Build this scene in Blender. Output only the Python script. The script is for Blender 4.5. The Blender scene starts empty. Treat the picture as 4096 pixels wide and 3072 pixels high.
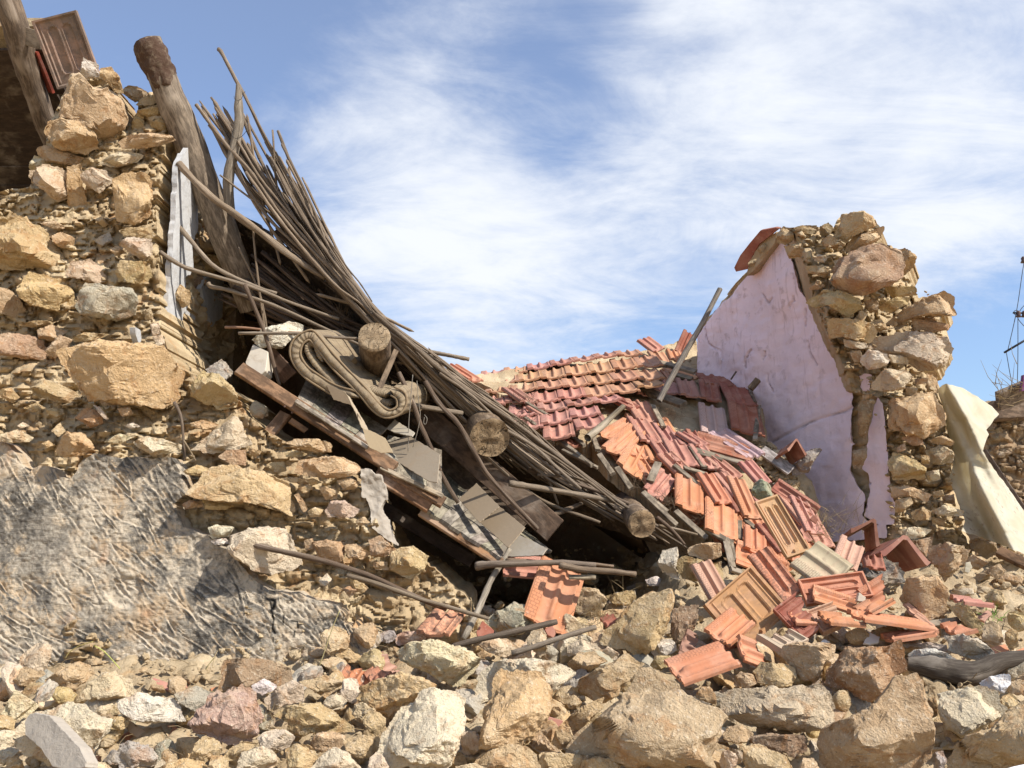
import bpy, bmesh, math, random
import numpy as np
from mathutils import Vector, Matrix

# ------------------------------------------------------------------ camera, sky, sun, exposure
scene = bpy.context.scene
COL = scene.collection
FPX = 853.333
PITCH = math.radians(10.0)
CAMZ = 1.6
cam_data = bpy.data.cameras.new('camera')
cam_data.sensor_width = 36.0
cam_data.lens = 30.0
cam_data.clip_start = 0.05
cam_data.clip_end = 3000
cam = bpy.data.objects.new('camera', cam_data)
cam.location = (0, 0, CAMZ)
cam.rotation_euler = (math.radians(90) + PITCH, 0, 0)
COL.objects.link(cam)
scene.camera = cam

SUN_DIR = Vector((0.66, -0.37, 0.72)).normalized()      # towards the sun
sun_data = bpy.data.lights.new('sun', 'SUN')
sun_data.energy = 5.0
sun_data.angle = math.radians(0.5)
sun_data.color = (1.0, 0.955, 0.885)
sun = bpy.data.objects.new('sun', sun_data)
sun.rotation_euler = SUN_DIR.to_track_quat('Z', 'Y').to_euler()
sun.location = (6, -4, 9)
COL.objects.link(sun)

world = bpy.data.worlds.new('World')
scene.world = world
world.use_nodes = True
SKY_STRENGTH = 0.112

scene.view_settings.view_transform = 'Standard'
scene.view_settings.look = 'None'
scene.view_settings.exposure = 0.45
scene.view_settings.gamma = 1.0
scene.cycles.max_bounces = 6
scene.cycles.diffuse_bounces = 3
scene.cycles.glossy_bounces = 2
scene.cycles.transmission_bounces = 3
scene.cycles.caustics_reflective = False
scene.cycles.caustics_refractive = False


class NG:
    """small helper that writes shader nodes"""
    def __init__(self, tree):
        self.t = tree
        self.n = tree.nodes
        self.l = tree.links
        self.n.clear()

    def add(self, typ, props=None, **ins):
        nd = self.n.new(typ)
        for k, v in (props or {}).items():
            setattr(nd, k, v)
        for k, v in ins.items():
            key = int(k[1:]) if k[0] == 'i' and k[1:].isdigit() else k.replace('_', ' ')
            self.put(nd.inputs[key], v)
        return nd

    def put(self, sock, v):
        if isinstance(v, bpy.types.NodeSocket):
            self.l.new(v, sock)
        elif isinstance(v, bpy.types.Node):
            self.l.new(v.outputs[0], sock)
        else:
            if isinstance(v, (tuple, list)) and len(v) == 3 and sock.type == 'RGBA':
                v = (*v, 1.0)
            sock.default_value = v

    def math(self, op, a, b=0.0, c=0.0, clamp=False):
        nd = self.add('ShaderNodeMath', {'operation': op, 'use_clamp': clamp})
        self.put(nd.inputs[0], a); self.put(nd.inputs[1], b); self.put(nd.inputs[2], c)
        return nd.outputs[0]

    def vmath(self, op, a, b=(0, 0, 0), scale=None):
        nd = self.add('ShaderNodeVectorMath', {'operation': op})
        self.put(nd.inputs[0], a); self.put(nd.inputs[1], b)
        if scale is not None:
            self.put(nd.inputs['Scale'], scale)
        return nd.outputs['Value'] if op in ('DOT_PRODUCT', 'LENGTH', 'DISTANCE') else nd.outputs[0]

    def noise(self, vec, scale, detail=5, rough=0.6, dist=0.0, fac=True):
        nd = self.add('ShaderNodeTexNoise', None, Vector=vec, Scale=scale, Detail=detail, Roughness=rough, Distortion=dist)
        return nd.outputs[0 if fac else 1]

    def ramp(self, x, lo, hi, a=0.0, b=1.0):
        nd = self.add('ShaderNodeMapRange', {'interpolation_type': 'SMOOTHSTEP'})
        self.put(nd.inputs[0], x)
        nd.inputs[1].default_value = lo; nd.inputs[2].default_value = hi
        nd.inputs[3].default_value = a; nd.inputs[4].default_value = b
        return nd.outputs[0]

    def mix(self, f, a, b, mode='MIX'):
        nd = self.add('ShaderNodeMix', {'data_type': 'RGBA', 'blend_type': mode})
        self.put(nd.inputs[0], f); self.put(nd.inputs[6], a); self.put(nd.inputs[7], b)
        return nd.outputs[2]

    def bump(self, h, strength, dist, normal=None):
        nd = self.add('ShaderNodeBump', None, Height=h, Strength=strength, Distance=dist)
        if normal is not None:
            self.put(nd.inputs['Normal'], normal)
        return nd.outputs[0]


def build_world():
    g = NG(world.node_tree)
    sky = g.add('ShaderNodeTexSky', {'sky_type': 'NISHITA', 'sun_disc': False,
                                     'sun_elevation': math.asin(SUN_DIR.z),
                                     'sun_rotation': math.atan2(SUN_DIR.x, SUN_DIR.y),
                                     'altitude': 600.0, 'air_density': 1.15, 'dust_density': 1.3, 'ozone_density': 2.6})
    d = g.add('ShaderNodeTexCoord').outputs['Generated']
    sep = g.add('ShaderNodeSeparateXYZ', None, Vector=d)
    zz = g.math('ADD', g.math('MAXIMUM', sep.outputs[2], 0.0), 0.22)
    q = g.add('ShaderNodeCombineXYZ', None, X=g.math('DIVIDE', sep.outputs[0], zz), Y=g.math('DIVIDE', sep.outputs[1], zz), Z=0.0)
    # wispy sheets, stretched along one drift direction
    mp = g.add('ShaderNodeMapping', None, Vector=q.outputs[0], Rotation=(0, 0, math.radians(-24)), Scale=(0.85, 1.6, 1), Location=(3.3, 1.7, 0))
    wisp = g.noise(mp.outputs[0], 2.6, 7, 0.66, 0.7)
    mp2 = g.add('ShaderNodeMapping', None, Vector=q.outputs[0], Rotation=(0, 0, math.radians(18)), Scale=(1, 1.3, 1), Location=(7.1, 4.2, 2))
    puff = g.noise(mp2.outputs[0], 4.2, 8, 0.62, 0.25)
    broad = g.noise(q.outputs[0], 0.75, 2, 0.5, 0.0)
    dens = g.math('ADD', g.math('MULTIPLY', wisp, 0.62), g.math('MULTIPLY', puff, 0.52))
    dens = g.math('ADD', dens, g.math('MULTIPLY', g.math('SUBTRACT', broad, 0.5), 0.35))

    def blob(px, py, rad, amt):
        nonlocal dens
        c = ray_dir(px, py).normalized()
        dist = g.vmath('DISTANCE', d, tuple(c))
        dens = g.math('ADD', dens, g.ramp(dist, 0.0, rad, amt, 0.0))
    blob(425, 215, 0.25, 0.30)
    blob(330, 100, 0.20, 0.06)
    blob(540, 290, 0.20, 0.13)
    blob(850, 70, 0.40, 0.23)
    blob(700, 150, 0.22, 0.08)
    blob(985, 225, 0.17, 0.17)
    blob(150, 70, 0.28, -0.17)
    blob(545, 70, 0.15, -0.14)
    blob(570, 170, 0.12, -0.08)
    blob(990, 370, 0.20, -0.20)
    blob(700, 260, 0.15, -0.05)
    blob(300, 30, 0.18, -0.05)
    cloud = g.ramp(dens, 0.44, 0.98)
    cloud = g.math('ADD', g.math('MULTIPLY', cloud, 0.84), 0.16)
    tint = g.mix(1.0, sky.outputs[0], (0.80, 0.98, 1.20, 1), 'MULTIPLY')
    col = g.mix(cloud, tint, (6.2, 6.45, 6.9, 1))
    bg = g.add('ShaderNodeBackground', None, Color=col, Strength=SKY_STRENGTH)
    out = g.add('ShaderNodeOutputWorld')
    g.l.new(bg.outputs[0], out.inputs[0])


# ------------------------------------------------------------------ picture point -> place in the world
FWD = Vector((0, math.cos(PITCH), math.sin(PITCH)))
UPV = Vector((0, -math.sin(PITCH), math.cos(PITCH)))
CAM = Vector((0, 0, CAMZ))


def ray_dir(px, py):
    return FWD + Vector((1, 0, 0)) * ((px - 512) / FPX) + UPV * ((384 - py) / FPX)


def at(px, py, Y):
    d = ray_dir(px, py)
    return CAM + d * (Y / d.y)


def at_np(px, py, Y):
    a = (px - 512) / FPX
    b = (384 - py) / FPX
    dx = a
    dy = FWD.y + UPV.y * b
    dz = FWD.z + UPV.z * b
    t = Y / dy
    return np.stack([dx * t, dy * t, CAMZ + dz * t], -1)


def on_plane_np(px, py, o, n):
    a = (px - 512) / FPX
    b = (384 - py) / FPX
    D = np.stack([a + 0 * b, FWD.y + UPV.y * b + 0 * a, FWD.z + UPV.z * b + 0 * a], -1)
    o = np.array(o) - np.array(CAM)
    n = np.array(n)
    t = (o @ n) / (D @ n)
    return np.array(CAM) + D * t[..., None]


CROPS = {'A': (0, 0, 1.8436), 'B': (0, 800, 1.8436), 'C': (0, 1600, 1.8436), 'D': (0, 2300, 2.0109),
         'E': (600, 100, 1.6591), 'F': (900, 1100, 1.8436), 'G': (1000, 1900, 1.8436), 'H': (1000, 2500, 2.0109),
         'I': (1700, 1200, 1.8436), 'J': (2500, 1200, 1.843), 'K': (2900, 800, 1.8437), 'L': (3000, 1500, 1.8431),
         'M': (1900, 2000, 2.074), 'N': (2600, 2000, 2.0109), 'O': (2000, 2500, 2.0109), 'Q': (3000, 2300, 2.0182),
         'W': (0, 0, 0.54004), 'R': (2250, 1600, 3.687), 'S': (2700, 1450, 3.687), 'T': (2500, 1900, 2.765), 'X': (0, 0, 1.0), 'P': (0, 0, 0.25)}


def pts(s):
    """'K 10,20 30,40' -> list of picture points on the 1024 px frame"""
    k, *r = s.split()
    x0, y0, sc = CROPS[k]
    o = []
    for w in r:
        x, y = w.split(',')
        o.append(((float(x) / sc + x0) / 4.0, (float(y) / sc + y0) / 4.0))
    return o


# ------------------------------------------------------------------ noise
def _hash(ix, iy, iz, seed):
    h = (ix.astype(np.uint32) * np.uint32(374761393) + iy.astype(np.uint32) * np.uint32(668265263)
         + iz.astype(np.uint32) * np.uint32(2147483647) + np.uint32((seed * 974634777 + 12345) & 0xffffffff))
    h = (h ^ (h >> np.uint32(13))) * np.uint32(1274126177)
    h = h ^ (h >> np.uint32(16))
    h = h * np.uint32(2246822519)
    h = h ^ (h >> np.uint32(15))
    return h.astype(np.float64) / 4294967295.0


def vnoise(P, freq, seed=0):
    """smooth 3D value noise in -1..1"""
    Q = P * freq + 1000.0
    I = np.floor(Q).astype(np.int64)
    f = Q - I
    f = f * f * f * (f * (f * 6 - 15) + 10)
    r = np.zeros(len(P))
    for dx in (0, 1):
        for dy in (0, 1):
            for dz in (0, 1):
                w = (f[:, 0] if dx else 1 - f[:, 0]) * (f[:, 1] if dy else 1 - f[:, 1]) * (f[:, 2] if dz else 1 - f[:, 2])
                r += w * _hash(I[:, 0] + dx, I[:, 1] + dy, I[:, 2] + dz, seed)
    return r * 2 - 1


def fbm(P, freq, octs=4, seed=0, gain=0.5):
    a, s, t = 1.0, np.zeros(len(P)), 0.0
    for i in range(octs):
        s += a * vnoise(P, freq, seed + i * 17)
        t += a
        a *= gain
        freq *= 2.03
    return s / t


def worley(U, cell, seed=0):
    """2D cells: returns F1, F2-F1 and a random value per cell"""
    Q = U / cell + 500.0
    I = np.floor(Q).astype(np.int64)
    f1 = np.full(len(U), 9.0)
    f2 = np.full(len(U), 9.0)
    rid = np.zeros(len(U))
    z = np.zeros(len(U), np.int64)
    for dx in (-1, 0, 1):
        for dy in (-1, 0, 1):
            cx = I[:, 0] + dx
            cy = I[:, 1] + dy
            jx = _hash(cx, cy, z + 3, seed)
            jy = _hash(cx, cy, z + 7, seed)
            dd = np.hypot(cx + jx - Q[:, 0], cy + jy - Q[:, 1])
            m = dd < f1
            f2 = np.where(m, f1, np.minimum(f2, dd))
            rid = np.where(m, _hash(cx, cy, z + 11, seed), rid)
            f1 = np.where(m, dd, f1)
    return f1, f2 - f1, rid


def lumps(U, cell, seed=0):
    """height of a surface of packed angular clods and stones, about 0..1, each tilted its own way, cracks between them"""
    Q = U / cell + 500.0
    I = np.floor(Q).astype(np.int64)
    n = len(U)
    f1 = np.full(n, 9.0); f2 = np.full(n, 9.0)
    rid = np.zeros(n); ox = np.zeros(n); oy = np.zeros(n)
    z = np.zeros(n, np.int64)
    for dx in (-1, 0, 1):
        for dy in (-1, 0, 1):
            cx = I[:, 0] + dx
            cy = I[:, 1] + dy
            ax = cx + _hash(cx, cy, z + 3, seed) - Q[:, 0]
            ay = cy + _hash(cx, cy, z + 7, seed) - Q[:, 1]
            dd = np.maximum(np.abs(ax), np.abs(ay)) * 0.5 + np.hypot(ax, ay) * 0.5
            m = dd < f1
            f2 = np.where(m, f1, np.minimum(f2, dd))
            rid = np.where(m, _hash(cx, cy, z + 11, seed), rid)
            ox = np.where(m, ax, ox); oy = np.where(m, ay, oy)
            f1 = np.where(m, dd, f1)
    e = np.clip((f2 - f1) * 3.6, 0, 1)
    a = rid * 43.98
    tilt = (ox * np.cos(a) + oy * np.sin(a)) * 0.85
    return e ** 0.7 * np.clip(0.22 + 0.62 * rid + tilt, 0, 1.2)


# ------------------------------------------------------------------ mesh helpers
def mesh_from(name, V, F, smooth=True, uv=None):
    """V (n,3) array; F array of tris or quads, or list of index lists"""
    me = bpy.data.meshes.new(name)
    V = np.asarray(V, dtype=np.float32)
    if isinstance(F, np.ndarray):
        n, k = F.shape
        me.vertices.add(len(V))
        me.vertices.foreach_set('co', V.ravel())
        me.loops.add(n * k)
        me.loops.foreach_set('vertex_index', F.astype(np.int32).ravel())
        me.polygons.add(n)
        me.polygons.foreach_set('loop_start', np.arange(0, n * k, k, dtype=np.int32))
        me.update(calc_edges=True)
    else:
        me.from_pydata(V.tolist(), [], F)
    me.validate()
    if uv is not None:
        lay = me.uv_layers.new(name='uv')
        li = np.empty(len(me.loops), np.int32)
        me.loops.foreach_get('vertex_index', li)
        lay.data.foreach_set('uv', np.asarray(uv, np.float32)[li].ravel())
    me.polygons.foreach_set('use_smooth', np.full(len(me.polygons), smooth))
    me.update()
    return me


def obj(name, me, mat=None, parent=None, loc=None, color=None):
    o = bpy.data.objects.new(name, me)
    COL.objects.link(o)
    if mat is not None and me is not None and len(me.materials) == 0:
        me.materials.append(mat)
    if loc is not None:
        o.location = loc
    if parent is not None:
        o.parent = parent
    if color is not None:
        o.color = (*color, 1.0)
    return o


LABELS = {}


def tag(o, label, cat, group=None):
    o['label'] = label
    o['category'] = cat
    o['kind'] = 'thing'
    if group:
        o['group'] = group
    return o


def struct(o):
    o['kind'] = 'structure'
    return o


def stuff(o):
    o['kind'] = 'stuff'
    return o


def empty(name, loc=(0, 0, 0)):
    o = bpy.data.objects.new(name, None)
    o.empty_display_size = 0.1
    COL.objects.link(o)
    o.location = loc
    return o


_ico = {}


def ico(k):
    if k not in _ico:
        bm = bmesh.new()
        bmesh.ops.create_icosphere(bm, subdivisions=k, radius=1.0)
        V = np.array([v.co[:] for v in bm.verts])
        F = np.array([[v.index for v in f.verts] for f in bm.faces])
        bm.free()
        V /= np.linalg.norm(V, axis=1)[:, None]
        _ico[k] = (V, F)
    return _ico[k]


def facet(V, rng, count, zmin=0.25, lo=0.55, hi=0.86):
    """break corners off: flatten everything beyond random planes"""
    for _ in range(count):
        n = rng.normal(size=3)
        n[2] = abs(n[2]) + zmin
        n /= np.linalg.norm(n)
        d = V @ n
        h = d.max() * rng.uniform(lo, hi)
        m = d > h
        V[m] -= ((d[m] - h) * 0.94)[:, None] * n
    return V


def facet_front(V, rng, count, th):
    """break flat faces into the front and back of a stone without touching its outline"""
    for k in range(count):
        n = rng.normal(size=3)
        n[:2] *= 0.95
        n[2] = abs(n[2]) + 0.5
        n /= np.linalg.norm(n)
        if k % 3 == 2:
            n[2] = -n[2]
        d = V @ n
        h = d.max() * rng.uniform(0.45, 0.84)
        lim = (h - V[:, 0] * n[0] - V[:, 1] * n[1]) / n[2]
        if n[2] > 0:
            m = V[:, 2] > lim
            V[m, 2] = np.maximum(lim[m], -0.07 * th) * 0.97 + V[m, 2] * 0.03
        else:
            m = V[:, 2] < lim
            V[m, 2] = np.minimum(lim[m], 0.07 * th) * 0.97 + V[m, 2] * 0.03
    return V


def poly_radius(poly, phi):
    """distance from the origin to the outline in direction phi"""
    n = len(poly)
    r = np.zeros(len(phi))
    c, s = np.cos(phi), np.sin(phi)
    for i in range(n):
        ax, ay = poly[i]
        bx, by = poly[(i + 1) % n]
        ex, ey = bx - ax, by - ay
        den = c * ey - s * ex
        den = np.where(np.abs(den) < 1e-9, 1e-9, den)
        t = (ax * ey - ay * ex) / den
        u = (ax * s - ay * c) / den
        ok = (t > 0) & (u >= -1e-6) & (u <= 1 + 1e-6)
        r = np.where(ok & (t > r), t, r)
    return np.maximum(r, 1e-3)


def grow(poly, f):
    cx = sum(p[0] for p in poly) / len(poly); cy = sum(p[1] for p in poly) / len(poly)
    return [(cx + (x - cx) * f, cy + (y - cy) * f) for x, y in poly]


def stone_mesh(name, poly_px, Y, thick=0.8, seed=0, rough=1.0, facets=9, flat=0.0):
    """a broken stone whose outline seen from the front is poly_px; returns mesh, centre and size"""
    rng = np.random.default_rng(seed + 77)
    W = [at(x, y, Y) for x, y in poly_px]
    xs = [p[0] for p in poly_px]; ys = [p[1] for p in poly_px]
    # area centroid in picture space
    A = cx = cy = 0.0
    for i in range(len(poly_px)):
        x0, y0 = poly_px[i]; x1, y1 = poly_px[(i + 1) % len(poly_px)]
        k = x0 * y1 - x1 * y0
        A += k; cx += (x0 + x1) * k; cy += (y0 + y1) * k
    if abs(A) < 1e-6:
        cx, cy = sum(xs) / len(xs), sum(ys) / len(ys)
    else:
        cx /= 3 * A; cy /= 3 * A
    c = at(cx, cy, Y)
    nz = (CAM - c).normalized()
    rx = Vector((0, 0, 1)).cross(nz).normalized()
    uy = nz.cross(rx)
    P2 = [((w - c).dot(rx), (w - c).dot(uy)) for w in W]
    wpx = max(max(xs) - min(xs), max(ys) - min(ys))
    ext = [max(p[0] for p in P2) - min(p[0] for p in P2), max(p[1] for p in P2) - min(p[1] for p in P2)]
    size = (ext[0] * ext[1]) ** 0.5
    lev = 6 if wpx > 78 else (5 if wpx > 27 else 4)
    D, F = ico(lev)
    phi = np.arctan2(D[:, 1], D[:, 0])
    rho = np.hypot(D[:, 0], D[:, 1])
    R = poly_radius(P2, phi)
    a = rho ** 0.40
    th = thick * min(ext[0], ext[1]) * 0.75
    V = np.stack([np.cos(phi) * R * a, np.sin(phi) * R * a, np.sign(D[:, 2]) * np.abs(D[:, 2]) ** 0.75 * th], -1)
    V = facet_front(V, rng, facets, th)
    off = rng.uniform(0, 50, 3)
    nrm = V / (np.linalg.norm(V, axis=1)[:, None] + 1e-9)
    S = V / size + off
    k = size * rough
    ridge = 1 - np.abs(vnoise(S, 3.1, seed + 5))
    disp = (0.022 * vnoise(S, 2.2, seed) + 0.028 * vnoise(S, 5.1, seed + 1) + 0.034 * (ridge - 0.6)
            + 0.026 * vnoise(S, 11.0, seed + 2) + 0.016 * vnoise(S, 24, seed + 3) + 0.010 * vnoise(S, 46, seed + 4)) * k
    # hollows bitten out of the surface
    pit = np.clip(vnoise(S, 6.3, seed + 9) - 0.35, 0, 1)
    disp -= pit * 0.10 * k
    V = V + nrm * disp[:, None]
    # the outline keeps the size it has in the picture
    for ax in (0, 1):
        lo, hi = V[:, ax].min(), V[:, ax].max()
        plo, phi_ = min(p[ax] for p in P2), max(p[ax] for p in P2)
        V[:, ax] = plo + (V[:, ax] - lo) * (phi_ - plo) / (hi - lo)
    B = np.array([rx[:], uy[:], nz[:]])
    V = V @ B
    me = mesh_from(name, V, F)
    me.set_sharp_from_angle(angle=math.radians(33))
    return me, c, size


def tube_mesh(name, P, R, sides=8, cap=True, tip=0.15, seed=0, wob=0.0):
    """tapered round bar along the points P with radii R; ends capped with a slightly broken face"""
    P = [Vector(p) for p in P]
    n = len(P)
    rng = random.Random(seed)
    t0 = (P[1] - P[0]).normalized()
    ref = Vector((0, 0, 1)) if abs(t0.z) < 0.9 else Vector((1, 0, 0))
    nx = t0.cross(ref).normalized()
    V, F, UV = [], [], []
    s = 0.0
    for i in range(n):
        if i == 0:
            t = t0
        elif i == n - 1:
            t = (P[i] - P[i - 1]).normalized()
        else:
            t = (P[i + 1] - P[i - 1]).normalized()
        nx = (nx - t * nx.dot(t)).normalized()
        ny = t.cross(nx)
        if i:
            s += (P[i] - P[i - 1]).length
        for k in range(sides):
            a = 2 * math.pi * k / sides
            r = R[i] * (1 + wob * rng.uniform(-1, 1))
            V.append(P[i] + nx * (math.cos(a) * r) + ny * (math.sin(a) * r))
            UV.append((k / sides, s))
    for i in range(n - 1):
        for k in range(sides):
            a = i * sides + k
            b = i * sides + (k + 1) % sides
            F.append((a, b, b + sides, a + sides))
    if cap:
        for i, sg in ((0, -1), (n - 1, 1)):
            c = len(V)
            V.append(P[i] + (P[i] - P[i - sg]).normalized() * R[i] * max(tip, 0.15) + nx * R[i] * (0.6 if tip > 0.5 else 0))
            UV.append((0.5, s * (i > 0)))
            for k in range(sides):
                a = i * sides + k
                b = i * sides + (k + 1) % sides
                F.append((b, a, c) if sg < 0 else (a, b, c))
    return mesh_from(name, np.array([v[:] for v in V]), F, True, UV)


def curve_pts(P, n):
    """Catmull-Rom resampling of a list of points"""
    P = [np.array(p, float) for p in P]
    P = [2 * P[0] - P[1]] + P + [2 * P[-1] - P[-2]]
    m = len(P) - 3
    out = []
    for i in range(n):
        u = i / (n - 1) * m
        k = min(int(u), m - 1)
        t = u - k
        p0, p1, p2, p3 = P[k:k + 4]
        out.append(0.5 * ((2 * p1) + (-p0 + p2) * t + (2 * p0 - 5 * p1 + 4 * p2 - p3) * t * t + (-p0 + 3 * p1 - 3 * p2 + p3) * t ** 3))
    return out


def box_mesh(name, L, W, T, bev=0.004, seed=0, warp=0.0, segs=6):
    """a plank: length L along x, width W along y, thickness T along z, worn edges and a slight warp"""
    rng = random.Random(seed)
    prof = [(-W / 2 + bev, -T / 2), (W / 2 - bev, -T / 2), (W / 2, -T / 2 + bev), (W / 2, T / 2 - bev),
            (W / 2 - bev, T / 2), (-W / 2 + bev, T / 2), (-W / 2, T / 2 - bev), (-W / 2, -T / 2 + bev)]
    V, F, UV = [], [], []
    for i in range(segs + 1):
        x = L * (i / segs - 0.5)
        wz = warp * math.sin(i / segs * math.pi) + rng.uniform(-1, 1) * T * 0.03
        e = rng.uniform(-1, 1) * W * 0.01
        for (y, z) in prof:
            jx = rng.uniform(-1, 1) * 0.004 if i in (0, segs) else 0
            V.append((x + jx, y + e, z + wz))
            UV.append((y, x))
    for i in range(segs):
        for k in range(8):
            a = i * 8 + k
            b = i * 8 + (k + 1) % 8
            F.append((a, a + 8, b + 8, b))
    F.append(tuple(range(8)))
    F.append(tuple(segs * 8 + k for k in reversed(range(8))))
    return mesh_from(name, np.array(V), F, False, UV)


def frame_matrix(o, u, n):
    """matrix with x along u and z close to n"""
    u = Vector(u).normalized()
    n = Vector(n)
    n = (n - u * n.dot(u)).normalized()
    v = n.cross(u)
    m = Matrix((u, v, n)).transposed().to_4x4()
    m.translation = Vector(o)
    return m


def plank(name, a, b, W, T, normal, mat, parent=None, color=None, seed=0, warp=0.0):
    """a board from point a to point b, its broad face along normal"""
    a, b = Vector(a), Vector(b)
    me = box_mesh(name, (b - a).length, W, T, min(W, T) * 0.12, seed, warp)
    me.materials.append(mat)
    o = obj(name, me, None, None, None, color)
    m = frame_matrix((a + b) / 2, b - a, normal)
    o.matrix_world = m
    if parent is not None:
        o.parent = parent
        o.matrix_parent_inverse = Matrix.Translation(parent.location).inverted()
    return o


def hit_any(polys, x, y):
    """is the picture point inside one of the outlines"""
    for poly in polys:
        r = False
        n = len(poly)
        j = n - 1
        for i in range(n):
            yi, yj = poly[i][1], poly[j][1]
            if (yi > y) != (yj > y) and x < (poly[j][0] - poly[i][0]) * (y - yi) / (yj - yi) + poly[i][0]:
                r = not r
            j = i
        if r:
            return True
    return False


def inside(poly, X, Y):
    r = np.zeros(X.shape, bool)
    n = len(poly)
    for i in range(n):
        x0, y0 = poly[i]; x1, y1 = poly[(i + 1) % n]
        if y0 == y1:
            continue
        m = ((y0 > Y) != (y1 > Y)) & (X < (x1 - x0) * (Y - y0) / (y1 - y0) + x0)
        r ^= m
    return r


def ragged(poly, step, amp, seed):
    """breaks the straight edges of an outline into a ragged line"""
    rng = np.random.default_rng(seed)
    o = []
    n = len(poly)
    for i in range(n):
        a = np.array(poly[i]); b = np.array(poly[(i + 1) % n])
        k = max(1, int(np.hypot(*(b - a)) / step))
        for j in range(k):
            p = a + (b - a) * j / k
            o.append(tuple(p + rng.uniform(-1, 1, 2) * amp))
    return o


def sheet_mesh(name, poly, res, front, back=None, attr=None, attr2=None, open_back=False):
    """solid slab whose outline in the picture is poly; front/back map picture points to the world"""
    xs = [p[0] for p in poly]; ys = [p[1] for p in poly]
    gx = np.arange(min(xs) - res, max(xs) + res * 2, res)
    gy = np.arange(min(ys) - res, max(ys) + res * 2, res)
    X, Yg = np.meshgrid(gx, gy)
    ins = inside(poly, X, Yg)
    cx = (X[:-1, :-1] + X[1:, 1:]) / 2
    cy = (Yg[:-1, :-1] + Yg[1:, 1:]) / 2
    cell = inside(poly, cx, cy)
    ny, nx = X.shape
    use = np.zeros((ny, nx), bool)
    use[:-1, :-1] |= cell; use[1:, :-1] |= cell; use[:-1, 1:] |= cell; use[1:, 1:] |= cell
    x = X[use].copy(); y = Yg[use].copy()
    idx = -np.ones((ny, nx), int)
    idx[use] = np.arange(use.sum())
    # rim points slide onto the outline
    cnt = np.zeros((ny, nx), int)
    cnt[:-1, :-1] += cell; cnt[1:, :-1] += cell; cnt[:-1, 1:] += cell; cnt[1:, 1:] += cell
    rim = (cnt[use] < 4)
    bx = x[rim].copy(); by = y[rim].copy()
    best = np.full(len(bx), 1e9); qx = bx.copy(); qy = by.copy()
    for i in range(len(poly)):
        x0, y0 = poly[i]; x1, y1 = poly[(i + 1) % len(poly)]
        ex, ey = x1 - x0, y1 - y0
        l2 = ex * ex + ey * ey + 1e-12
        t = np.clip(((bx - x0) * ex + (by - y0) * ey) / l2, 0, 1)
        px, py = x0 + t * ex, y0 + t * ey
        d = np.hypot(px - bx, py - by)
        m = d < best
        best = np.where(m, d, best); qx = np.where(m, px, qx); qy = np.where(m, py, qy)
    ok = best < res * 1.2
    x[rim] = np.where(ok, qx, bx); y[rim] = np.where(ok, qy, by)
    V = front(x, y)
    r, c = np.nonzero(cell)
    a, b, d, e = idx[r, c], idx[r, c + 1], idx[r + 1, c + 1], idx[r + 1, c]
    F = np.stack([a, e, d, b], -1)
    nv = len(V)
    if back is not None:
        VB = back(x, y, V)
        V = np.concatenate([V, VB])
        FB = np.stack([a, b, d, e], -1) + nv
        # rim walls
        cp = np.pad(cell, 1)
        W = []
        up = cell & ~cp[:-2, 1:-1]; r, c = np.nonzero(up); W.append(np.stack([idx[r, c], idx[r, c + 1], idx[r, c + 1] + nv, idx[r, c] + nv], -1))
        dn = cell & ~cp[2:, 1:-1]; r, c = np.nonzero(dn); W.append(np.stack([idx[r + 1, c + 1], idx[r + 1, c], idx[r + 1, c] + nv, idx[r + 1, c + 1] + nv], -1))
        lf = cell & ~cp[1:-1, :-2]; r, c = np.nonzero(lf); W.append(np.stack([idx[r + 1, c], idx[r, c], idx[r, c] + nv, idx[r + 1, c] + nv], -1))
        rt = cell & ~cp[1:-1, 2:]; r, c = np.nonzero(rt); W.append(np.stack([idx[r, c + 1], idx[r + 1, c + 1], idx[r + 1, c + 1] + nv, idx[r, c + 1] + nv], -1))
        F = np.concatenate([F] + ([] if open_back else [FB]) + W)
    me = mesh_from(name, V, F)
    if back is not None:
        me.set_sharp_from_angle(angle=math.radians(48))
    if attr is not None:
        vals = attr(x, y, V[:nv])
        if back is not None:
            vals = np.concatenate([vals, vals * 0])
        at_ = me.attributes.new('stain', 'FLOAT', 'POINT')
        at_.data.foreach_set('value', vals.astype(np.float32))
    if attr2 is not None:
        vals = attr2()
        if back is not None:
            vals = np.concatenate([vals, vals * 0])
        at_ = me.attributes.new('crust', 'FLOAT', 'POINT')
        at_.data.foreach_set('value', vals.astype(np.float32))
    return me


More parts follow.
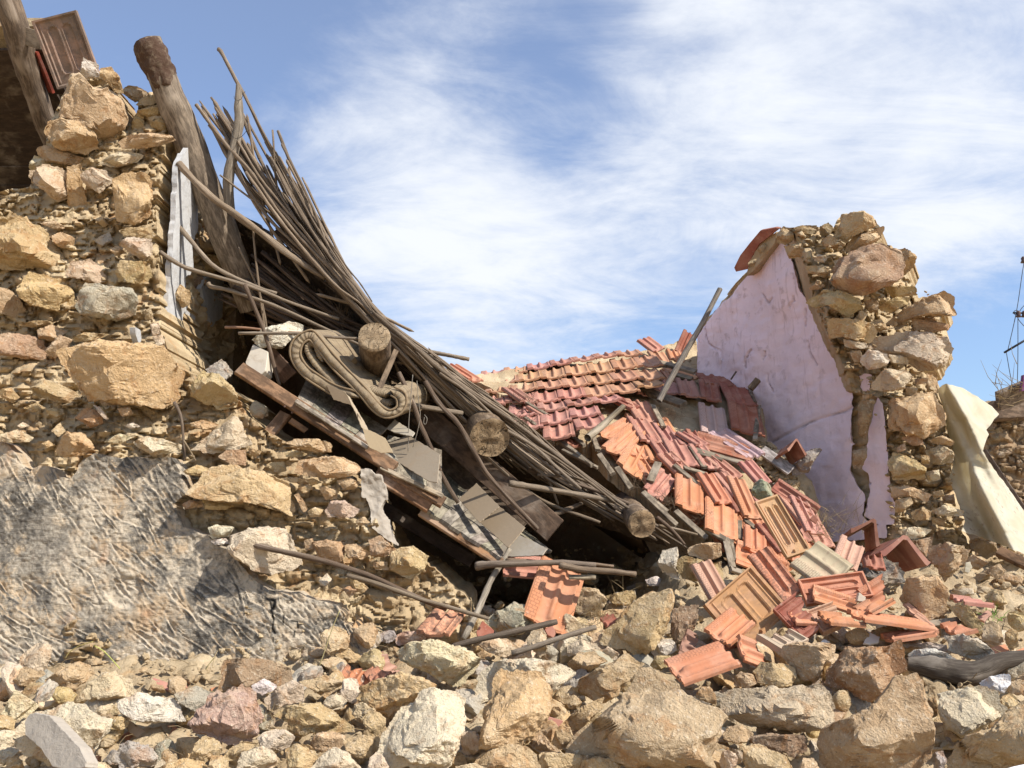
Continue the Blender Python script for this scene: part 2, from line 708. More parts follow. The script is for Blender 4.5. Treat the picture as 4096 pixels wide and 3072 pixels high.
def plate(name, poly_px, Y, tilt, T, mat, color=None, parent=None, jag=0.0, seed=0):
    """a flat broken plate: outline in the picture, plane through its centre with the given normal, thickness T"""
    cx = sum(p[0] for p in poly_px) / len(poly_px); cy = sum(p[1] for p in poly_px) / len(poly_px)
    c = at(cx, cy, Y)
    n = Vector(tilt).normalized()
    if n.dot(CAM - c) < 0:
        n = -n
    if jag:
        poly_px = ragged(poly_px, jag * 2.5, jag * 0.5, seed)
    V = []
    for (x, y) in poly_px:
        d = ray_dir(x, y)
        t = (c - CAM).dot(n) / d.dot(n)
        V.append(CAM + d * t - c)
    k = len(V)
    V = V + [v - n * T for v in V]
    F = [tuple(reversed(range(k))), tuple(range(k, 2 * k))]
    for i in range(k):
        j = (i + 1) % k
        F.append((i, j, j + k, i + k))
    bm = bmesh.new()
    bv = [bm.verts.new(v) for v in V]
    for f in F:
        bm.faces.new([bv[i] for i in f])
    bmesh.ops.recalc_face_normals(bm, faces=bm.faces)
    bmesh.ops.bevel(bm, geom=[e for e in bm.edges], offset=min(T * 0.15, 0.003), segments=1, affect='EDGES', clamp_overlap=True)
    me = bpy.data.meshes.new(name)
    bm.to_mesh(me); bm.free()
    me.materials.append(mat)
    o = obj(name, me, None, parent, c if parent is None else c - parent.location, color)
    return o


# ------------------------------------------------------------------ materials
def new_mat(name):
    m = bpy.data.materials.new(name)
    m.use_nodes = True
    return m, NG(m.node_tree)


def finish(g, col, rough, normal=None, spec=0.25, extra=None):
    p = g.add('ShaderNodeBsdfPrincipled', None, Base_Color=col, Roughness=rough)
    p.inputs['Specular IOR Level'].default_value = spec
    if normal is not None:
        g.put(p.inputs['Normal'], normal)
    out = g.add('ShaderNodeOutputMaterial')
    g.l.new((extra or p).outputs[0], out.inputs[0])
    return p


def jittered(g):
    oi = g.add('ShaderNodeObjectInfo')
    tc = g.add('ShaderNodeTexCoord')
    off = g.add('ShaderNodeCombineXYZ', None, X=g.math('MULTIPLY', oi.outputs['Random'], 37.0),
                Y=g.math('MULTIPLY', oi.outputs['Random'], 91.0), Z=g.math('MULTIPLY', oi.outputs['Random'], 53.0))
    return oi, g.vmath('ADD', tc.outputs['Object'], off.outputs[0])


def mat_stone():
    m, g = new_mat('limestone')
    oi, v = jittered(g)
    base = oi.outputs['Color']
    n1 = g.noise(v, 4.5, 4, 0.62, 0.4)
    n2 = g.noise(v, 17, 6, 0.72)
    n3 = g.noise(v, 75, 3, 0.7)
    n4 = g.noise(v, 8.0, 4, 0.65, 1.2)
    pale = g.mix(0.40, base, (0.62, 0.48, 0.31, 1))
    c = g.mix(g.ramp(n1, 0.46, 0.66), base, pale)
    ochre = g.mix(0.55, base, (0.36, 0.17, 0.06, 1))
    c = g.mix(g.ramp(n4, 0.50, 0.66, 0, 0.85), c, ochre)
    c = g.mix(g.ramp(n2, 0.58, 0.74, 0, 0.55), c, (0.70, 0.62, 0.50, 1))
    c = g.mix(g.ramp(n2, 0.42, 0.27, 0, 0.55), c, g.mix(0.6, base, (0.10, 0.06, 0.03, 1)))
    c = g.mix(g.ramp(n3, 0.42, 0.27, 0, 0.6), c, (0.15, 0.10, 0.055, 1))
    c = g.mix(g.ramp(n3, 0.56, 0.70, 0, 0.5), c, (0.70, 0.60, 0.45, 1))
    h = g.math('ADD', g.math('MULTIPLY', n2, 0.6), g.math('MULTIPLY', n3, 0.34))
    nrm = g.bump(h, 1.0, 0.032)
    fine = g.noise(v, 240, 1, 0.7)
    nrm = g.bump(fine, 0.5, 0.003, nrm)
    finish(g, c, 0.93, nrm, 0.15)
    return m


def mat_earth(name, a, b, c3, scale=1.0):
    m, g = new_mat(name)
    tc = g.add('ShaderNodeTexCoord')
    v = tc.outputs['Object']
    n1 = g.noise(v, 3.0 * scale, 6, 0.6, 0.3)
    n2 = g.noise(v, 14 * scale, 7, 0.7)
    n3 = g.noise(v, 80 * scale, 5, 0.7)
    n4 = g.noise(v, 6.5 * scale, 5, 0.65, 0.8)
    c = g.mix(g.ramp(n1, 0.38, 0.62), a, b)
    c = g.mix(g.ramp(n4, 0.55, 0.68, 0, 0.8), c, c3)
    c = g.mix(g.ramp(n2, 0.60, 0.72, 0, 0.6), c, (0.62, 0.53, 0.39, 1))
    c = g.mix(g.ramp(n2, 0.40, 0.26, 0, 0.5), c, (0.18, 0.12, 0.065, 1))
    c = g.mix(g.ramp(n3, 0.38, 0.26, 0, 0.4), c, (0.14, 0.10, 0.06, 1))
    h = g.math('ADD', g.math('MULTIPLY', n2, 0.6), g.math('MULTIPLY', n3, 0.35))
    finish(g, c, 0.97, g.bump(h, 1.0, 0.03 / scale), 0.1)
    return m


def mat_render():
    """weathered lime render, grey crust over cream, pulled with a trowel"""
    m, g = new_mat('weathered_render')
    tc = g.add('ShaderNodeTexCoord')
    v = tc.outputs['Object']
    st = g.add('ShaderNodeAttribute', {'attribute_name': 'stain'}).outputs['Fac']
    mp = g.add('ShaderNodeMapping', None, Vector=v, Rotation=(0, math.radians(38), 0), Scale=(0.45, 1, 2.2))
    s1 = g.noise(mp.outputs[0], 12, 8, 0.7, 0.6)
    n1 = g.noise(v, 3.2, 6, 0.6, 0.5)
    n2 = g.noise(v, 26, 8, 0.75)
    n3 = g.noise(v, 110, 5, 0.75)
    n5 = g.noise(v, 5.5, 5, 0.6, 1.0)
    cr = g.add('ShaderNodeAttribute', {'attribute_name': 'crust'}).outputs['Fac']
    n6 = g.noise(v, 9, 6, 0.72, 0.8)
    bare = g.mix(g.ramp(n5, 0.44, 0.62), (0.60, 0.50, 0.37, 1), (0.52, 0.38, 0.24, 1))
    grey = g.mix(g.ramp(n2, 0.38, 0.62), (0.22, 0.19, 0.15, 1), (0.47, 0.405, 0.315, 1))
    cover = g.math('ADD', g.math('ADD', cr, g.math('MULTIPLY', g.math('SUBTRACT', n6, 0.5), 1.6)), g.math('MULTIPLY', g.math('SUBTRACT', n2, 0.5), 1.2))
    c = g.mix(g.ramp(cover, 0.12, 0.48), bare, grey)
    c = g.mix(g.ramp(n1, 0.60, 0.72, 0, 0.5), c, (0.44, 0.22, 0.11, 1))
    soot = g.math('MULTIPLY', g.ramp(cover, 0.24, 0.62), g.ramp(n1, 0.64, 0.46))
    c = g.mix(g.math('MULTIPLY', soot, 0.85), c, (0.075, 0.068, 0.06, 1))
    c = g.mix(g.ramp(n3, 0.40, 0.27, 0, 0.75), c, (0.07, 0.065, 0.06, 1))
    c = g.mix(st, c, (0.012, 0.012, 0.013, 1))
    h = g.math('ADD', g.math('MULTIPLY', n2, 0.7), g.math('MULTIPLY', n3, 0.3))
    h = g.math('ADD', h, g.math('MULTIPLY', s1, 0.9))
    finish(g, c, 0.95, g.bump(h, 1.0, 0.022), 0.12)
    return m


def mat_plaster(name, base, dirt, stain_col, rough_scale=1.0):
    """smooth painted plaster with runs of dirt, hairlines and the shaped stain stored on the mesh"""
    m, g = new_mat(name)
    tc = g.add('ShaderNodeTexCoord')
    v = tc.outputs['Object']
    st = g.add('ShaderNodeAttribute', {'attribute_name': 'stain'}).outputs['Fac']
    mp = g.add('ShaderNodeMapping', None, Vector=v, Scale=(9, 9, 0.7))
    runs = g.noise(mp.outputs[0], 2.4, 6, 0.65, 0.2)
    n1 = g.noise(v, 2.0, 6, 0.62, 0.4)
    n2 = g.noise(v, 11, 6, 0.65, 0.3)
    n3 = g.noise(v, 90, 4, 0.7)
    up = g.ramp(g.add('ShaderNodeSeparateXYZ', None, Vector=v).outputs[2], 1.6, 3.4)
    c = g.mix(g.ramp(n1, 0.35, 0.65), base, tuple(x * 1.12 for x in base[:3]) + (1,))
    c = g.mix(g.math('MULTIPLY', g.math('MULTIPLY', g.ramp(runs, 0.53, 0.70), g.ramp(n1, 0.42, 0.60, 0.15, 1.0)), g.math('MULTIPLY', up, 0.6)), c, dirt)
    c = g.mix(g.math('MULTIPLY', g.ramp(n2, 0.55, 0.70), g.math('ADD', g.math('MULTIPLY', up, 0.4), 0.12)), c, dirt)
    c = g.mix(g.ramp(n3, 0.33, 0.22, 0, 0.7), c, (0.2, 0.14, 0.12, 1))
    stn = g.math('MULTIPLY', st, g.ramp(n2, 0.30, 0.62, 0.25, 1.0))
    c = g.mix(stn, c, stain_col)
    h = g.math('ADD', g.math('MULTIPLY', n2, 0.7), g.math('MULTIPLY', n3, 0.12))
    h = g.math('ADD', h, g.math('MULTIPLY', g.noise(v, 4.0, 3, 0.5), 0.8))
    finish(g, c, 0.9, g.bump(h, 0.8, 0.02 * rough_scale), 0.2)
    return m


def mat_wood(name, tone=1.0, coord='UV'):
    """weathered timber; the colour of each piece comes from the object"""
    m, g = new_mat(name)
    oi = g.add('ShaderNodeObjectInfo')
    tc = g.add('ShaderNodeTexCoord')
    v = tc.outputs[coord]
    off = g.add('ShaderNodeCombineXYZ', None, X=g.math('MULTIPLY', oi.outputs['Random'], 13.0),
                Y=g.math('MULTIPLY', oi.outputs['Random'], 71.0), Z=g.math('MULTIPLY', oi.outputs['Random'], 5.0))
    v = g.vmath('ADD', v, off.outputs[0])
    sc = (6, 2.2, 1) if coord == 'UV' else (1, 1, 1)
    mp = g.add('ShaderNodeMapping', None, Vector=v, Scale=sc)
    grain = g.noise(mp.outputs[0], 5 if coord == 'UV' else 30, 7, 0.7, 0.25)
    blot = g.noise(v, 4.0, 4, 0.6, 0.5)
    fine = g.noise(g.add('ShaderNodeMapping', None, Vector=v, Scale=(40, 3, 1) if coord == 'UV' else (3, 40, 40)).outputs[0], 4, 4, 0.7)
    base = oi.outputs['Color']
    dark = g.mix(0.62, base, (0.03, 0.02, 0.014, 1))
    lite = g.mix(0.40, base, (0.50, 0.42, 0.33, 1))
    c = g.mix(g.ramp(grain, 0.42, 0.62), dark, base)
    c = g.mix(g.ramp(blot, 0.50, 0.70, 0, 0.8), c, lite)
    c = g.mix(g.ramp(fine, 0.42, 0.30, 0, 0.75), c, (0.025, 0.018, 0.012, 1))
    h = g.math('ADD', g.math('MULTIPLY', grain, 0.6), g.math('MULTIPLY', fine, 0.6))
    finish(g, c, 0.85, g.bump(h, 0.7, 0.004), 0.2)
    return m


def mat_logend():
    """sawn, cracked and dusty end of a log; rings around the local axis"""
    m, g = new_mat('log_end_grain')
    oi, v = jittered(g)
    tc = g.add('ShaderNodeTexCoord').outputs['Object']
    n = g.noise(v, 14, 6, 0.7, 0.4)
    sp = g.add('ShaderNodeSeparateXYZ', None, Vector=tc)
    ang = g.math('ADD', g.math('ARCTAN2', sp.outputs[1], sp.outputs[0]), g.math('MULTIPLY', g.noise(v, 20, 3, 0.6), 1.6))
    rad = g.vmath('LENGTH', g.add('ShaderNodeCombineXYZ', None, X=sp.outputs[0], Y=sp.outputs[1], Z=0.0).outputs[0])
    rings = g.math('SINE', g.math('ADD', g.math('MULTIPLY', rad, 520.0), g.math('MULTIPLY', n, 9.0)))
    cv = g.add('ShaderNodeCombineXYZ', None, X=g.math('MULTIPLY', g.math('SINE', ang), 3.0), Y=g.math('MULTIPLY', g.math('COSINE', ang), 3.0), Z=g.math('MULTIPLY', rad, 3.0))
    cr = g.noise(cv.outputs[0], 4.0, 5, 0.75, 0.35)
    c = g.mix(g.ramp(n, 0.36, 0.64), oi.outputs['Color'], (0.31, 0.22, 0.13, 1))
    c = g.mix(g.ramp(rings, 0.2, 1.0, 0, 0.22), c, (0.16, 0.09, 0.045, 1))
    crack = g.ramp(cr, 0.46, 0.37)
    c = g.mix(g.math('MULTIPLY', crack, 0.9), c, (0.03, 0.02, 0.012, 1))
    n2 = g.noise(v, 60, 5, 0.7)
    c = g.mix(g.ramp(n2, 0.60, 0.75, 0, 0.5), c, (0.52, 0.42, 0.30, 1))
    h = g.math('SUBTRACT', g.math('ADD', g.math('MULTIPLY', n, 0.7), g.math('MULTIPLY', n2, 0.4)), crack)
    finish(g, c, 0.9, g.bump(h, 1.0, 0.012), 0.15)
    return m


def mat_tile():
    """fired clay roof tile: object colour, dust, lichen specks, brick-shaped relief lines on one rib"""
    m, g = new_mat('clay_tile')
    oi, v = jittered(g)
    base = oi.outputs['Color']
    uv = g.add('ShaderNodeTexCoord').outputs['UV']
    n1 = g.noise(v, 5, 6, 0.65, 0.5)
    n2 = g.noise(v, 26, 7, 0.72)
    n3 = g.noise(v, 110, 4, 0.7)
    c = g.mix(g.ramp(n1, 0.40, 0.64), base, g.mix(0.35, base, (0.55, 0.32, 0.22, 1)))
    c = g.mix(g.ramp(n2, 0.58, 0.72, 0, 0.45), c, (0.52, 0.43, 0.32, 1))
    n5 = g.noise(v, 9, 6, 0.7, 0.9)
    c = g.mix(g.ramp(n5, 0.52, 0.72, 0, 0.6), c, g.mix(0.7, base, (0.16, 0.10, 0.07, 1)))
    alpha = oi.outputs['Alpha']
    # object alpha below 1 means crusted with black lichen
    lich = g.math('MULTIPLY', g.ramp(n2, 0.46, 0.60), g.math('SUBTRACT', 1.0, alpha))
    c = g.mix(g.math('MULTIPLY', lich, 0.92), c, (0.055, 0.05, 0.04, 1))
    c = g.mix(g.ramp(n3, 0.36, 0.24, 0, 0.55), c, (0.16, 0.07, 0.04, 1))
    sp = g.add('ShaderNodeSeparateXYZ', None, Vector=uv)
    # relief lines live in the strip u 0.02..0.26 of the top face (the underside has u above 2)
    br = g.add('ShaderNodeTexBrick', {'offset': 0.5}, Vector=uv, Scale=1.0)
    br.inputs['Mortar Size'].default_value = 0.008
    br.inputs['Brick Width'].default_value = 0.115
    br.inputs['Row Height'].default_value = 0.085
    br.inputs['Color1'].default_value = (0, 0, 0, 1)
    br.inputs['Color2'].default_value = (0, 0, 0, 1)
    br.inputs['Mortar'].default_value = (1, 1, 1, 1)
    strip = g.math('MULTIPLY', g.math('GREATER_THAN', sp.outputs[0], 0.02), g.math('LESS_THAN', sp.outputs[0], 0.25))
    line = g.math('MULTIPLY', br.outputs['Color'], strip)
    c = g.mix(g.math('MULTIPLY', line, 0.35), c, (0.12, 0.05, 0.035, 1))
    h = g.math('ADD', g.math('MULTIPLY', n2, 0.5), g.math('MULTIPLY', n3, 0.25))
    h = g.math('SUBTRACT', h, line)
    finish(g, c, 0.8, g.bump(h, 0.7, 0.005), 0.3)
    return m


def mat_simple(name, rough, c2, scale=20, amt=0.6, bump=0.004, spec=0.25):
    """plain surface whose main colour comes from the object, mottled with c2"""
    m, g = new_mat(name)
    oi, v = jittered(g)
    n = g.noise(v, scale, 7, 0.68, 0.4)
    n2 = g.noise(v, scale * 5, 5, 0.7)
    c = g.mix(g.ramp(n, 0.48, 0.70, 0, amt), oi.outputs['Color'], c2)
    c = g.mix(g.ramp(n2, 0.38, 0.24, 0, 0.5), c, tuple(x * 0.3 for x in c2[:3]) + (1,))
    finish(g, c, rough, g.bump(g.math('ADD', n, g.math('MULTIPLY', n2, 0.4)), 0.6, bump), spec)
    return m


def mat_mattress():
    m, g = new_mat('mattress_ticking')
    tc = g.add('ShaderNodeTexCoord')
    uv = tc.outputs['UV']
    v = tc.outputs['Object']
    sp = g.add('ShaderNodeSeparateXYZ', None, Vector=uv)
    stripe = g.math('SINE', g.math('MULTIPLY', sp.outputs[0], 95.0))
    n = g.noise(v, 14, 6, 0.7, 0.5)
    n2 = g.noise(v, 120, 4, 0.7)
    c = g.mix(g.ramp(stripe, 0.55, 0.9, 0, 0.55), (0.24, 0.185, 0.12, 1), (0.15, 0.085, 0.055, 1))
    c = g.mix(g.ramp(n, 0.42, 0.66, 0, 0.75), c, (0.31, 0.24, 0.15, 1))
    c = g.mix(g.ramp(n2, 0.42, 0.28, 0, 0.5), c, (0.08, 0.05, 0.03, 1))
    pl = g.math('SINE', g.math('ADD', g.math('MULTIPLY', sp.outputs[1], 150.0), g.math('MULTIPLY', n, 6.0)))
    h = g.math('ADD', g.math('MULTIPLY', pl, 0.4), g.math('ADD', n, g.math('MULTIPLY', n2, 0.3)))
    finish(g, c, 0.95, g.bump(h, 0.6, 0.012), 0.1)
    return m


def mat_tarp():
    m, g = new_mat('plastic_sheet')
    tc = g.add('ShaderNodeTexCoord')
    v = tc.outputs['Object']
    n = g.noise(v, 5, 6, 0.65, 0.8)
    n2 = g.noise(v, 28, 5, 0.7, 0.5)
    zz = g.add('ShaderNodeSeparateXYZ', None, Vector=v).outputs[2]
    c = g.mix(g.ramp(n, 0.35, 0.65), (0.66, 0.59, 0.43, 1), (0.72, 0.67, 0.54, 1))
    mud = g.math('MULTIPLY', g.ramp(n2, 0.50, 0.66), g.math('MULTIPLY', g.ramp(n, 0.50, 0.62), g.ramp(zz, 2.5, 1.6)))
    c = g.mix(g.math('MULTIPLY', mud, 0.75), c, (0.34, 0.22, 0.12, 1))
    nrm = g.bump(g.math('ADD', n, g.math('MULTIPLY', n2, 0.15)), 0.4, 0.03)
    p = g.add('ShaderNodeBsdfPrincipled', None, Base_Color=c, Roughness=0.75)
    p.inputs['Specular IOR Level'].default_value = 0.2
    g.put(p.inputs['Normal'], nrm)
    t = g.add('ShaderNodeBsdfTranslucent', None, Color=c, Normal=nrm)
    mx = g.add('ShaderNodeMixShader', None, Fac=0.45)
    g.l.new(p.outputs[0], mx.inputs[1]); g.l.new(t.outputs[0], mx.inputs[2])
    out = g.add('ShaderNodeOutputMaterial')
    g.l.new(mx.outputs[0], out.inputs[0])
    return m


build_world()
M_STONE = mat_stone()
M_EARTH = mat_earth('rubble_earth', (0.40, 0.295, 0.175, 1), (0.54, 0.42, 0.265, 1), (0.45, 0.30, 0.16, 1))
M_CORE = mat_earth('mud_mortar', (0.42, 0.305, 0.175, 1), (0.55, 0.425, 0.26, 1), (0.46, 0.27, 0.13, 1))
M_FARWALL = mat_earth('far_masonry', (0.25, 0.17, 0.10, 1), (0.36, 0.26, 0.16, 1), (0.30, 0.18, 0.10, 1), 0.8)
M_RENDER = mat_render()
M_PINK = mat_plaster('lilac_plaster', (0.78, 0.635, 0.67, 1), (0.42, 0.30, 0.29, 1), (0.10, 0.06, 0.045, 1))
M_WHITE = mat_plaster('white_plaster', (0.44, 0.43, 0.415, 1), (0.30, 0.25, 0.20, 1), (0.3, 0.2, 0.1, 1))
M_GREYPL = mat_plaster('grey_plaster', (0.36, 0.31, 0.25, 1), (0.27, 0.20, 0.14, 1), (0.3, 0.2, 0.1, 1))
M_WOOD = mat_wood('weathered_wood')
M_BOARD = mat_wood('board_wood')
M_LOGEND = mat_logend()
M_TILE = mat_tile()
M_PAINT = mat_simple('flaking_white_paint', 0.7, (0.30, 0.24, 0.18, 1), 16, 0.7)
M_CARD = mat_simple('hardboard', 0.8, (0.30, 0.22, 0.14, 1), 12, 0.5)
M_CHAR = mat_simple('charred_bark', 0.9, (0.20, 0.15, 0.10, 1), 22, 0.7, 0.02)
M_METAL = mat_simple('dark_metal', 0.5, (0.05, 0.04, 0.04, 1), 30, 0.3)
M_TWIG = mat_simple('dry_twig', 0.9, (0.20, 0.14, 0.08, 1), 40, 0.5)
M_GRASS = mat_simple('grass_blade', 0.7, (0.30, 0.30, 0.08, 1), 20, 0.5)
M_MATT = mat_mattress()
M_TARP = mat_tarp()

TAN = (0.47, 0.335, 0.18); PALE = (0.57, 0.46, 0.31); OCH = (0.48, 0.33, 0.18); RED = (0.41, 0.26, 0.15)
GREY = (0.36, 0.315, 0.25); WHITE = (0.62, 0.54, 0.44); BRN = (0.30, 0.205, 0.12); MUD = (0.42, 0.305, 0.165)
BAS = (0.15, 0.14, 0.125); PNK = (0.49, 0.37, 0.26); RUST = (0.31, 0.165, 0.085)
T_OR = (0.50, 0.205, 0.10); T_PK = (0.41, 0.185, 0.135); T_LI = (0.47, 0.245, 0.13); T_DK = (0.27, 0.085, 0.05); T_GR = (0.40, 0.31, 0.21)


# ------------------------------------------------------------------ the ground: a heap of rubble that falls away to level land
GK = [(-900, 0.0), (0.6, 0.0), (1.6, 0.22), (2.6, 0.60), (3.2, 0.78), (3.8, 0.91), (4.3, 1.06), (4.7, 1.22), (5.2, 1.38), (6.2, 1.46), (8, 1.25), (12, 0.5), (20, 0.0), (900, 0.0)]


def ground_z(x, y):
    x = np.asarray(x, float); y = np.asarray(y, float)
    z = np.interp(y, [k[0] for k in GK], [k[1] for k in GK])
    side = np.clip(1 - (np.abs(x) - 5) / 8, 0, 1)
    side = side * side * (3 - 2 * side)
    # the heap is a little lower towards the right-hand side and near the left wall foot
    z = z * side
    # the floor inside the house lies lower than the heap in front of it
    sm = lambda t: np.clip(t, 0, 1) ** 2 * (3 - 2 * np.clip(t, 0, 1))
    room = sm((x + 1.9) / 0.5) * sm((1.0 - x) / 0.35) * sm((y - 4.72) / 0.30) * sm((8.6 - y) / 0.3)
    z = z - room * np.maximum(z - 0.75, 0)
    z = z + side * np.where((y > 2) & (y < 8), 0.05 * np.sin(x * 1.7 + 0.6) * np.sin(y * 1.3), 0)
    return z


def ground_hit(px, py, y0=2.0):
    d = ray_dir(px, py)
    prev = None
    for i in range(600):
        Y = y0 + i * 0.02
        p = CAM + d * (Y / d.y)
        if p.z <= float(ground_z(p.x, p.y)):
            return p
    return CAM + d * (6.0 / d.y)


def ground_hit_np(PX, PY, y0=2.0):
    Y = np.full(len(PX), y0)
    done = np.zeros(len(PX), bool)
    for i in range(400):
        P = at_np(PX, PY, Y)
        done |= P[:, 2] <= ground_z(P[:, 0], P[:, 1])
        Y = np.where(done, Y, Y + 0.012)
    return at_np(PX, PY, Y)


def build_ground():
    xs = np.concatenate([-np.geomspace(900, 4.2, 30), np.arange(-4.0, 4.6, 0.028), np.geomspace(4.8, 900, 30)])
    ys = np.concatenate([-np.geomspace(900, 1, 20), np.linspace(-0.5, 2.3, 20), np.arange(2.4, 5.9, 0.028), np.arange(5.95, 9, 0.12), np.geomspace(9.3, 900, 26)])
    X, Yg = np.meshgrid(xs, ys)
    x, y = X.ravel(), Yg.ravel()
    z = ground_z(x, y)
    U = np.stack([x, y], -1)
    P = np.stack([x, y, z], -1)
    near = np.clip((np.minimum(y - 2.2, 9 - y)) * 2, 0, 1) * np.clip((4.6 - np.abs(x)) * 2, 0, 1)
    W = U + 0.03 * np.stack([vnoise(P, 9, 3), vnoise(P, 9, 4)], -1)
    z = z + near * (0.045 * lumps(W, 0.11, 1) + 0.025 * lumps(W, 0.05, 2) + 0.03 * vnoise(P, 2.5, 8) + 0.012 * vnoise(P, 22, 9) - 0.05)
    V = np.stack([x, y, z], -1)
    ny, nx = X.shape
    I = np.arange(ny * nx).reshape(ny, nx)
    F = np.stack([I[:-1, :-1].ravel(), I[:-1, 1:].ravel(), I[1:, 1:].ravel(), I[1:, :-1].ravel()], -1)
    o = obj('ground', mesh_from('ground', V, F), M_EARTH)
    struct(o)


build_ground()


# ------------------------------------------------------------------ the broken stone wall on the left
def wall_depth(px, py):
    """how far back the broken face of the left wall lies"""
    y = np.interp(py, [0, 60, 200, 330, 440, 520, 580, 640, 800], [5.05, 5.0, 4.82, 4.66, 4.46, 4.42, 4.38, 4.24, 4.1])
    y = y + np.clip((px - 190) / 220, 0, 1) * 0.06
    return y


def core_front(px, py):
    Y = wall_depth(px, py)
    P = at_np(px, py, Y)
    U = P[:, [0, 2]]
    W = U + 0.035 * np.stack([vnoise(P, 8, 21), vnoise(P, 8, 22)], -1)
    W2 = W * np.array([1.0, 1.7])
    d = 0.055 * lumps(W2, 0.15, 5) + 0.045 * lumps(W2, 0.07, 6) + 0.02 * lumps(W, 0.033, 7) + 0.06 * vnoise(P, 3.0, 23) + 0.02 * vnoise(P, 14, 24) + 0.009 * vnoise(P, 40, 25)
    return at_np(px, py, Y - d + 0.0)


def wall_part_stone(root, s, Yoff, tint, thick=0.75, seed=0, rough=1.0, depth=None):
    pl = pts(s)
    cx = sum(p[0] for p in pl) / len(pl); cy = sum(p[1] for p in pl) / len(pl)
    Y = (float(wall_depth(np.array([cx]), np.array([cy]))[0]) if depth is None else depth) + Yoff - (0.085 if depth is None else 0.05)
    me, c, size = stone_mesh('stone', grow(pl, 1.09), Y, thick, seed, rough)
    return obj('stone', me, M_STONE, root, c - root.location, tint)


def vary(t, rng, k=0.10):
    f = 1 + rng.uniform(-k, k)
    return (t[0] * f, t[1] * f * (1 + rng.uniform(-0.04, 0.04)), t[2] * f * (1 + rng.uniform(-0.10, 0.10)))


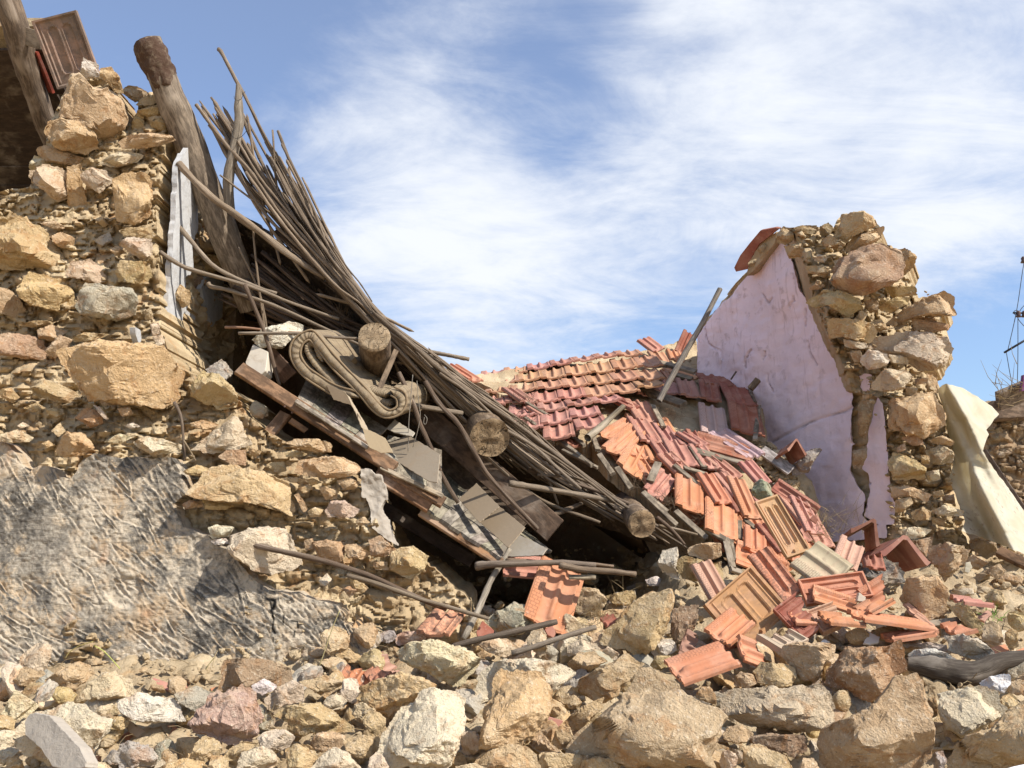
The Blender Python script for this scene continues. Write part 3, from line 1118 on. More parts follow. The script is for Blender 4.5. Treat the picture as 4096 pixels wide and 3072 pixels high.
def build_left_wall():
    root = empty('stone_wall', at(100, 690, 4.4))
    tag(root, 'broken rubble-stone wall with mud mortar and rough grey render, left of the caved-in roof', 'wall')
    outline = [(-300, 192), (0, 191), (30, 187), (44, 156), (50, 122), (60, 100), (70, 84), (84, 74), (97, 72), (111, 80), (121, 98), (124, 118),
               (135, 126), (139, 96), (150, 93), (166, 92), (172, 104), (173, 132), (165, 146), (159, 175), (157, 210), (156, 240), (159, 262), (161, 330), (172, 362), (196, 378), (214, 380), (236, 392),
               (246, 415), (262, 428), (282, 440), (300, 444), (330, 456), (352, 474), (366, 492), (376, 520), (392, 548), (412, 556), (430, 566), (446, 580),
               (470, 600), (470, 700), (-300, 800)]
    rag = ragged(outline, 4, 1.3, 4)

    def back(px, py, V):
        B = V.copy()
        B[:, 1] = np.maximum(V[:, 1] + 0.25, 5.25)
        return B
    me = sheet_mesh('core', rag, 1.9, core_front, back, open_back=True)
    obj('core', me, M_CORE, root, -root.location)

    # the old outer render that still clings to the lower wall
    top = pts('C 0,310 60,320 110,390 160,480 215,540 270,490 330,480 410,510 420,560 500,590 560,530 580,470 620,440 690,395 780,410 900,430 1010,420 1120,430 1260,420 1300,470 1330,560 1360,650 1370,690 1290,760 1300,830 1330,900 1350,940 1460,970 1530,1000 1600,1070 1700,1120 1790,1230 1850,1310 1960,1390')
    top += pts('G 130,850 260,860 380,870 470,930 560,940 640,960 700,1030 690,1090 740,1130 860,1140 950,1170 960,1240 880,1330 800,1400')
    poly = [(-300, 425), (-60, 432)] + top + [(370, 690), (300, 720), (-300, 800)]
    poly = ragged(poly, 4, 0.9, 9)

    keep = {}

    def ren_front(px, py):
        """trowel-dragged render: hundreds of separate slanting strokes, each a cut with a raised lip"""
        Y = 4.20 - 0.0005 * (py - 560)
        P = at_np(px, py, Y)
        X, Z = P[:, 0], P[:, 2]
        h = 0.014 * vnoise(P, 2.6, 34) + 0.006 * vnoise(P, 9, 35)
        st = np.zeros(len(px))
        rg = np.random.default_rng(12)
        x0, x1, z0, z1 = X.min(), X.max(), Z.min(), Z.max()
        for k in range(1800):
            cx, cz = rg.uniform(x0, x1), rg.uniform(z0, z1)
            c3 = np.array([[cx, 4.2, cz]])
            a = math.radians(36 + 16 * vnoise(c3, 1.4, 91)[0] + rg.normal() * 10)
            L = rg.uniform(0.04, 0.24)
            w = rg.uniform(0.0035, 0.009)
            m = np.nonzero((np.abs(X - cx) < L) & (np.abs(Z - cz) < L))[0]
            if len(m) == 0:
                continue
            dx, dz = X[m] - cx, Z[m] - cz
            u = dx * math.cos(a) - dz * math.sin(a)
            q = dx * math.sin(a) + dz * math.cos(a) + 0.012 * np.sin(u * 21 + k) * rg.uniform(0, 1)
            e = np.clip(1 - np.abs(u) / (L * 0.5), 0, 1) ** 0.5
            f = q / w
            prof = np.where(f < 0, np.exp(-((f + 0.9) / 0.55) ** 2) * 0.9, -np.exp(-((f - 0.6) / 0.75) ** 2))
            amp = rg.uniform(0.35, 1.0)
            st[m] += prof * e * amp
        st = np.clip(st, -1.6, 1.6)
        msk = np.clip(vnoise(P, 2.6, 92) * 1.8 + 0.6, 0.12, 1)
        grit = 0.0045 * vnoise(P, 40, 36) + 0.0055 * vnoise(P, 85, 40) + 0.004 * vnoise(P, 20, 49)
        h = h + 0.0060 * st * msk + grit * 0.8
        h -= 0.016 * np.clip((vnoise(P, 6, 44) - 0.38) * 4, 0, 1)
        keep['c'] = np.clip(0.30 + 0.40 * st * msk + 0.35 * vnoise(P, 3.0, 45), 0, 1)
        return at_np(px, py, Y - h)

    def ren_back(px, py, V):
        B = V.copy()
        B[:, 1] = V[:, 1] + 0.14
        return B
    drip = [pts('G 125,915 185,925 180,960 160,1000 175,1060 165,1130 185,1165'), pts('G 150,930 165,1050'), pts('G 250,1030 243,1100'), pts('G 305,1075 350,1080 355,1130'),
            pts('G 330,1150 325,1190'), pts('G 172,1200 170,1230')]

    def drips(px, py, V):
        r = np.zeros(len(px))
        for k, line in enumerate(drip):
            for i in range(len(line) - 1):
                (x0, y0), (x1, y1) = line[i], line[i + 1]
                ex, ey = x1 - x0, y1 - y0
                t = np.clip(((px - x0) * ex + (py - y0) * ey) / (ex * ex + ey * ey), 0, 1)
                d = np.hypot(px - x0 - t * ex, py - y0 - t * ey)
                w = 1.9 if (k == 0 and i < 3) else 0.9
                r = np.maximum(r, np.clip(1.5 - d / w, 0, 1))
        return r
    me = sheet_mesh('render', poly, 1.1, ren_front, ren_back, drips, lambda: keep['c'], open_back=True)
    o = obj('render', me, M_RENDER, root, -root.location)
    o['label'] = 'rough grey lime render raked into diagonal ridges'

    # stones of the wall, the large ones where they sit
    data = [
        ('A 455,850 500,690 540,580 600,560 680,660 780,660 880,750 930,880 880,960 820,1030 720,1040 680,940 560,870', -.10, OCH, .8),
        ('A 340,990 350,900 440,870 560,900 680,960 720,1090 620,1140 500,1110 400,1070', -.10, OCH, .8),
        ('A 600,540 620,430 670,460 720,480 730,560 640,590 580,570', 0, WHITE, .5),
        ('A 740,510 820,500 870,570 910,690 850,680 790,610 740,570', .02, TAN, .6),
        ('A 915,660 940,630 1010,640 1090,690 1050,740 990,750 920,700', .05, BRN, .7),
        ('A 1010,770 1070,710 1180,700 1190,740 1080,790', .05, TAN, .8), ('A 1020,820 1200,770 1230,850 1120,890', .05, TAN, .8),
        ('A 970,900 1010,830 1060,860 1060,960 980,980', .05, TAN, .7), ('A 1110,910 1180,870 1250,910 1210,960 1130,960', .03, MUD, .7),
        ('A 890,1050 950,1000 1100,990 1250,1000 1280,1040 1150,1080 980,1095 910,1090', -.06, OCH, .9),
        ('A 740,1210 860,1130 950,1110 1050,1150 1000,1200 860,1235', -.04, PALE, .8),
        ('A 230,1260 330,1220 460,1240 520,1330 540,1450 430,1480 330,1400 230,1340', -.08, PNK, .8),
        ('A 600,1290 680,1240 780,1260 830,1340 730,1420 640,1360', -.06, PNK, .8),
        ('A 840,1340 900,1290 1080,1290 1130,1350 1115,1480 1105,1600 1000,1650 870,1620 850,1500', -.14, OCH, .8),
        ('A 280,1110 330,1075 480,1120 640,1180 520,1215 320,1185', -.03, TAN, .8), ('A 220,1210 260,1150 380,1180 370,1215 240,1265', -.03, PALE, .7),
        ('A 500,1240 600,1220 610,1330 640,1450 630,1600 540,1600 500,1480', .0, RED, .6),
        ('B -120,200 90,110 220,150 330,230 430,330 490,450 430,510 330,520 200,500 60,490 -120,480', -.08, OCH, .6),
        ('B 140,650 220,540 320,560 450,600 530,680 540,800 420,820 240,770 150,720', -.09, TAN, .8),
        ('B 570,790 620,660 640,620 800,640 960,650 1010,720 1000,850 880,890 770,870 600,850', -.10, GREY, .7),
        ('B -60,660 60,660 150,740 190,820 120,870 -60,800', -.06, TAN, .7),
        ('B 490,560 520,470 660,440 740,500 790,590 720,615 600,585', -.06, PNK, .8),
        ('B 890,330 950,280 1110,290 1120,400 1060,440 960,390', -.11, PALE, .8), ('B 890,230 960,200 1100,205 1150,260 1100,292 920,270', -.10, TAN, .8),
        ('B 860,520 900,450 1080,460 1120,560 1060,620 880,600', -.07, TAN, .7), ('B 380,270 450,240 550,280 530,360 430,340', -.03, OCH, .7),
        ('B 300,170 400,150 490,210 400,212', -.03, TAN, .9), ('B 810,360 870,340 930,390 860,410', -.05, TAN, .8),
        ('B -60,1000 140,990 260,1020 340,1090 370,1150 280,1180 120,1160 -60,1130', -.05, RED, .7), ('B 340,1110 440,1000 530,1040 480,1130 400,1160', -.06, TAN, .8),
        ('B 280,960 380,920 490,970 400,1040 300,1020', -.04, OCH, .7), ('B 540,1020 620,980 800,990 700,1035 560,1045', -.06, TAN, 1.0),
        ('B 150,920 250,890 440,890 380,915 240,940', -.04, OCH, 1.1), ('B 700,300 800,240 830,300 760,340', .0, GREY, .7), ('B 690,130 740,110 800,180 760,200', .02, TAN, .7),
        ('B 470,1130 590,1090 740,1060 860,1050 1000,1080 1170,1100 1330,1270 1340,1330 1300,1400 1290,1490 1150,1530 960,1480 770,1490 650,1490 560,1330 510,1230', -.20, OCH, .55),
        ('B 1420,1360 1500,1270 1610,1300 1740,1430 1740,1540 1600,1540 1420,1450', -.04, MUD, .8), ('B 1520,1250 1630,1180 1710,1270 1650,1340 1560,1295', .10, GREY, .8),
        ('B 240,1390 330,1330 450,1370 560,1420 620,1480 420,1490 260,1440', -.06, TAN, .8), ('B 0,1400 80,1390 140,1450 90,1490 0,1440', -.05, OCH, .8),
        ('B 690,1520 760,1530 800,1610 740,1590', -.06, PALE, .8), ('B 740,1480 820,1450 890,1510 760,1512', -.07, TAN, .9),
        ('C -60,270 130,220 240,280 210,312 60,315', -.12, PALE, .9), ('C 420,380 500,240 620,260 690,350 600,410 500,420', -.16, OCH, .7),
        ('C 1000,310 1100,270 1330,330 1320,390 1130,402 1030,350', -.14, PALE, .9), ('C 780,310 880,250 990,270 900,312', -.12, PALE, .9),
        ('C 1430,360 1550,260 1730,130 1790,200 1850,320 1700,370 1550,390', -.06, PALE, .6), ('C 1620,420 1680,370 1810,370 1810,480 1700,470', -.12, RED, .8),
        ('C 1810,370 1850,350 1930,380 1880,425', -.08, TAN, .8),
        ('X 765,1975 815,1905 880,1865 980,1875 1070,1900 1130,1930 1140,1990 1170,2040 1150,2060 1080,2030 1000,2010 900,2000 800,1990', -.14, OCH, .7),
        ('C 1360,520 1450,480 1540,500 1480,560 1390,550', -.10, TAN, .8), ('C 1350,770 1400,740 1490,750 1490,790 1380,802', -.10, OCH, .8),
        ('C 1500,740 1600,740 1720,780 1650,812 1520,802', -.08, TAN, .8),
        ('X 920,2190 940,2140 1000,2115 1070,2110 1150,2120 1170,2190 1200,2240 1190,2260 1110,2292 1050,2280 960,2230', -.16, PALE, .7),
        ('C 1540,940 1600,920 1720,940 1680,1000 1560,1022', -.14, WHITE, .8), ('C 1560,1040 1660,1020 1690,1060 1590,1068', -.14, WHITE, .8),
        ('F 460,1240 540,1210 700,1210 780,1240 780,1310 640,1302', -.12, OCH, .9), ('F 530,1450 560,1360 700,1340 860,1340 950,1380 1000,1450 850,1490 640,1492', -.10, OCH, .8),
        ('F 600,1510 650,1500 710,1530 640,1552', -.07, TAN, .8), ('F 540,1570 620,1550 650,1570 590,1612', -.07, OCH, .8), ('F 700,1560 800,1560 830,1620 740,1652', -.05, OCH, .8),
        ('F 830,1520 920,1500 990,1530 960,1580 880,1582', -.07, TAN, .8), ('F 420,1500 520,1490 590,1510 540,1532 430,1522', -.08, OCH, .9),
        ('F 280,1440 330,1390 430,1380 450,1440 380,1470', -.05, TAN, .7), ('F 440,1310 500,1290 600,1320 560,1345 460,1340', -.05, TAN, .8),
        ('G 560,260 600,190 700,190 800,250 760,310 580,312', -.08, PNK, .7), ('G 780,340 840,310 880,350 800,372', -.12, TAN, .9), ('G 330,160 360,140 420,250 390,272', -.08, OCH, .8),
        ('G 540,110 640,110 640,170 560,182', -.05, TAN, .7), ('G 360,90 430,70 460,110 380,112', -.06, OCH, .8), ('G 460,500 560,480 680,500 690,600 640,650 500,640', -.06, RED, .6),
        ('G 700,520 780,510 880,580 820,620 720,602', -.08, OCH, .8), ('G 510,780 570,730 600,770 560,820 520,812', -.14, PALE, .8),
        ('G 430,270 480,240 540,260 520,310 450,310', -.06, OCH, .7), ('G 400,490 460,470 470,540 410,560', -.07, RED, .7), ('G 880,480 960,450 1080,560 1000,600 900,600', -.08, RED, .7),
        ('G 740,760 830,800 870,830 830,870 760,850', -.10, OCH, .7), ('G 570,850 640,820 700,850 640,880', -.10, OCH, .8), ('G 690,840 770,810 800,850 740,900', -.10, RED, .7),
        ('G 910,640 1010,640 1020,700 930,700', -.06, TAN, .7), ('G 1040,560 1200,530 1310,600 1280,700 1180,760 1050,700', -.05, MUD, .7),
        ('C 180,60 270,20 330,60 250,90', -.10, OCH, .9), ('C 330,90 380,60 470,100 420,130', -.10, TAN, .9), ('C 560,130 640,60 740,100 760,170 660,200', -.10, RED, .7),
        ('C 690,40 740,60 800,140 760,130', -.14, PALE, .8), ('C 920,190 980,170 1030,195 960,210', -.14, WHITE, .9), ('C 1410,170 1500,150 1610,180 1560,220 1450,210', -.06, OCH, .9),
        ('C 380,230 440,170 480,230 430,270', -.1, TAN, .8), ('C 130,190 170,165 215,190 160,208', -.12, PALE, .9), ('C 870,60 950,50 980,100 900,120', -.10, OCH, .8),
        ('C 310,320 360,300 400,330 350,350', -.14, TAN, .9), ('B 1330,630 1400,690 1410,760 1340,790 1290,700', .25, OCH, .7),
        ('A 1320,1580 1400,1540 1480,1600 1460,1659 1330,1659', .65, OCH, .7), ('A 1350,1350 1420,1330 1440,1420 1360,1440', .6, OCH, .7), ('A 1390,1500 1450,1480 1500,1510 1440,1540', .6, TAN, .8),
        ('B 1290,130 1380,60 1480,90 1520,180 1420,260 1320,230', .70, RUST, .7), ('B 1420,300 1520,240 1600,280 1600,370 1480,390', .75, TAN, .7),
        ('B 1380,400 1480,390 1600,410 1650,500 1520,540 1400,500', .8, TAN, .7), ('B 1360,580 1450,540 1520,600 1500,690 1400,660', .7, BRN, .7),
        ('B 1110,920 1170,910 1190,990 1130,1010', .0, PNK, .7), ('B 1060,820 1110,800 1130,870 1080,900', .0, TAN, .8), ('B 1130,1010 1200,1000 1220,1100 1160,1080', -.05, PALE, .7),
    ]
    rng = random.Random(11)
    for i, (s, yo, tint, th) in enumerate(data):
        wall_part_stone(root, s, yo, vary(tint, rng), th, 100 + i)

    # loose chips bedded in the mortar, too small to pick apart
    chips(root, outline, 1450, 3.0, 12.0, 'mortar_chips', 55,
          lambda x, y: at_np(x, y, wall_depth(x, y) - 0.015 - 0.05 * vnoise(at_np(x, y, wall_depth(x, y)), 3.0, 23)), squash=0.55, keep=lambda x, y: ~inside(poly, x, y))

    # white plaster flakes left on the return of the wall, which faces the sun
    o = (-1.955, 5, 2)
    n = (1, 0, 0)
    strip = pts('A 1140,1340 1180,1200 1240,1110 1285,1015 1305,1100 1335,1150 1368,1255 1335,1400 1345,1450 1300,1510 1285,1570 1262,1659') + pts('B 1262,60 1250,200 1256,340 1225,400 1275,445 1285,590 1275,740 1305,752 1368,880 1342,1000 1345,1100 1370,1272 1310,1250 1232,1100 1222,950 1190,800 1160,700 1175,520 1200,430 1160,330 1150,200 1140,20')
    flakes = [strip, 'B 1380,850 1420,780 1478,705 1490,820 1472,1150 1405,1275 1375,1240',
              'B 1530,640 1560,580 1610,545 1700,600 1690,860 1620,930 1560,770', 'B 1060,930 1090,960 1110,1030 1090,1060 1060,990', 'B 1160,1060 1215,1080 1225,1150 1180,1130']

    for i, s in enumerate(flakes):
        pl = pts(s) if isinstance(s, str) else s
        q = on_plane_np(np.array([t[0] for t in pl]), np.array([t[1] for t in pl]), o, n)
        if i == 0:      # the main strip: straight along the corner, broken along its inner edge
            q = [(0, y, z) for y, z in [(4.735, 2.84), (4.735, 3.2), (4.74, 3.5), (4.735, 3.74), (4.80, 3.84), (4.90, 3.95), (4.99, 4.03), (5.06, 3.93), (5.14, 3.80), (5.06, 3.66), (5.12, 3.50), (5.03, 3.36), (5.07, 3.22), (4.97, 3.12), (5.03, 2.98), (4.95, 2.86), (5.0, 2.70), (4.86, 2.66)]]
        pl = ragged([(t[1] * 100, t[2] * 100) for t in q], 3.0, 1.1, i)
        xo = o[0] - 0.015 - (0.03 if i > 0 else 0)

        def fr(u, w, xo=xo, i=i):
            P = np.stack([np.full(len(u), xo), u / 100, w / 100], -1)
            P[:, 0] += 0.006 * vnoise(P, 4, 60 + i) + 0.0015 * vnoise(P, 30, 61)
            return P

        def bk(u, w, V):
            B = V.copy()
            B[:, 0] -= 0.03
            return B
        me = sheet_mesh('plaster_flake', pl, 1.3, fr, bk, lambda px, py, V: np.zeros(len(px)))
        obj('plaster_flake', me, M_WHITE, root, -root.location)

    # inner body of the return wall that runs back into the house
    q = on_plane_np(np.array([168, 192, 214, 236, 250, 250, 160, 158]), np.array([112, 142, 190, 262, 330, 440, 440, 300]), (-1.99, 5, 2), n)
    pl = ragged([(max(t[1], 5.0) * 100, t[2] * 100) for t in q], 8, 2.5, 3)

    def fr2(u, w):
        P = np.stack([np.full(len(u), -1.99), u / 100, w / 100], -1)
        U = P[:, [1, 2]] + 0.03 * np.stack([vnoise(P, 8, 45), vnoise(P, 8, 46)], -1)
        P[:, 0] += 0.07 * lumps(U * np.array([1, 1.5]), 0.17, 41) + 0.03 * lumps(U, 0.07, 42) + 0.02 * vnoise(P, 12, 43) - 0.09
        return P

    def bk2(u, w, V):
        B = V.copy()
        B[:, 0] -= 0.16
        return B
    obj('return_core', sheet_mesh('return_core', pl, 1.4, fr2, bk2), M_CORE, root, -root.location)

    # grey plaster on the broken jamb at the right-hand end
    gp = ['F 1000,1430 1060,1425 1110,1470 1180,1550 1195,1659 1140,1659 1010,1640 1000,1500', 'G 820,-5 960,-10 985,80 1010,150 965,240 985,290 1020,330 1040,400 1060,470 1095,525 1000,470 900,390 885,250 835,100']
    for i, s in enumerate(gp):
        pl = ragged(pts(s), 1.5, 0.5, 30 + i)

        def fr3(px, py):
            Y = 4.33 + (px - 370) * 0.002
            P = at_np(px, py, Y)
            return at_np(px, py, Y - 0.03 * vnoise(P, 5, 51) - 0.010 * vnoise(P, 18, 53) - 0.006 * vnoise(P, 45, 52))

        def bk3(px, py, V):
            B = V.copy()
            B[:, 1] += 0.06
            return B
        obj('jamb_plaster', sheet_mesh('jamb_plaster', pl, 0.9, fr3, bk3, lambda px, py, V: np.zeros(len(px))), M_GREYPL, root, -root.location)
    return root


def chips(root, poly, count, rmin, rmax, name, seed, place, squash=0.7, keep=None, mat=None, label=None, cat=None, tints=True):
    """very many small angular stones as one mass of real geometry; sizes in picture px"""
    rng = np.random.default_rng(seed)
    D, F = ico(2)
    xs = [p[0] for p in poly]; ys = [p[1] for p in poly]
    X = rng.uniform(min(xs), max(xs), count * 6)
    Y = rng.uniform(min(ys), max(ys), count * 6)
    m = inside(poly, X, Y)
    m &= (X > -380) & (X < 1400) & (Y < 830)
    if keep is not None:
        m &= keep(X, Y)
    X, Y = X[m][:count], Y[m][:count]
    C = place(X, Y)
    Vs, Fs = [], []
    nv = len(D)
    for i in range(len(X)):
        r = rmin + (rmax - rmin) * rng.random() ** 2.6
        s = r * 0.5 * C[i][1] / FPX
        V = D * (1 + 0.22 * rng.normal(size=nv)[:, None] * 0.6)
        V = facet(V, rng, 5, 0.0, 0.45, 0.8)
        V *= s * np.array([rng.uniform(0.9, 1.6), rng.uniform(0.7, 1.2), rng.uniform(0.5, 1.0) * squash / 0.7])
        a = rng.uniform(0, 6.28)
        b = rng.normal() * 0.35
        ca, sa, cb, sb = math.cos(a), math.sin(a), math.cos(b), math.sin(b)
        Rz = np.array([[ca, -sa, 0], [sa, ca, 0], [0, 0, 1]])
        Ry = np.array([[cb, 0, sb], [0, 1, 0], [-sb, 0, cb]])
        Vs.append(V @ Rz.T @ Ry.T + C[i])
        Fs.append(F + i * nv)
    me = mesh_from(name, np.concatenate(Vs), np.concatenate(Fs), False)
    base = Vector((0, 0, 0)) if root is None else root.location
    o = obj(name, me, mat or M_EARTH, root, -base)
    stuff(o)
    return o


build_left_wall()


# ------------------------------------------------------------------ the lilac gable wall on the right
PW_O = Vector((2.66, 6.0, 2.0))
PW_E = Vector((-0.92, 2.0, 0)).normalized()
PW_N = Vector((-PW_E.y, PW_E.x, 0))         # faces left, towards the yard
if PW_N.x > 0:
    PW_N = -PW_N


def build_gable_wall():
    root = empty('gable_wall', (2.9, 6.1, 1.4))
    tag(root, 'lilac plastered gable wall with a broken rubble-stone end, right of the tiled roof', 'wall')
    main = pts('W 1690,497 1700,530 1722,590 1732,630 1748,652 1770,690 1797,716 1815,760 1840,792 1842,850') + pts('L 755,60 760,130 750,280 748,400 762,500 748,600 745,700 775,770 800,820 830,860 852,900 842,980 830,1040 870,1075 920,1105 1000,1095 1010,1200') \
        + pts('L 400,1250 100,900') + pts('J 900,1300 560,900') + pts('W 1500,900 1505,800 1507,725 1525,700 1545,672 1562,652 1580,640 1600,608 1622,575 1645,552 1668,520')
    strip = pts('L 900,330 915,230 942,165 978,210 988,330 1000,480 1010,700 1028,850 1062,960 1050,1100 960,1112 880,1066 842,1034 858,960 884,860 872,720 824,694 838,620 862,560 880,420')
    bits = [pts('L 815,10 850,-10 900,0 890,40 870,30 825,45'), pts('L 822,50 870,28 885,60 880,110 840,125 818,90')]
    cracks = [pts('J 580,170 590,260 610,320 640,350 690,380 705,430 690,465 688,530'), pts('J 1335,60 1330,190'), pts('J 1345,300 1360,380 1410,480'), pts('J 940,365 900,420 888,470 895,500'),
              pts('J 1040,380 1020,440'), pts('J 1040,545 1048,610 1080,680'), pts('L 760,500 790,640 770,700'), pts('L 830,705 860,760 878,800 820,830'), pts('L 870,860 862,920 845,1000'),
              pts('K 270,690 320,760 350,720'), pts('K 480,790 520,740 515,710')]
    stain_line = pts('J 1075,1045 1200,985 1350,905 1480,860 1600,825 1680,790')

    def seg_d(px, py, line):
        r = np.full(len(px), 99.0)
        for i in range(len(line) - 1):
            (x0, y0), (x1, y1) = line[i], line[i + 1]
            ex, ey = x1 - x0, y1 - y0
            t = np.clip(((px - x0) * ex + (py - y0) * ey) / (ex * ex + ey * ey), 0, 1)
            r = np.minimum(r, np.hypot(px - x0 - t * ex, py - y0 - t * ey))
        return r

    nn = np.array(PW_N[:])

    def fr(px, py):
        P = on_plane_np(px, py, PW_O[:], PW_N[:])
        h = 0.025 * vnoise(P, 2.2, 71) + 0.010 * vnoise(P, 6, 72) + 0.004 * vnoise(P, 16, 73)
        S = P * np.array([1, 1, 2.5])
        h += 0.004 * vnoise(S, 9, 74)
        wob = 0.5 * vnoise(P, 30, 75)
        for c in cracks:
            d = seg_d(px + wob, py + wob, c)
            h -= 0.03 * np.clip(1.1 - d / 0.8, 0, 1)
        d = seg_d(px, py, stain_line)
        h -= 0.012 * np.clip(1.2 - d / 1.6, 0, 1)
        return P + nn * h[:, None]

    def bk(px, py, V):
        return on_plane_np(px, py, (PW_O - PW_N * 0.035)[:], PW_N[:])

    def stn(px, py, V):
        wob = 1.3 * vnoise(V, 12, 76)
        d = seg_d(px, py + wob, stain_line)
        r = np.clip(1.25 - d / 1.5, 0, 1) * np.clip(0.55 + 0.8 * vnoise(V, 7, 77), 0, 1)
        for c in cracks:
            d = seg_d(px, py, c)
            r = np.maximum(r, 0.6 * np.clip(1.1 - d / 0.6, 0, 1))
        return r
    for nm, pl, sd in [('plaster', main, 1), ('plaster', strip, 2), ('plaster', bits[0], 3), ('plaster', bits[1], 4)]:
        me = sheet_mesh(nm, ragged(pl, 2.2, 0.5, sd), 1.1, fr, bk, stn)
        obj(nm, me, M_PINK, root, -root.location)

    # core: the thick stone body behind the plaster, seen at the broken end and along the top
    edge = pts('W 1510,715 1530,688 1566,646 1602,602 1648,545 1690,493') + pts('K 395,210 500,200 640,200 800,200 850,130 1000,95 1090,130 1150,210 1160,310 1290,370 1390,430 1330,540 1400,650 1420,720 1600,700 1660,800 1560,900 1640,960 1650,1080 1560,1240 1460,1270 1560,1340 1560,1430 1600,1500 1610,1600') \
        + pts('L 1430,300 1440,420 1500,500 1490,640 1470,750 1510,880 1520,1000 1570,1060 1560,1150 1640,1300 1640,1420 1000,1420 700,1300') + pts('W 1760,1200 1500,1000 1505,800')

    def cfr(px, py):
        # the broken end leans back: facing the viewer right of the plaster edge, in the plaster plane left of it
        P1 = on_plane_np(px, py, (PW_O - PW_N * 0.085)[:], PW_N[:])
        endx = np.interp(py, [100, 230, 260, 300, 340, 370, 392, 398, 430, 480, 524, 560, 600], [768, 790, 800, 810, 826, 842, 848, 880, 887, 891, 897, 900, 880])
        Y2 = 6.12 + 0.0006 * (420 - py) + np.clip(px - endx, 0, 200) * 0.0012
        t = np.clip((px - endx + 6) / 10, 0, 1)
        Y = P1[:, 1] * (1 - t) + np.minimum(Y2, 6.6) * t
        P = at_np(px, py, Y)
        U = P[:, [0, 2]] + 0.03 * np.stack([vnoise(P, 8, 81), vnoise(P, 8, 82)], -1)
        d = 0.09 * lumps(U * np.array([1, 1.5]), 0.16, 83) + 0.05 * lumps(U * np.array([1, 1.4]), 0.075, 84) + 0.02 * lumps(U, 0.035, 85) + 0.05 * vnoise(P, 4, 86) + 0.012 * vnoise(P, 30, 87)
        return at_np(px, py, Y - d * (0.5 + 0.5 * t) + 0.06 * t)

    def cbk(px, py, V):
        B = V.copy()
        B = B - nn * 0.30
        B[:, 1] += 0.35
        return B
    obj('core', sheet_mesh('core', ragged(edge, 3, 1.0, 8), 1.5, cfr, cbk, open_back=True), M_CORE, root, -root.location)

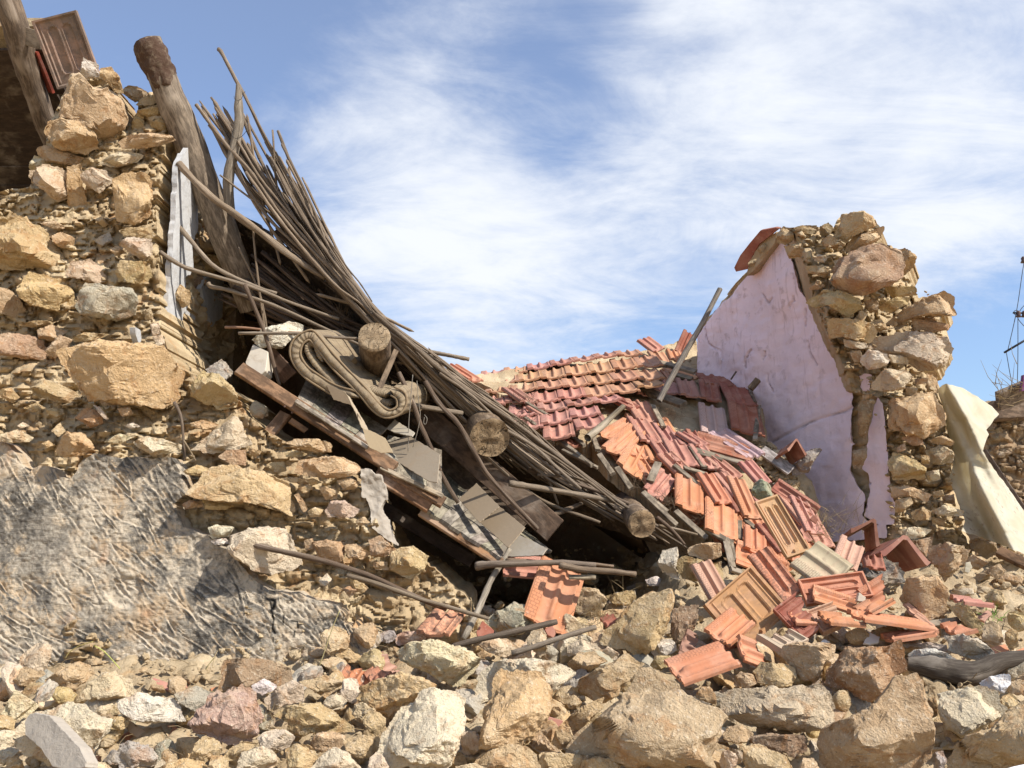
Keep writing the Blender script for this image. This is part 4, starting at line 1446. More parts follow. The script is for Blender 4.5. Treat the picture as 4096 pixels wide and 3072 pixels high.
    data = [
        ('K 800,270 850,190 860,110 960,90 1020,85 1080,120 1100,190 1040,220 950,260 900,310', 6.05, TAN), ('K 900,340 960,260 1050,240 1160,200 1165,230 1120,300 1080,320 960,370 900,390', 6.08, OCH),
        ('K 790,570 850,460 900,410 1020,350 1150,330 1280,380 1310,480 1290,560 1200,620 1060,690 960,690 860,640', 5.98, RED), ('K 1280,370 1330,360 1410,420 1390,490 1320,550 1290,500', 6.15, RED),
        ('K 1200,910 1340,800 1440,740 1600,680 1670,720 1690,850 1560,850 1420,850 1280,920', 5.98, OCH), ('K 1380,860 1440,850 1560,900 1640,920 1640,960 1540,970 1400,960', 6.0, RED),
        ('K 1050,1090 1140,1010 1300,980 1480,980 1610,1020 1660,1090 1630,1200 1540,1250 1450,1260 1350,1180 1180,1140', 5.98, PNK), ('K 610,760 740,670 850,680 990,740 1000,790 890,850 760,770 680,800', 6.05, TAN),
        ('K 760,880 950,890 1080,920 1110,980 1060,1050 960,1030 880,1010 770,1030', 6.03, TAN), ('K 1000,1170 1060,1110 1180,1140 1210,1190 1140,1240 1060,1250 1010,1220', 5.95, WHITE),
        ('K 1090,1350 1180,1250 1330,1260 1370,1310 1320,1390 1200,1410 1090,1400', 5.93, PNK), ('L 1030,200 1090,180 1250,140 1340,140 1430,290 1420,350 1280,460 1200,430 1030,390', 5.95, OCH),
        ('K 600,490 720,480 790,520 730,570 620,540', 6.15, OCH), ('K 1140,780 1260,720 1360,720 1340,770 1220,830 1150,810', 6.05, TAN), ('K 1020,740 1080,710 1130,760 1120,830 1060,820', 6.08, BRN),
        ('K 960,870 1000,820 1050,830 1020,890', 6.05, TAN), ('K 860,840 940,810 950,860 890,880', 6.08, TAN), ('K 440,340 560,320 630,370 620,410 480,430', 6.35, OCH), ('K 380,260 430,200 490,230 510,290 440,330 390,310', 6.4, TAN),
        ('K 470,220 560,190 670,190 670,250 560,260', 6.3, BRN), ('K 720,290 780,260 880,330 820,360 730,340', 6.12, RED), ('K 650,420 690,400 760,420 730,460 660,450', 6.15, PALE), ('K 800,450 850,440 860,490 820,500', 6.1, PALE),
        ('K 620,650 680,610 730,630 700,660 630,664', 6.15, OCH), ('K 1180,640 1240,630 1400,640 1410,700 1240,720', 6.1, TAN), ('K 880,1030 1040,1060 1050,1090 960,1100 890,1080', 6.03, PALE),
        ('K 920,1120 1000,1110 1010,1180 960,1210', 6.05, OCH), ('K 1400,1320 1490,1310 1490,1350 1410,1360', 5.98, TAN), ('K 1340,1380 1420,1390 1400,1450 1330,1450', 5.98, TAN), ('K 1490,1280 1560,1270 1570,1420 1490,1420', 6.1, TAN),
        ('K 1080,900 1150,880 1200,950 1140,980', 6.1, TAN), ('K 1210,1140 1340,1160 1350,1210 1230,1200', 5.97, PALE), ('K 700,200 760,170 800,220 760,260 700,260', 6.25, BRN), ('K 1480,1540 1500,1500 1600,1520 1600,1600 1500,1600', 6.0, TAN),
        ('L 1120,470 1180,440 1270,460 1270,510 1200,520', 5.95, RED), ('L 1330,480 1420,450 1500,490 1480,520 1370,502', 5.97, OCH), ('L 1300,560 1400,520 1500,570 1490,640 1400,660 1330,640', 5.97, PNK),
        ('L 1020,650 1060,580 1200,620 1290,690 1280,770 1050,770', 5.95, TAN), ('L 1300,720 1390,700 1400,770 1320,790', 5.95, PALE), ('L 1040,820 1180,820 1330,880 1290,930 1180,890 1060,900', 5.9, OCH),
        ('L 1350,860 1420,850 1430,890 1360,910', 5.93, OCH), ('L 1070,930 1180,900 1200,950 1120,1010 1070,1010', 5.92, OCH), ('L 1190,1020 1260,980 1330,1010 1330,1070 1210,1070', 5.9, TAN), ('L 1340,1000 1440,960 1570,1000 1560,1040 1400,1040', 5.85, PALE),
        ('L 1420,890 1500,880 1510,950 1420,940', 5.95, BRN), ('L 1100,1150 1200,1120 1330,1140 1280,1190 1150,1210', 5.8, PALE), ('L 800,210 895,190 890,300 870,400 850,470 800,420', 6.08, BRN), ('L 755,560 860,540 860,600 820,690 760,690', 6.1, BRN),
        ('L 830,150 900,140 890,180 830,190', 6.08, OCH), ('L 1080,540 1140,500 1150,550 1090,570', 5.95, RED), ('L 1260,590 1320,600 1320,660 1270,650', 5.95, OCH), ('L 1340,1050 1440,1060 1430,1110 1350,1100', 5.9, TAN),
    ]
    rng = random.Random(5)
    for i, (s, Y, tint) in enumerate(data):
        wall_part_stone(root, s, 0.0, vary(tint, rng), 0.75, 400 + i, 1.0, Y)
    chips(root, pts('K 600,420 800,260 1130,330 1400,650 1620,700 1560,900 1640,1080 1470,1270 1580,1500') + pts('L 1440,420 1500,640 1510,900 1560,1100 1620,1300 1000,1350 1000,480'), 420, 2.5, 8.0, 'mortar_chips', 66,
          lambda x, y: at_np(x, y, 6.02 + 0 * x), squash=0.6)
    # the overhanging roof edge still sitting on the peak: a dark red tile on a bedding of mud
    t = plate('verge_tile', pts('K 66,500 110,410 180,320 260,225 370,205 400,210 330,265 250,330 200,420 170,510 80,530'), 7.0, (-0.75, -0.45, -0.5), 0.035, M_TILE, T_DK, root)
    o = plate('verge_mud', pts('K 380,235 330,262 250,328 200,418 168,508 150,560 205,530 285,430 375,300'), 6.98, (-0.8, -0.5, -0.2), 0.16, M_CORE, None, root, 1.0, 3)
    for i, s in enumerate(['K 170,470 200,430 230,440 215,490 175,500', 'K 240,370 280,320 300,340 260,400', 'K 20,680 90,600 150,540 160,560 80,640 30,700']):
        wall_part_stone(root, s, 0.0, MUD, 0.8, 470 + i, 1.0, 6.95)
    return root


build_gable_wall()


# ------------------------------------------------------------------ clay tiles
TW, TL = 0.235, 0.41


def tile_height(t, s, under):
    """relief of a pressed interlocking tile; t across 0..1, s along 0..1"""
    if not under:
        z = np.interp(t, [0, .012, .03, .10, .13, .20, .235, .26, .30, .40, .47, .50, .53, .57, .61, .66, .76, .845, .87, .89, .905, .92, .935, .95, .965, .98, 1.0],
                      [.010, .024, .026, .026, .0255, .026, .025, .010, .004, .002, .006, .020, .0225, .020, .006, .002, .003, .010, .016, .016, .006, .012, .006, .012, .006, .011, .004])
        lip = np.clip((s - 0.94) / 0.06, 0, 1)
        z = z - 0.006 * lip * lip
        head = np.clip(1 - np.abs(s - 0.035) / 0.03, 0, 1)
        z = np.where((t > .26) & (t < .86), z + 0.012 * np.clip(head * 2, 0, 1), z)
        # ribs die out in a rounded nose before the head of the tile
        nose = np.clip((s - 0.10) / 0.07, 0, 1)
        z = np.where((t > .44) & (t < .63), 0.003 + (z - 0.003) * nose, z)
        return z
    z = np.full(t.shape, 0.006)
    edge = np.minimum(np.minimum(t, 1 - t) * TW, np.minimum(s, 1 - s) * TL)
    z = z + 0.014 * (edge < 0.016) + 0.006 * ((edge > 0.024) & (edge < 0.030))
    # two long rounded hollows framed by a bead
    for c in (0.36, 0.67):
        dx = (t - c) * TW
        dy = np.clip(np.abs(s - 0.52) * TL - 0.115, 0, 1)
        d = np.hypot(dx, dy)
        z = z - 0.011 * np.clip((0.024 - d) / 0.006, 0, 1) + 0.003 * (np.abs(d - 0.028) < 0.0035)
    lug = (np.abs(t - 0.5) < 0.10) & (np.abs(s - 0.06) < 0.03)
    z = z + 0.016 * lug
    return z


def tile_mesh(name, under=False, cut=None, seed=0):
    if not under:
        ts = np.array([0, .012, .03, .10, .13, .20, .235, .26, .30, .40, .46, .485, .50, .53, .57, .59, .62, .66, .76, .845, .87, .89, .905, .92, .935, .95, .965, .98, 1.0])
        ss = np.array([0, .02, .035, .06, .10, .135, .17, .3, .5, .7, .85, .94, .97, 1.0])
    else:
        ts = np.linspace(0, 1, 44)
        ss = np.linspace(0, 1, 40)
    rng = np.random.default_rng(seed)
    T, S = np.meshgrid(ts, ss)
    Z = tile_height(T, S, under)
    X = (T - 0.5) * TW
    Yv = (S - 0.5) * TL
    if cut is not None:      # broken across: everything beyond a ragged line is gone
        lim = cut[0] + cut[1] * (T - 0.5) + 0.06 * np.sin(T * 17 + seed) + 0.03 * np.sin(T * 41 + seed * 2)
        lim = np.clip(lim, 0.12, 1)
        Yv = (S * lim - 0.5) * TL
        Z = tile_height(T, S * lim, under)
    zb = Z - 0.013 if not under else np.full(Z.shape, -0.012)
    if not under:
        zb = np.minimum(zb, 0.006)
    top = np.stack([X, Yv, Z], -1).reshape(-1, 3)
    bot = np.stack([X, Yv, zb], -1).reshape(-1, 3)
    ny, nx = T.shape
    I = np.arange(ny * nx).reshape(ny, nx)
    q = np.stack([I[:-1, :-1].ravel(), I[:-1, 1:].ravel(), I[1:, 1:].ravel(), I[1:, :-1].ravel()], -1)
    n = ny * nx
    qb = q[:, ::-1] + n
    rims = []
    for line in (I[0, ::-1], I[-1, :], I[:, 0], I[::-1, -1]):
        rims.append(np.stack([line[:-1], line[1:], line[1:] + n, line[:-1] + n], -1)[:, ::-1])
    V = np.concatenate([top, bot])
    UV = np.concatenate([np.stack([T.ravel() if not under else T.ravel() + 3, S.ravel() * 1.7], -1), np.stack([T.ravel() + 3, S.ravel() * 1.7], -1)])
    me = mesh_from(name, V, np.concatenate([q, qb] + rims), False, UV)
    me.materials.append(M_TILE)
    # smooth over the ribs, sharp at the rims
    me.polygons.foreach_set('use_smooth', np.concatenate([np.ones(len(q), bool) if not under else np.zeros(len(q), bool), np.zeros(len(qb) + sum(len(r) for r in rims), bool)]))
    return me


ME_TILE = {'T': tile_mesh('tile'), 'B': tile_mesh('tile_underside', True),
           'H': tile_mesh('tile_half', False, (0.55, 0.35), 1), 'h': tile_mesh('tile_half_steep', False, (0.5, -0.5), 2),
           'G': tile_mesh('tile_piece', False, (0.32, 0.2), 3), 'U': tile_mesh('tile_underside_half', True, (0.55, -0.3), 4)}


def ridge_mesh(name):
    """a ridge tile: an angular half pipe"""
    prof = [(-.112, 0), (-.10, .006), (-.055, .050), (-.010, .097), (.010, .097), (.055, .050), (.10, .006), (.112, 0)]
    V, F = [], []
    k = len(prof)
    ss = [0, .03, .5, .97, 1]
    for s in ss:
        for (x, z) in prof:
            V.append((x, (s - .5) * .38, z + (0.006 if s in (0, 1) else 0)))
    n = len(V)
    for s in ss:
        for (x, z) in prof:
            V.append((x * 0.86, (s - .5) * .38, z - 0.014))
    for i in range(len(ss) - 1):
        for j in range(k - 1):
            a = i * k + j
            F.append((a, a + 1, a + 1 + k, a + k))
            F.append((a + n, a + k + n, a + 1 + k + n, a + 1 + n))
    for i in range(len(ss) - 1):
        for j in (0, k - 1):
            a = i * k + j
            F.append((a, a + k, a + k + n, a + n))
    for i in (0, len(ss) - 1):
        for j in range(k - 1):
            a = i * k + j
            F.append((a, a + 1, a + 1 + n, a + n))
    me = mesh_from(name, np.array(V), F, False, [(3, 0)] * len(V))
    me.materials.append(M_TILE)
    return me


ME_TILE['R'] = ridge_mesh('ridge_tile')


def put_tile(kind, P0, PU, PV, tint, parent=None, name='tile', alpha=1.0, stretch=True, L=None, W=None):
    """tile whose corner is P0, long edge towards PU, short edge towards PV"""
    U = PU - P0
    V = PV - P0
    Un = U.normalized()
    V = V - Un * V.dot(Un)
    Vn = V.normalized()
    ul, vl = (U.length, V.length) if stretch else (TL, TW)
    ul = L or min(max(ul, 0.22), 0.58)
    vl = W or min(max(vl, 0.14), 0.37)
    c = P0 + Un * ul / 2 + Vn * vl / 2
    n = Vn.cross(Un)
    yU = Un
    if n.dot(CAM - c) < 0:
        n = -n
        yU = -Un
    m = Matrix((Vn * (vl / TW), yU * (ul / TL), n)).transposed().to_4x4()
    m.translation = c
    o = bpy.data.objects.new(name, ME_TILE[kind])
    COL.objects.link(o)
    o.color = (*tint, alpha)
    o.matrix_world = m
    if parent is not None:
        o.parent = parent
        o.matrix_parent_inverse = Matrix.Translation(parent.location).inverted()
    return o


def roof_Y(px, py):
    """distance of the sagging tiled slope, for points on the 4096 px picture"""
    return np.interp(py, [1380, 1450, 1600, 1850, 2250, 2500], [8.15, 7.85, 6.65, 5.62, 4.92, 4.6]) + (px - 2300) * 0.0007


RNG = random.Random(42)


def jit(t, k=0.12, rng=RNG):
    f = 1 + rng.uniform(-k, k)
    return (t[0] * f, t[1] * f * (1 + rng.uniform(-.06, .06)), t[2] * f * (1 + rng.uniform(-.1, .1)))


def build_roof():
    root = empty('collapsed_roof', at(620, 540, 5.6))
    tag(root, 'caved-in roof of red clay tiles over a torn mat of thin poles', 'roof')
    off = Matrix.Translation(root.location).inverted()

    # courses that still lie in order at the back
    rows = [('I 330,548 830,470 1640,350', 7.80, 8.05, T_PK), ('I 330,612 1000,492 1800,385', 7.50, 7.80, T_LI), ('I 360,668 1030,575 1800,488', 7.18, 7.48, T_LI),
            ('I 400,720 1080,655 1800,578', 6.86, 7.16, T_PK), ('I 520,790 1150,738 1560,672', 6.55, 6.80, T_PK), ('I 640,870 1120,800 1440,745', 6.25, 6.42, T_PK), ('I 760,960 1120,880 1330,830', 5.98, 6.12, T_PK), ('I 900,1040 1120,975 1250,930', 5.75, 5.85, T_PK)]
    lines = []
    for s, ya, yb, tint in rows:
        p = pts(s)
        Ys = [ya, ya + (yb - ya) * (p[1][0] - p[0][0]) / (p[2][0] - p[0][0]), yb]
        W = [at(p[i][0], p[i][1], Ys[i]) for i in range(3)]
        lines.append((W, tint))

    def along(W, x):
        """point of a course line with the given world x"""
        if x < W[1].x:
            t = (x - W[0].x) / (W[1].x - W[0].x)
            return W[0].lerp(W[1], t)
        t = (x - W[1].x) / (W[2].x - W[1].x)
        return W[1].lerp(W[2], t)
    step = 0.212
    for r in range(len(lines) - 1):
        W, tint = lines[r]
        Wn = lines[r + 1][0]
        x = W[0].x + (0.0 if r % 2 else step * 0.5)
        while x + step < W[2].x + 0.02:
            a = along(W, x) + Vector((0, 0, -0.010))
            b = along(Wn, x + RNG.uniform(-.01, .01)) + Vector((0, -0.02, 0.014 + RNG.uniform(-.004, .008)))
            v = along(W, x + step)
            d = b - a
            b = b + d.normalized() * 0.035
            V = v - a
            tt = tint
            if r in (0, 3) and RNG.random() < 0.15:
                tt = T_LI
            o = put_tile('T', a, b, a + V.normalized() * 0.232 + Vector((0, 0, RNG.uniform(-.012, .012))), jit(tt, 0.10), root, 'tile', 1.0 if tt is T_PK else 0.86)
            x += step

    # tiles that slid and fanned out towards the front; corner, long edge, short edge
    slid = [
        ('R 890,5 1085,315 1270,40', T_PK), ('R 930,265 1150,620 1300,360', T_PK), ('R 1310,365 1480,630 1590,500', T_PK), ('R 1450,585 1640,945 1840,670', T_PK), ('R 1210,540 1440,870 1450,590', T_PK),
        ('R 1380,830 1620,1070 1480,860', T_PK), ('R 500,520 890,290 570,650', T_OR), ('R 560,720 1010,350 700,980', T_OR), ('R 780,940 1110,400 1110,1290', T_OR), ('R 1170,1320 1430,1020 1440,1530', T_PK),
        ('R 1580,500 1690,640 1800,600', T_PK), ('R 670,0 830,80 880,0', T_DK),
        ('T 550,-5 545,340 865,220', T_OR), ('T 780,-10 985,325 950,40', T_OR), ('T 880,250 875,610 1240,440', T_OR), ('T 1110,25 1300,470 1330,170', T_OR), ('T 960,0 1140,210 1110,30', T_PK),
        ('T 1310,560 1310,770 1560,720', T_OR), ('T 1225,735 1780,950 1190,960', T_OR), ('T 1690,60 2155,370 1640,130', T_DK), ('T 1650,210 1930,560 1800,270', T_PK), ('T 1800,240 1990,640 1895,225', T_PK),
        ('T 1040,160 1210,420 1150,150', T_DK), ('T 1430,560 1690,880 1530,560', T_DK),
        ('S 430,1440 830,1770 690,1440', T_PK), ('S 920,1490 1110,1710 1200,1530', T_PK), ('S 300,180 460,340 680,160', T_DK), ('S 345,270 400,690 630,285', T_DK), ('S 650,330 790,610 1010,290', T_DK),
        ('S 770,580 830,1000 1230,640', T_DK), ('S 335,610 380,1050 720,640', (0.46, 0.30, 0.29)), ('S 0,250 80,490 270,240', T_PK), ('S 330,1050 1170,1280 190,1200', T_DK), ('S 770,1010 1330,1370 560,1080', (0.45, 0.33, 0.33)),
        ('S 180,1230 410,1570 330,1300', T_PK), ('S 0,1060 190,1180 200,1080', T_PK), ('S 140,1010 200,1130 270,1060', T_DK),
        ('J 85,305 190,385 230,310', T_PK), ('J 430,220 360,375 510,215', T_DK), ('J 300,370 330,440 400,390', T_OR), ('J 160,385 185,420 290,395', T_LI), ('J 200,520 260,600 300,520', T_LI), ('J 265,520 480,590 300,500', T_LI),
        ('J 180,595 210,680 360,590', T_PK), ('J 0,620 90,700 180,660', T_PK),
        ('I 130,480 560,760 230,490', T_OR), ('I -10,600 260,810 20,560', T_OR), ('I 850,950 1050,1090 900,930', T_DK), ('I 560,660 700,760 660,640', T_PK), ('I 740,800 900,900 860,790', T_PK),
    ]
    for i, (s, tint) in enumerate(slid):
        p = pts(s)
        P = []
        for j, (x, y) in enumerate(p):
            Y = float(roof_Y(x * 4, y * 4)) - 0.05 - (0.03 if i % 2 else 0.0) - (0.10 if s[0] == 'T' else 0.0)
            if s[0] == 'S':
                Y -= 0.06
            P.append(at(x, y, Y))
        put_tile('T', P[0], P[1], P[2], jit(tint, 0.10), root, 'tile', 0.62 if s.startswith('R 1170') else RNG.choice([1.0, .92, .82]))

    # the layer of tiles showing between those that slid
    frng = random.Random(17)
    region = pts('R 890,0 1330,40 1500,400 2090,1010') + pts('T 1650,60 2150,420 2050,600 1700,880 1300,900 1180,760 880,600 560,420 200,190') + pts('R 1170,1320 760,950 560,760 500,520 700,300')
    hole = pts('S 0,500 330,520 350,1060 0,1050')
    ang = math.radians(60)
    for iu in range(-4, 14):
        for iv in range(-2, 13):
            x = 612 + iu * 12.5 + iv * 21.0 + frng.uniform(-1.5, 1.5)
            y = 392 + iu * 22.0 + iv * 3.0 + frng.uniform(-1.5, 1.5)
            if not inside(region, np.array([x]), np.array([y]))[0] or inside(hole, np.array([x]), np.array([y]))[0]:
                continue
            a = ang + frng.gauss(0, .06)
            L_ = 29
            p3 = [(x, y), (x + math.cos(a) * L_, y + math.sin(a) * L_), (x + 22, y + 4)]
            P = [at(u, w, float(roof_Y(u * 4, w * 4)) + (0.035 if k_ == 1 else 0.055)) for k_, (u, w) in enumerate(p3)]
            orange = (y - 400) * 1.1 - (x - 640) > 0
            put_tile(frng.choice('TTTTTTH'), P[0], P[1], P[2], jit(T_OR if orange else T_PK, 0.12), root, 'tile', frng.choice([1, .95, .8]))
    # the deck of mud and brushwood that carried the tiles
    poly = pts('I 330,560 830,490 1640,370 1800,330') + pts('J 520,250 540,520 800,560 1000,640 1050,1050 1380,1330 1440,1560') + pts('T 2100,560 1900,800 1250,960 1180,760 880,600 560,420 190,190') \
        + pts('R 1180,1360 1000,1180 700,960 520,780 420,600 300,600 0,380') + pts('I 900,1000 700,800 560,690 300,560')

    def dfr(px, py):
        Y = roof_Y(px * 4, py * 4) + 0.17
        P = at_np(px, py, Y)
        h = 0.04 * lumps(P[:, :2], 0.10, 91) + 0.02 * lumps(P[:, :2], 0.04, 92) + 0.03 * vnoise(P, 5, 93)
        return at_np(px, py, Y - h)

    def dbk(px, py, V):
        B = V.copy()
        B[:, 2] -= 0.12
        return B
    obj('mud_deck', sheet_mesh('mud_deck', ragged(poly, 4, 1.0, 5), 1.8, dfr, dbk), M_EARTH, root, -root.location)

    # straw mat under the torn front edge, and an unseen slope added behind to keep sky light out
    mat = [(x / 4, y / 4) for x, y in [(850, 880), (930, 850), (1010, 880), (1100, 960), (1200, 1030), (1300, 1120), (1420, 1240), (1560, 1380), (1720, 1520), (1900, 1660), (2100, 1810), (2350, 1960), (2560, 2090), (2680, 2190),
           (2560, 2160), (2350, 2090), (2150, 1990), (1950, 1850), (1780, 1700), (1640, 1560), (1500, 1440), (1360, 1340), (1180, 1290), (980, 1280), (880, 1120), (840, 960)]]

    def mfr(px, py):
        ytop = np.interp(px, [205, 240, 275, 325, 390, 475, 587, 670], [222, 214, 240, 280, 345, 415, 490, 547])
        Y = 5.12 + np.clip(py - ytop, 0, 400) * 0.011
        P = at_np(px, py, Y)
        S = P * np.array([1, 1, 1]) + 0
        return at_np(px, py, Y - 0.05 * vnoise(P, 7, 95) - 0.03 * vnoise(P, 22, 96))

    def mbk(px, py, V):
        B = V.copy()
        B[:, 1] += 0.14
        B[:, 2] += 0.03
        return B
    o = obj('straw_mat', sheet_mesh('straw_mat', ragged(mat, 3, 1.2, 6), 1.6, mfr, mbk), M_CHAR, root, -root.location, (0.05, 0.034, 0.022))
    top = [(215, 222), (255, 224), (300, 262), (356, 315), (430, 385), (480, 420), (560, 470), (640, 525)]
    V, F = [], []
    for (x, y) in top:
        V.append(at(x, y + 6, 5.3)); V.append(at(x + 14, y + 34, 8.3))
        V.append(at(x, y + 12, 5.3)); V.append(at(x + 14, y + 42, 8.3))
    for i in range(len(top) - 1):
        a = i * 4
        F += [(a, a + 1, a + 5, a + 4), (a + 2, a + 6, a + 7, a + 3), (a, a + 4, a + 6, a + 2), (a + 1, a + 3, a + 7, a + 5)]
    obj('unseen_slope', mesh_from('unseen_slope', np.array([v[:] for v in V]), F, False), M_CHAR, root, -root.location, (0.20, 0.13, 0.08))

    # poles of the roof mat, bunched along the torn edge
    Ug = [(1040, 360), (1165, 620), (1285, 860), (1395, 1090), (1525, 1270), (1680, 1390), (1850, 1520), (2040, 1660), (2230, 1810), (2430, 1970), (2620, 2110), (2760, 2200)]
    Lg = [(800, 415), (940, 650), (1085, 850), (1235, 1020), (1400, 1200), (1570, 1380), (1720, 1545), (1900, 1710), (2100, 1870), (2300, 1985), (2490, 2085), (2690, 2190)]
    Yg = [5.0, 5.0, 4.98, 4.96, 4.93, 4.93, 4.98, 5.05, 5.12, 5.16, 5.18, 5.18]
    rng = random.Random(3)
    for k in range(126):
        w0 = rng.random() ** 0.9
        w1 = min(1.15, max(-.05, w0 + rng.gauss(0, 0.42)))
        if k < 64:
            t0, t1 = rng.uniform(0.1, 2.0), rng.uniform(3.4, 8.5)
        elif k < 88:
            t0, t1 = rng.uniform(1.0, 3.5), rng.uniform(5, 8.0)
        else:
            t0, t1 = rng.uniform(2.8, 5.8), rng.uniform(7.5, 10.9)
        if k < 64 and k % 3 == 0:
            w0 = rng.uniform(.72, 1.08)
            t0 = rng.uniform(-.1, .9)
        P = []
        dy = rng.uniform(-.20, .20)
        r0 = rng.uniform(0.0045, 0.0105)
        n = 7
        for i in range(n):
            t = t0 + (t1 - t0) * i / (n - 1)
            a = max(0, min(int(t), 10)); f = t - a
            w = w0 + (w1 - w0) * i / (n - 1)
            ux = Ug[a][0] * (1 - f) + Ug[a + 1][0] * f; uy = Ug[a][1] * (1 - f) + Ug[a + 1][1] * f
            lx = Lg[a][0] * (1 - f) + Lg[a + 1][0] * f; ly = Lg[a][1] * (1 - f) + Lg[a + 1][1] * f
            yy = Yg[a] * (1 - f) + Yg[a + 1] * f
            x = ux * (1 - w) + lx * w + rng.uniform(-10, 10)
            y = uy * (1 - w) + ly * w + rng.uniform(-10, 10)
            P.append(at(x / 4, y / 4, yy + dy + 0.02 * w))
        m = 36
        Pc = curve_pts([p[:] for p in P], m)
        node = rng.randint(4, 7)
        R = [r0 * (1.15 - 0.4 * i / m) * (1.22 if i % node == 0 else 1) * rng.uniform(.95, 1.05) for i in range(m)]
        R[0] *= rng.uniform(.5, 1); R[-1] *= .6
        me = tube_mesh('pole', Pc, R, 7, True, rng.choice([.15, 2.0, 4.0]), k, 0.10)
        tone = rng.uniform(0.65, 1.45)
        obj('pole', me, M_WOOD, root, -root.location, (0.25 * tone, 0.185 * tone, 0.125 * tone))

    # a few poles that cross the others
    for k, (a, b, c_) in enumerate([((905, 560), (1010, 800), (1230, 1120)), ((990, 470), (1040, 760), (1120, 1050)), ((1090, 520), (1120, 800), (1260, 1080)), ((880, 700), (1080, 850), (1330, 1010)), ((1010, 900), (1030, 1100), (1060, 1330)),
                                    ((960, 1000), (1040, 1180), (1080, 1400)), ((1280, 1180), (1450, 1230), (1640, 1320)), ((1330, 1090), (1520, 1330), (1600, 1500)), ((1600, 1450), (1800, 1500), (1960, 1610)), ((1720, 1400), (1850, 1580), (1900, 1740)),
                                    ((1850, 1700), (2060, 1760), (2230, 1900)), ((2050, 1780), (2180, 1900), (2230, 2010)), ((2150, 1900), (2330, 1920), (2500, 2020)), ((1900, 1790), (2150, 1990), (2400, 2090))]):
        Y = 4.85 + 0.0001 * (a[0] - 900) + rng.uniform(-.04, .04)
        Pc = curve_pts([at(u / 4, w / 4, Y + .03 * i)[:] for i, (u, w) in enumerate((a, b, c_))], 18)
        r0 = rng.uniform(.006, .010)
        tone = rng.uniform(.8, 1.5)
        obj('pole', tube_mesh('pole', Pc, [r0 * rng.uniform(.92, 1.1) for _ in range(18)], 7, True, rng.choice([.15, 3.0]), k, .1), M_WOOD, root, -root.location, (0.26 * tone, 0.19 * tone, 0.125 * tone))

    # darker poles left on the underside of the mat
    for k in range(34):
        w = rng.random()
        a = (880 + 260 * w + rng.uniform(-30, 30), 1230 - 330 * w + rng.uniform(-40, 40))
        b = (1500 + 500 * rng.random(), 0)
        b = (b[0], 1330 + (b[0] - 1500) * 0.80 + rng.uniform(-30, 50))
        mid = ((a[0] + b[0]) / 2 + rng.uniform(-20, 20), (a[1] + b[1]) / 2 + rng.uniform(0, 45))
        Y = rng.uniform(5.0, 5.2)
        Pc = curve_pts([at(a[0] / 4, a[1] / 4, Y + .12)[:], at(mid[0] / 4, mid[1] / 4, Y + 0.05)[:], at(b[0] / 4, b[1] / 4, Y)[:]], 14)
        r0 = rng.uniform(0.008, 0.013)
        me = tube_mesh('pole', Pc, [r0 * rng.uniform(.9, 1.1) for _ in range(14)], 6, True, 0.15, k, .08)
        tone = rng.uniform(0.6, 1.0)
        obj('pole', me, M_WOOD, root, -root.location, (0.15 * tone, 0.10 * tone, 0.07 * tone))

    # battens and board ends along the torn tile edge
    bats = [('R 0,440 320,670', .030, .018), ('R 0,620 440,970', .028, .02), ('R 0,740 520,1000', .02, .02), ('R 450,550 520,740', .035, .02), ('R 540,800 740,1090', .035, .02), ('R 800,1000 1010,1310', .04, .02), ('R 1190,1360 1540,1650', .035, .02),
            ('T 195,195 570,555', .035, .02), ('T 560,400 900,700', .04, .02), ('T 890,590 1190,760', .04, .02), ('T 1110,700 1190,1030', .04, .02), ('T 1180,760 1220,960', .02, .02), ('T 1170,1040 1290,1080', .04, .02),
            ('R 1290,1200 1410,930', .05, .02), ('R 1640,960 2000,1250', .035, .02), ('R 1790,1000 2130,1100', .03, .02), ('R 1330,80 1490,400', .04, .02), ('R 1900,700 2090,1000', .04, .02),
            ('T 1320,490 1500,640', .03, .02), ('T 1640,100 1880,350', .03, .02), ('T 1260,510 1270,720', .035, .02), ('S 300,1290 990,1490', .05, .02), ('S 1240,640 1180,1140', .035, .02), ('S 1060,300 1180,590', .03, .02),
            ('S 330,1340 700,1440', .03, .02), ('J 15,625 430,770', .085, .03), ('J 160,440 520,530', .09, .03), ('I 750,760 900,850', .03, .02), ('I 740,870 1090,1110', .03, .02), ('S 30,180 250,240', .05, .02)]
    for i, (s, W, T) in enumerate(bats):
        p = pts(s)
        q = [at(x, y, float(roof_Y(x * 4, y * 4)) - 0.14) for x, y in p]
        tone = rng.uniform(0.8, 1.25)
        plank('batten', q[0], q[1], W, T, (rng.uniform(-.3, .3), -0.6, 0.7), M_BOARD, root, (0.27 * tone, 0.215 * tone, 0.15 * tone), i)

    # tufts of brushwood that poke out from between tiles and deck
    for i, (s, n, L) in enumerate([('R 1510,1520', 60, .10), ('R 1030,1230', 50, .09), ('T 840,480', 40, .07), ('I 740,740', 45, .13), ('I 700,900', 60, .08), ('I 320,840', 50, .08), ('T 500,340', 40, .06), ('J 340,830', 60, .12), ('J 980,650', 30, .1), ('F 1300,620', 50, .07), ('F 850,300', 60, .08), ('F 980,640', 40, .06), ('R 400,540', 30, .07)]):
        (x, y), = pts(s)
        Y = float(roof_Y(x * 4, y * 4)) - 0.12 if s[0] in 'RTJI' else 4.95
        if s in ('I 700,900', 'I 320,840'):
            Y = 4.95
        tuft('brushwood', at(x, y, Y), n, L, 70 + i, root)
    return root


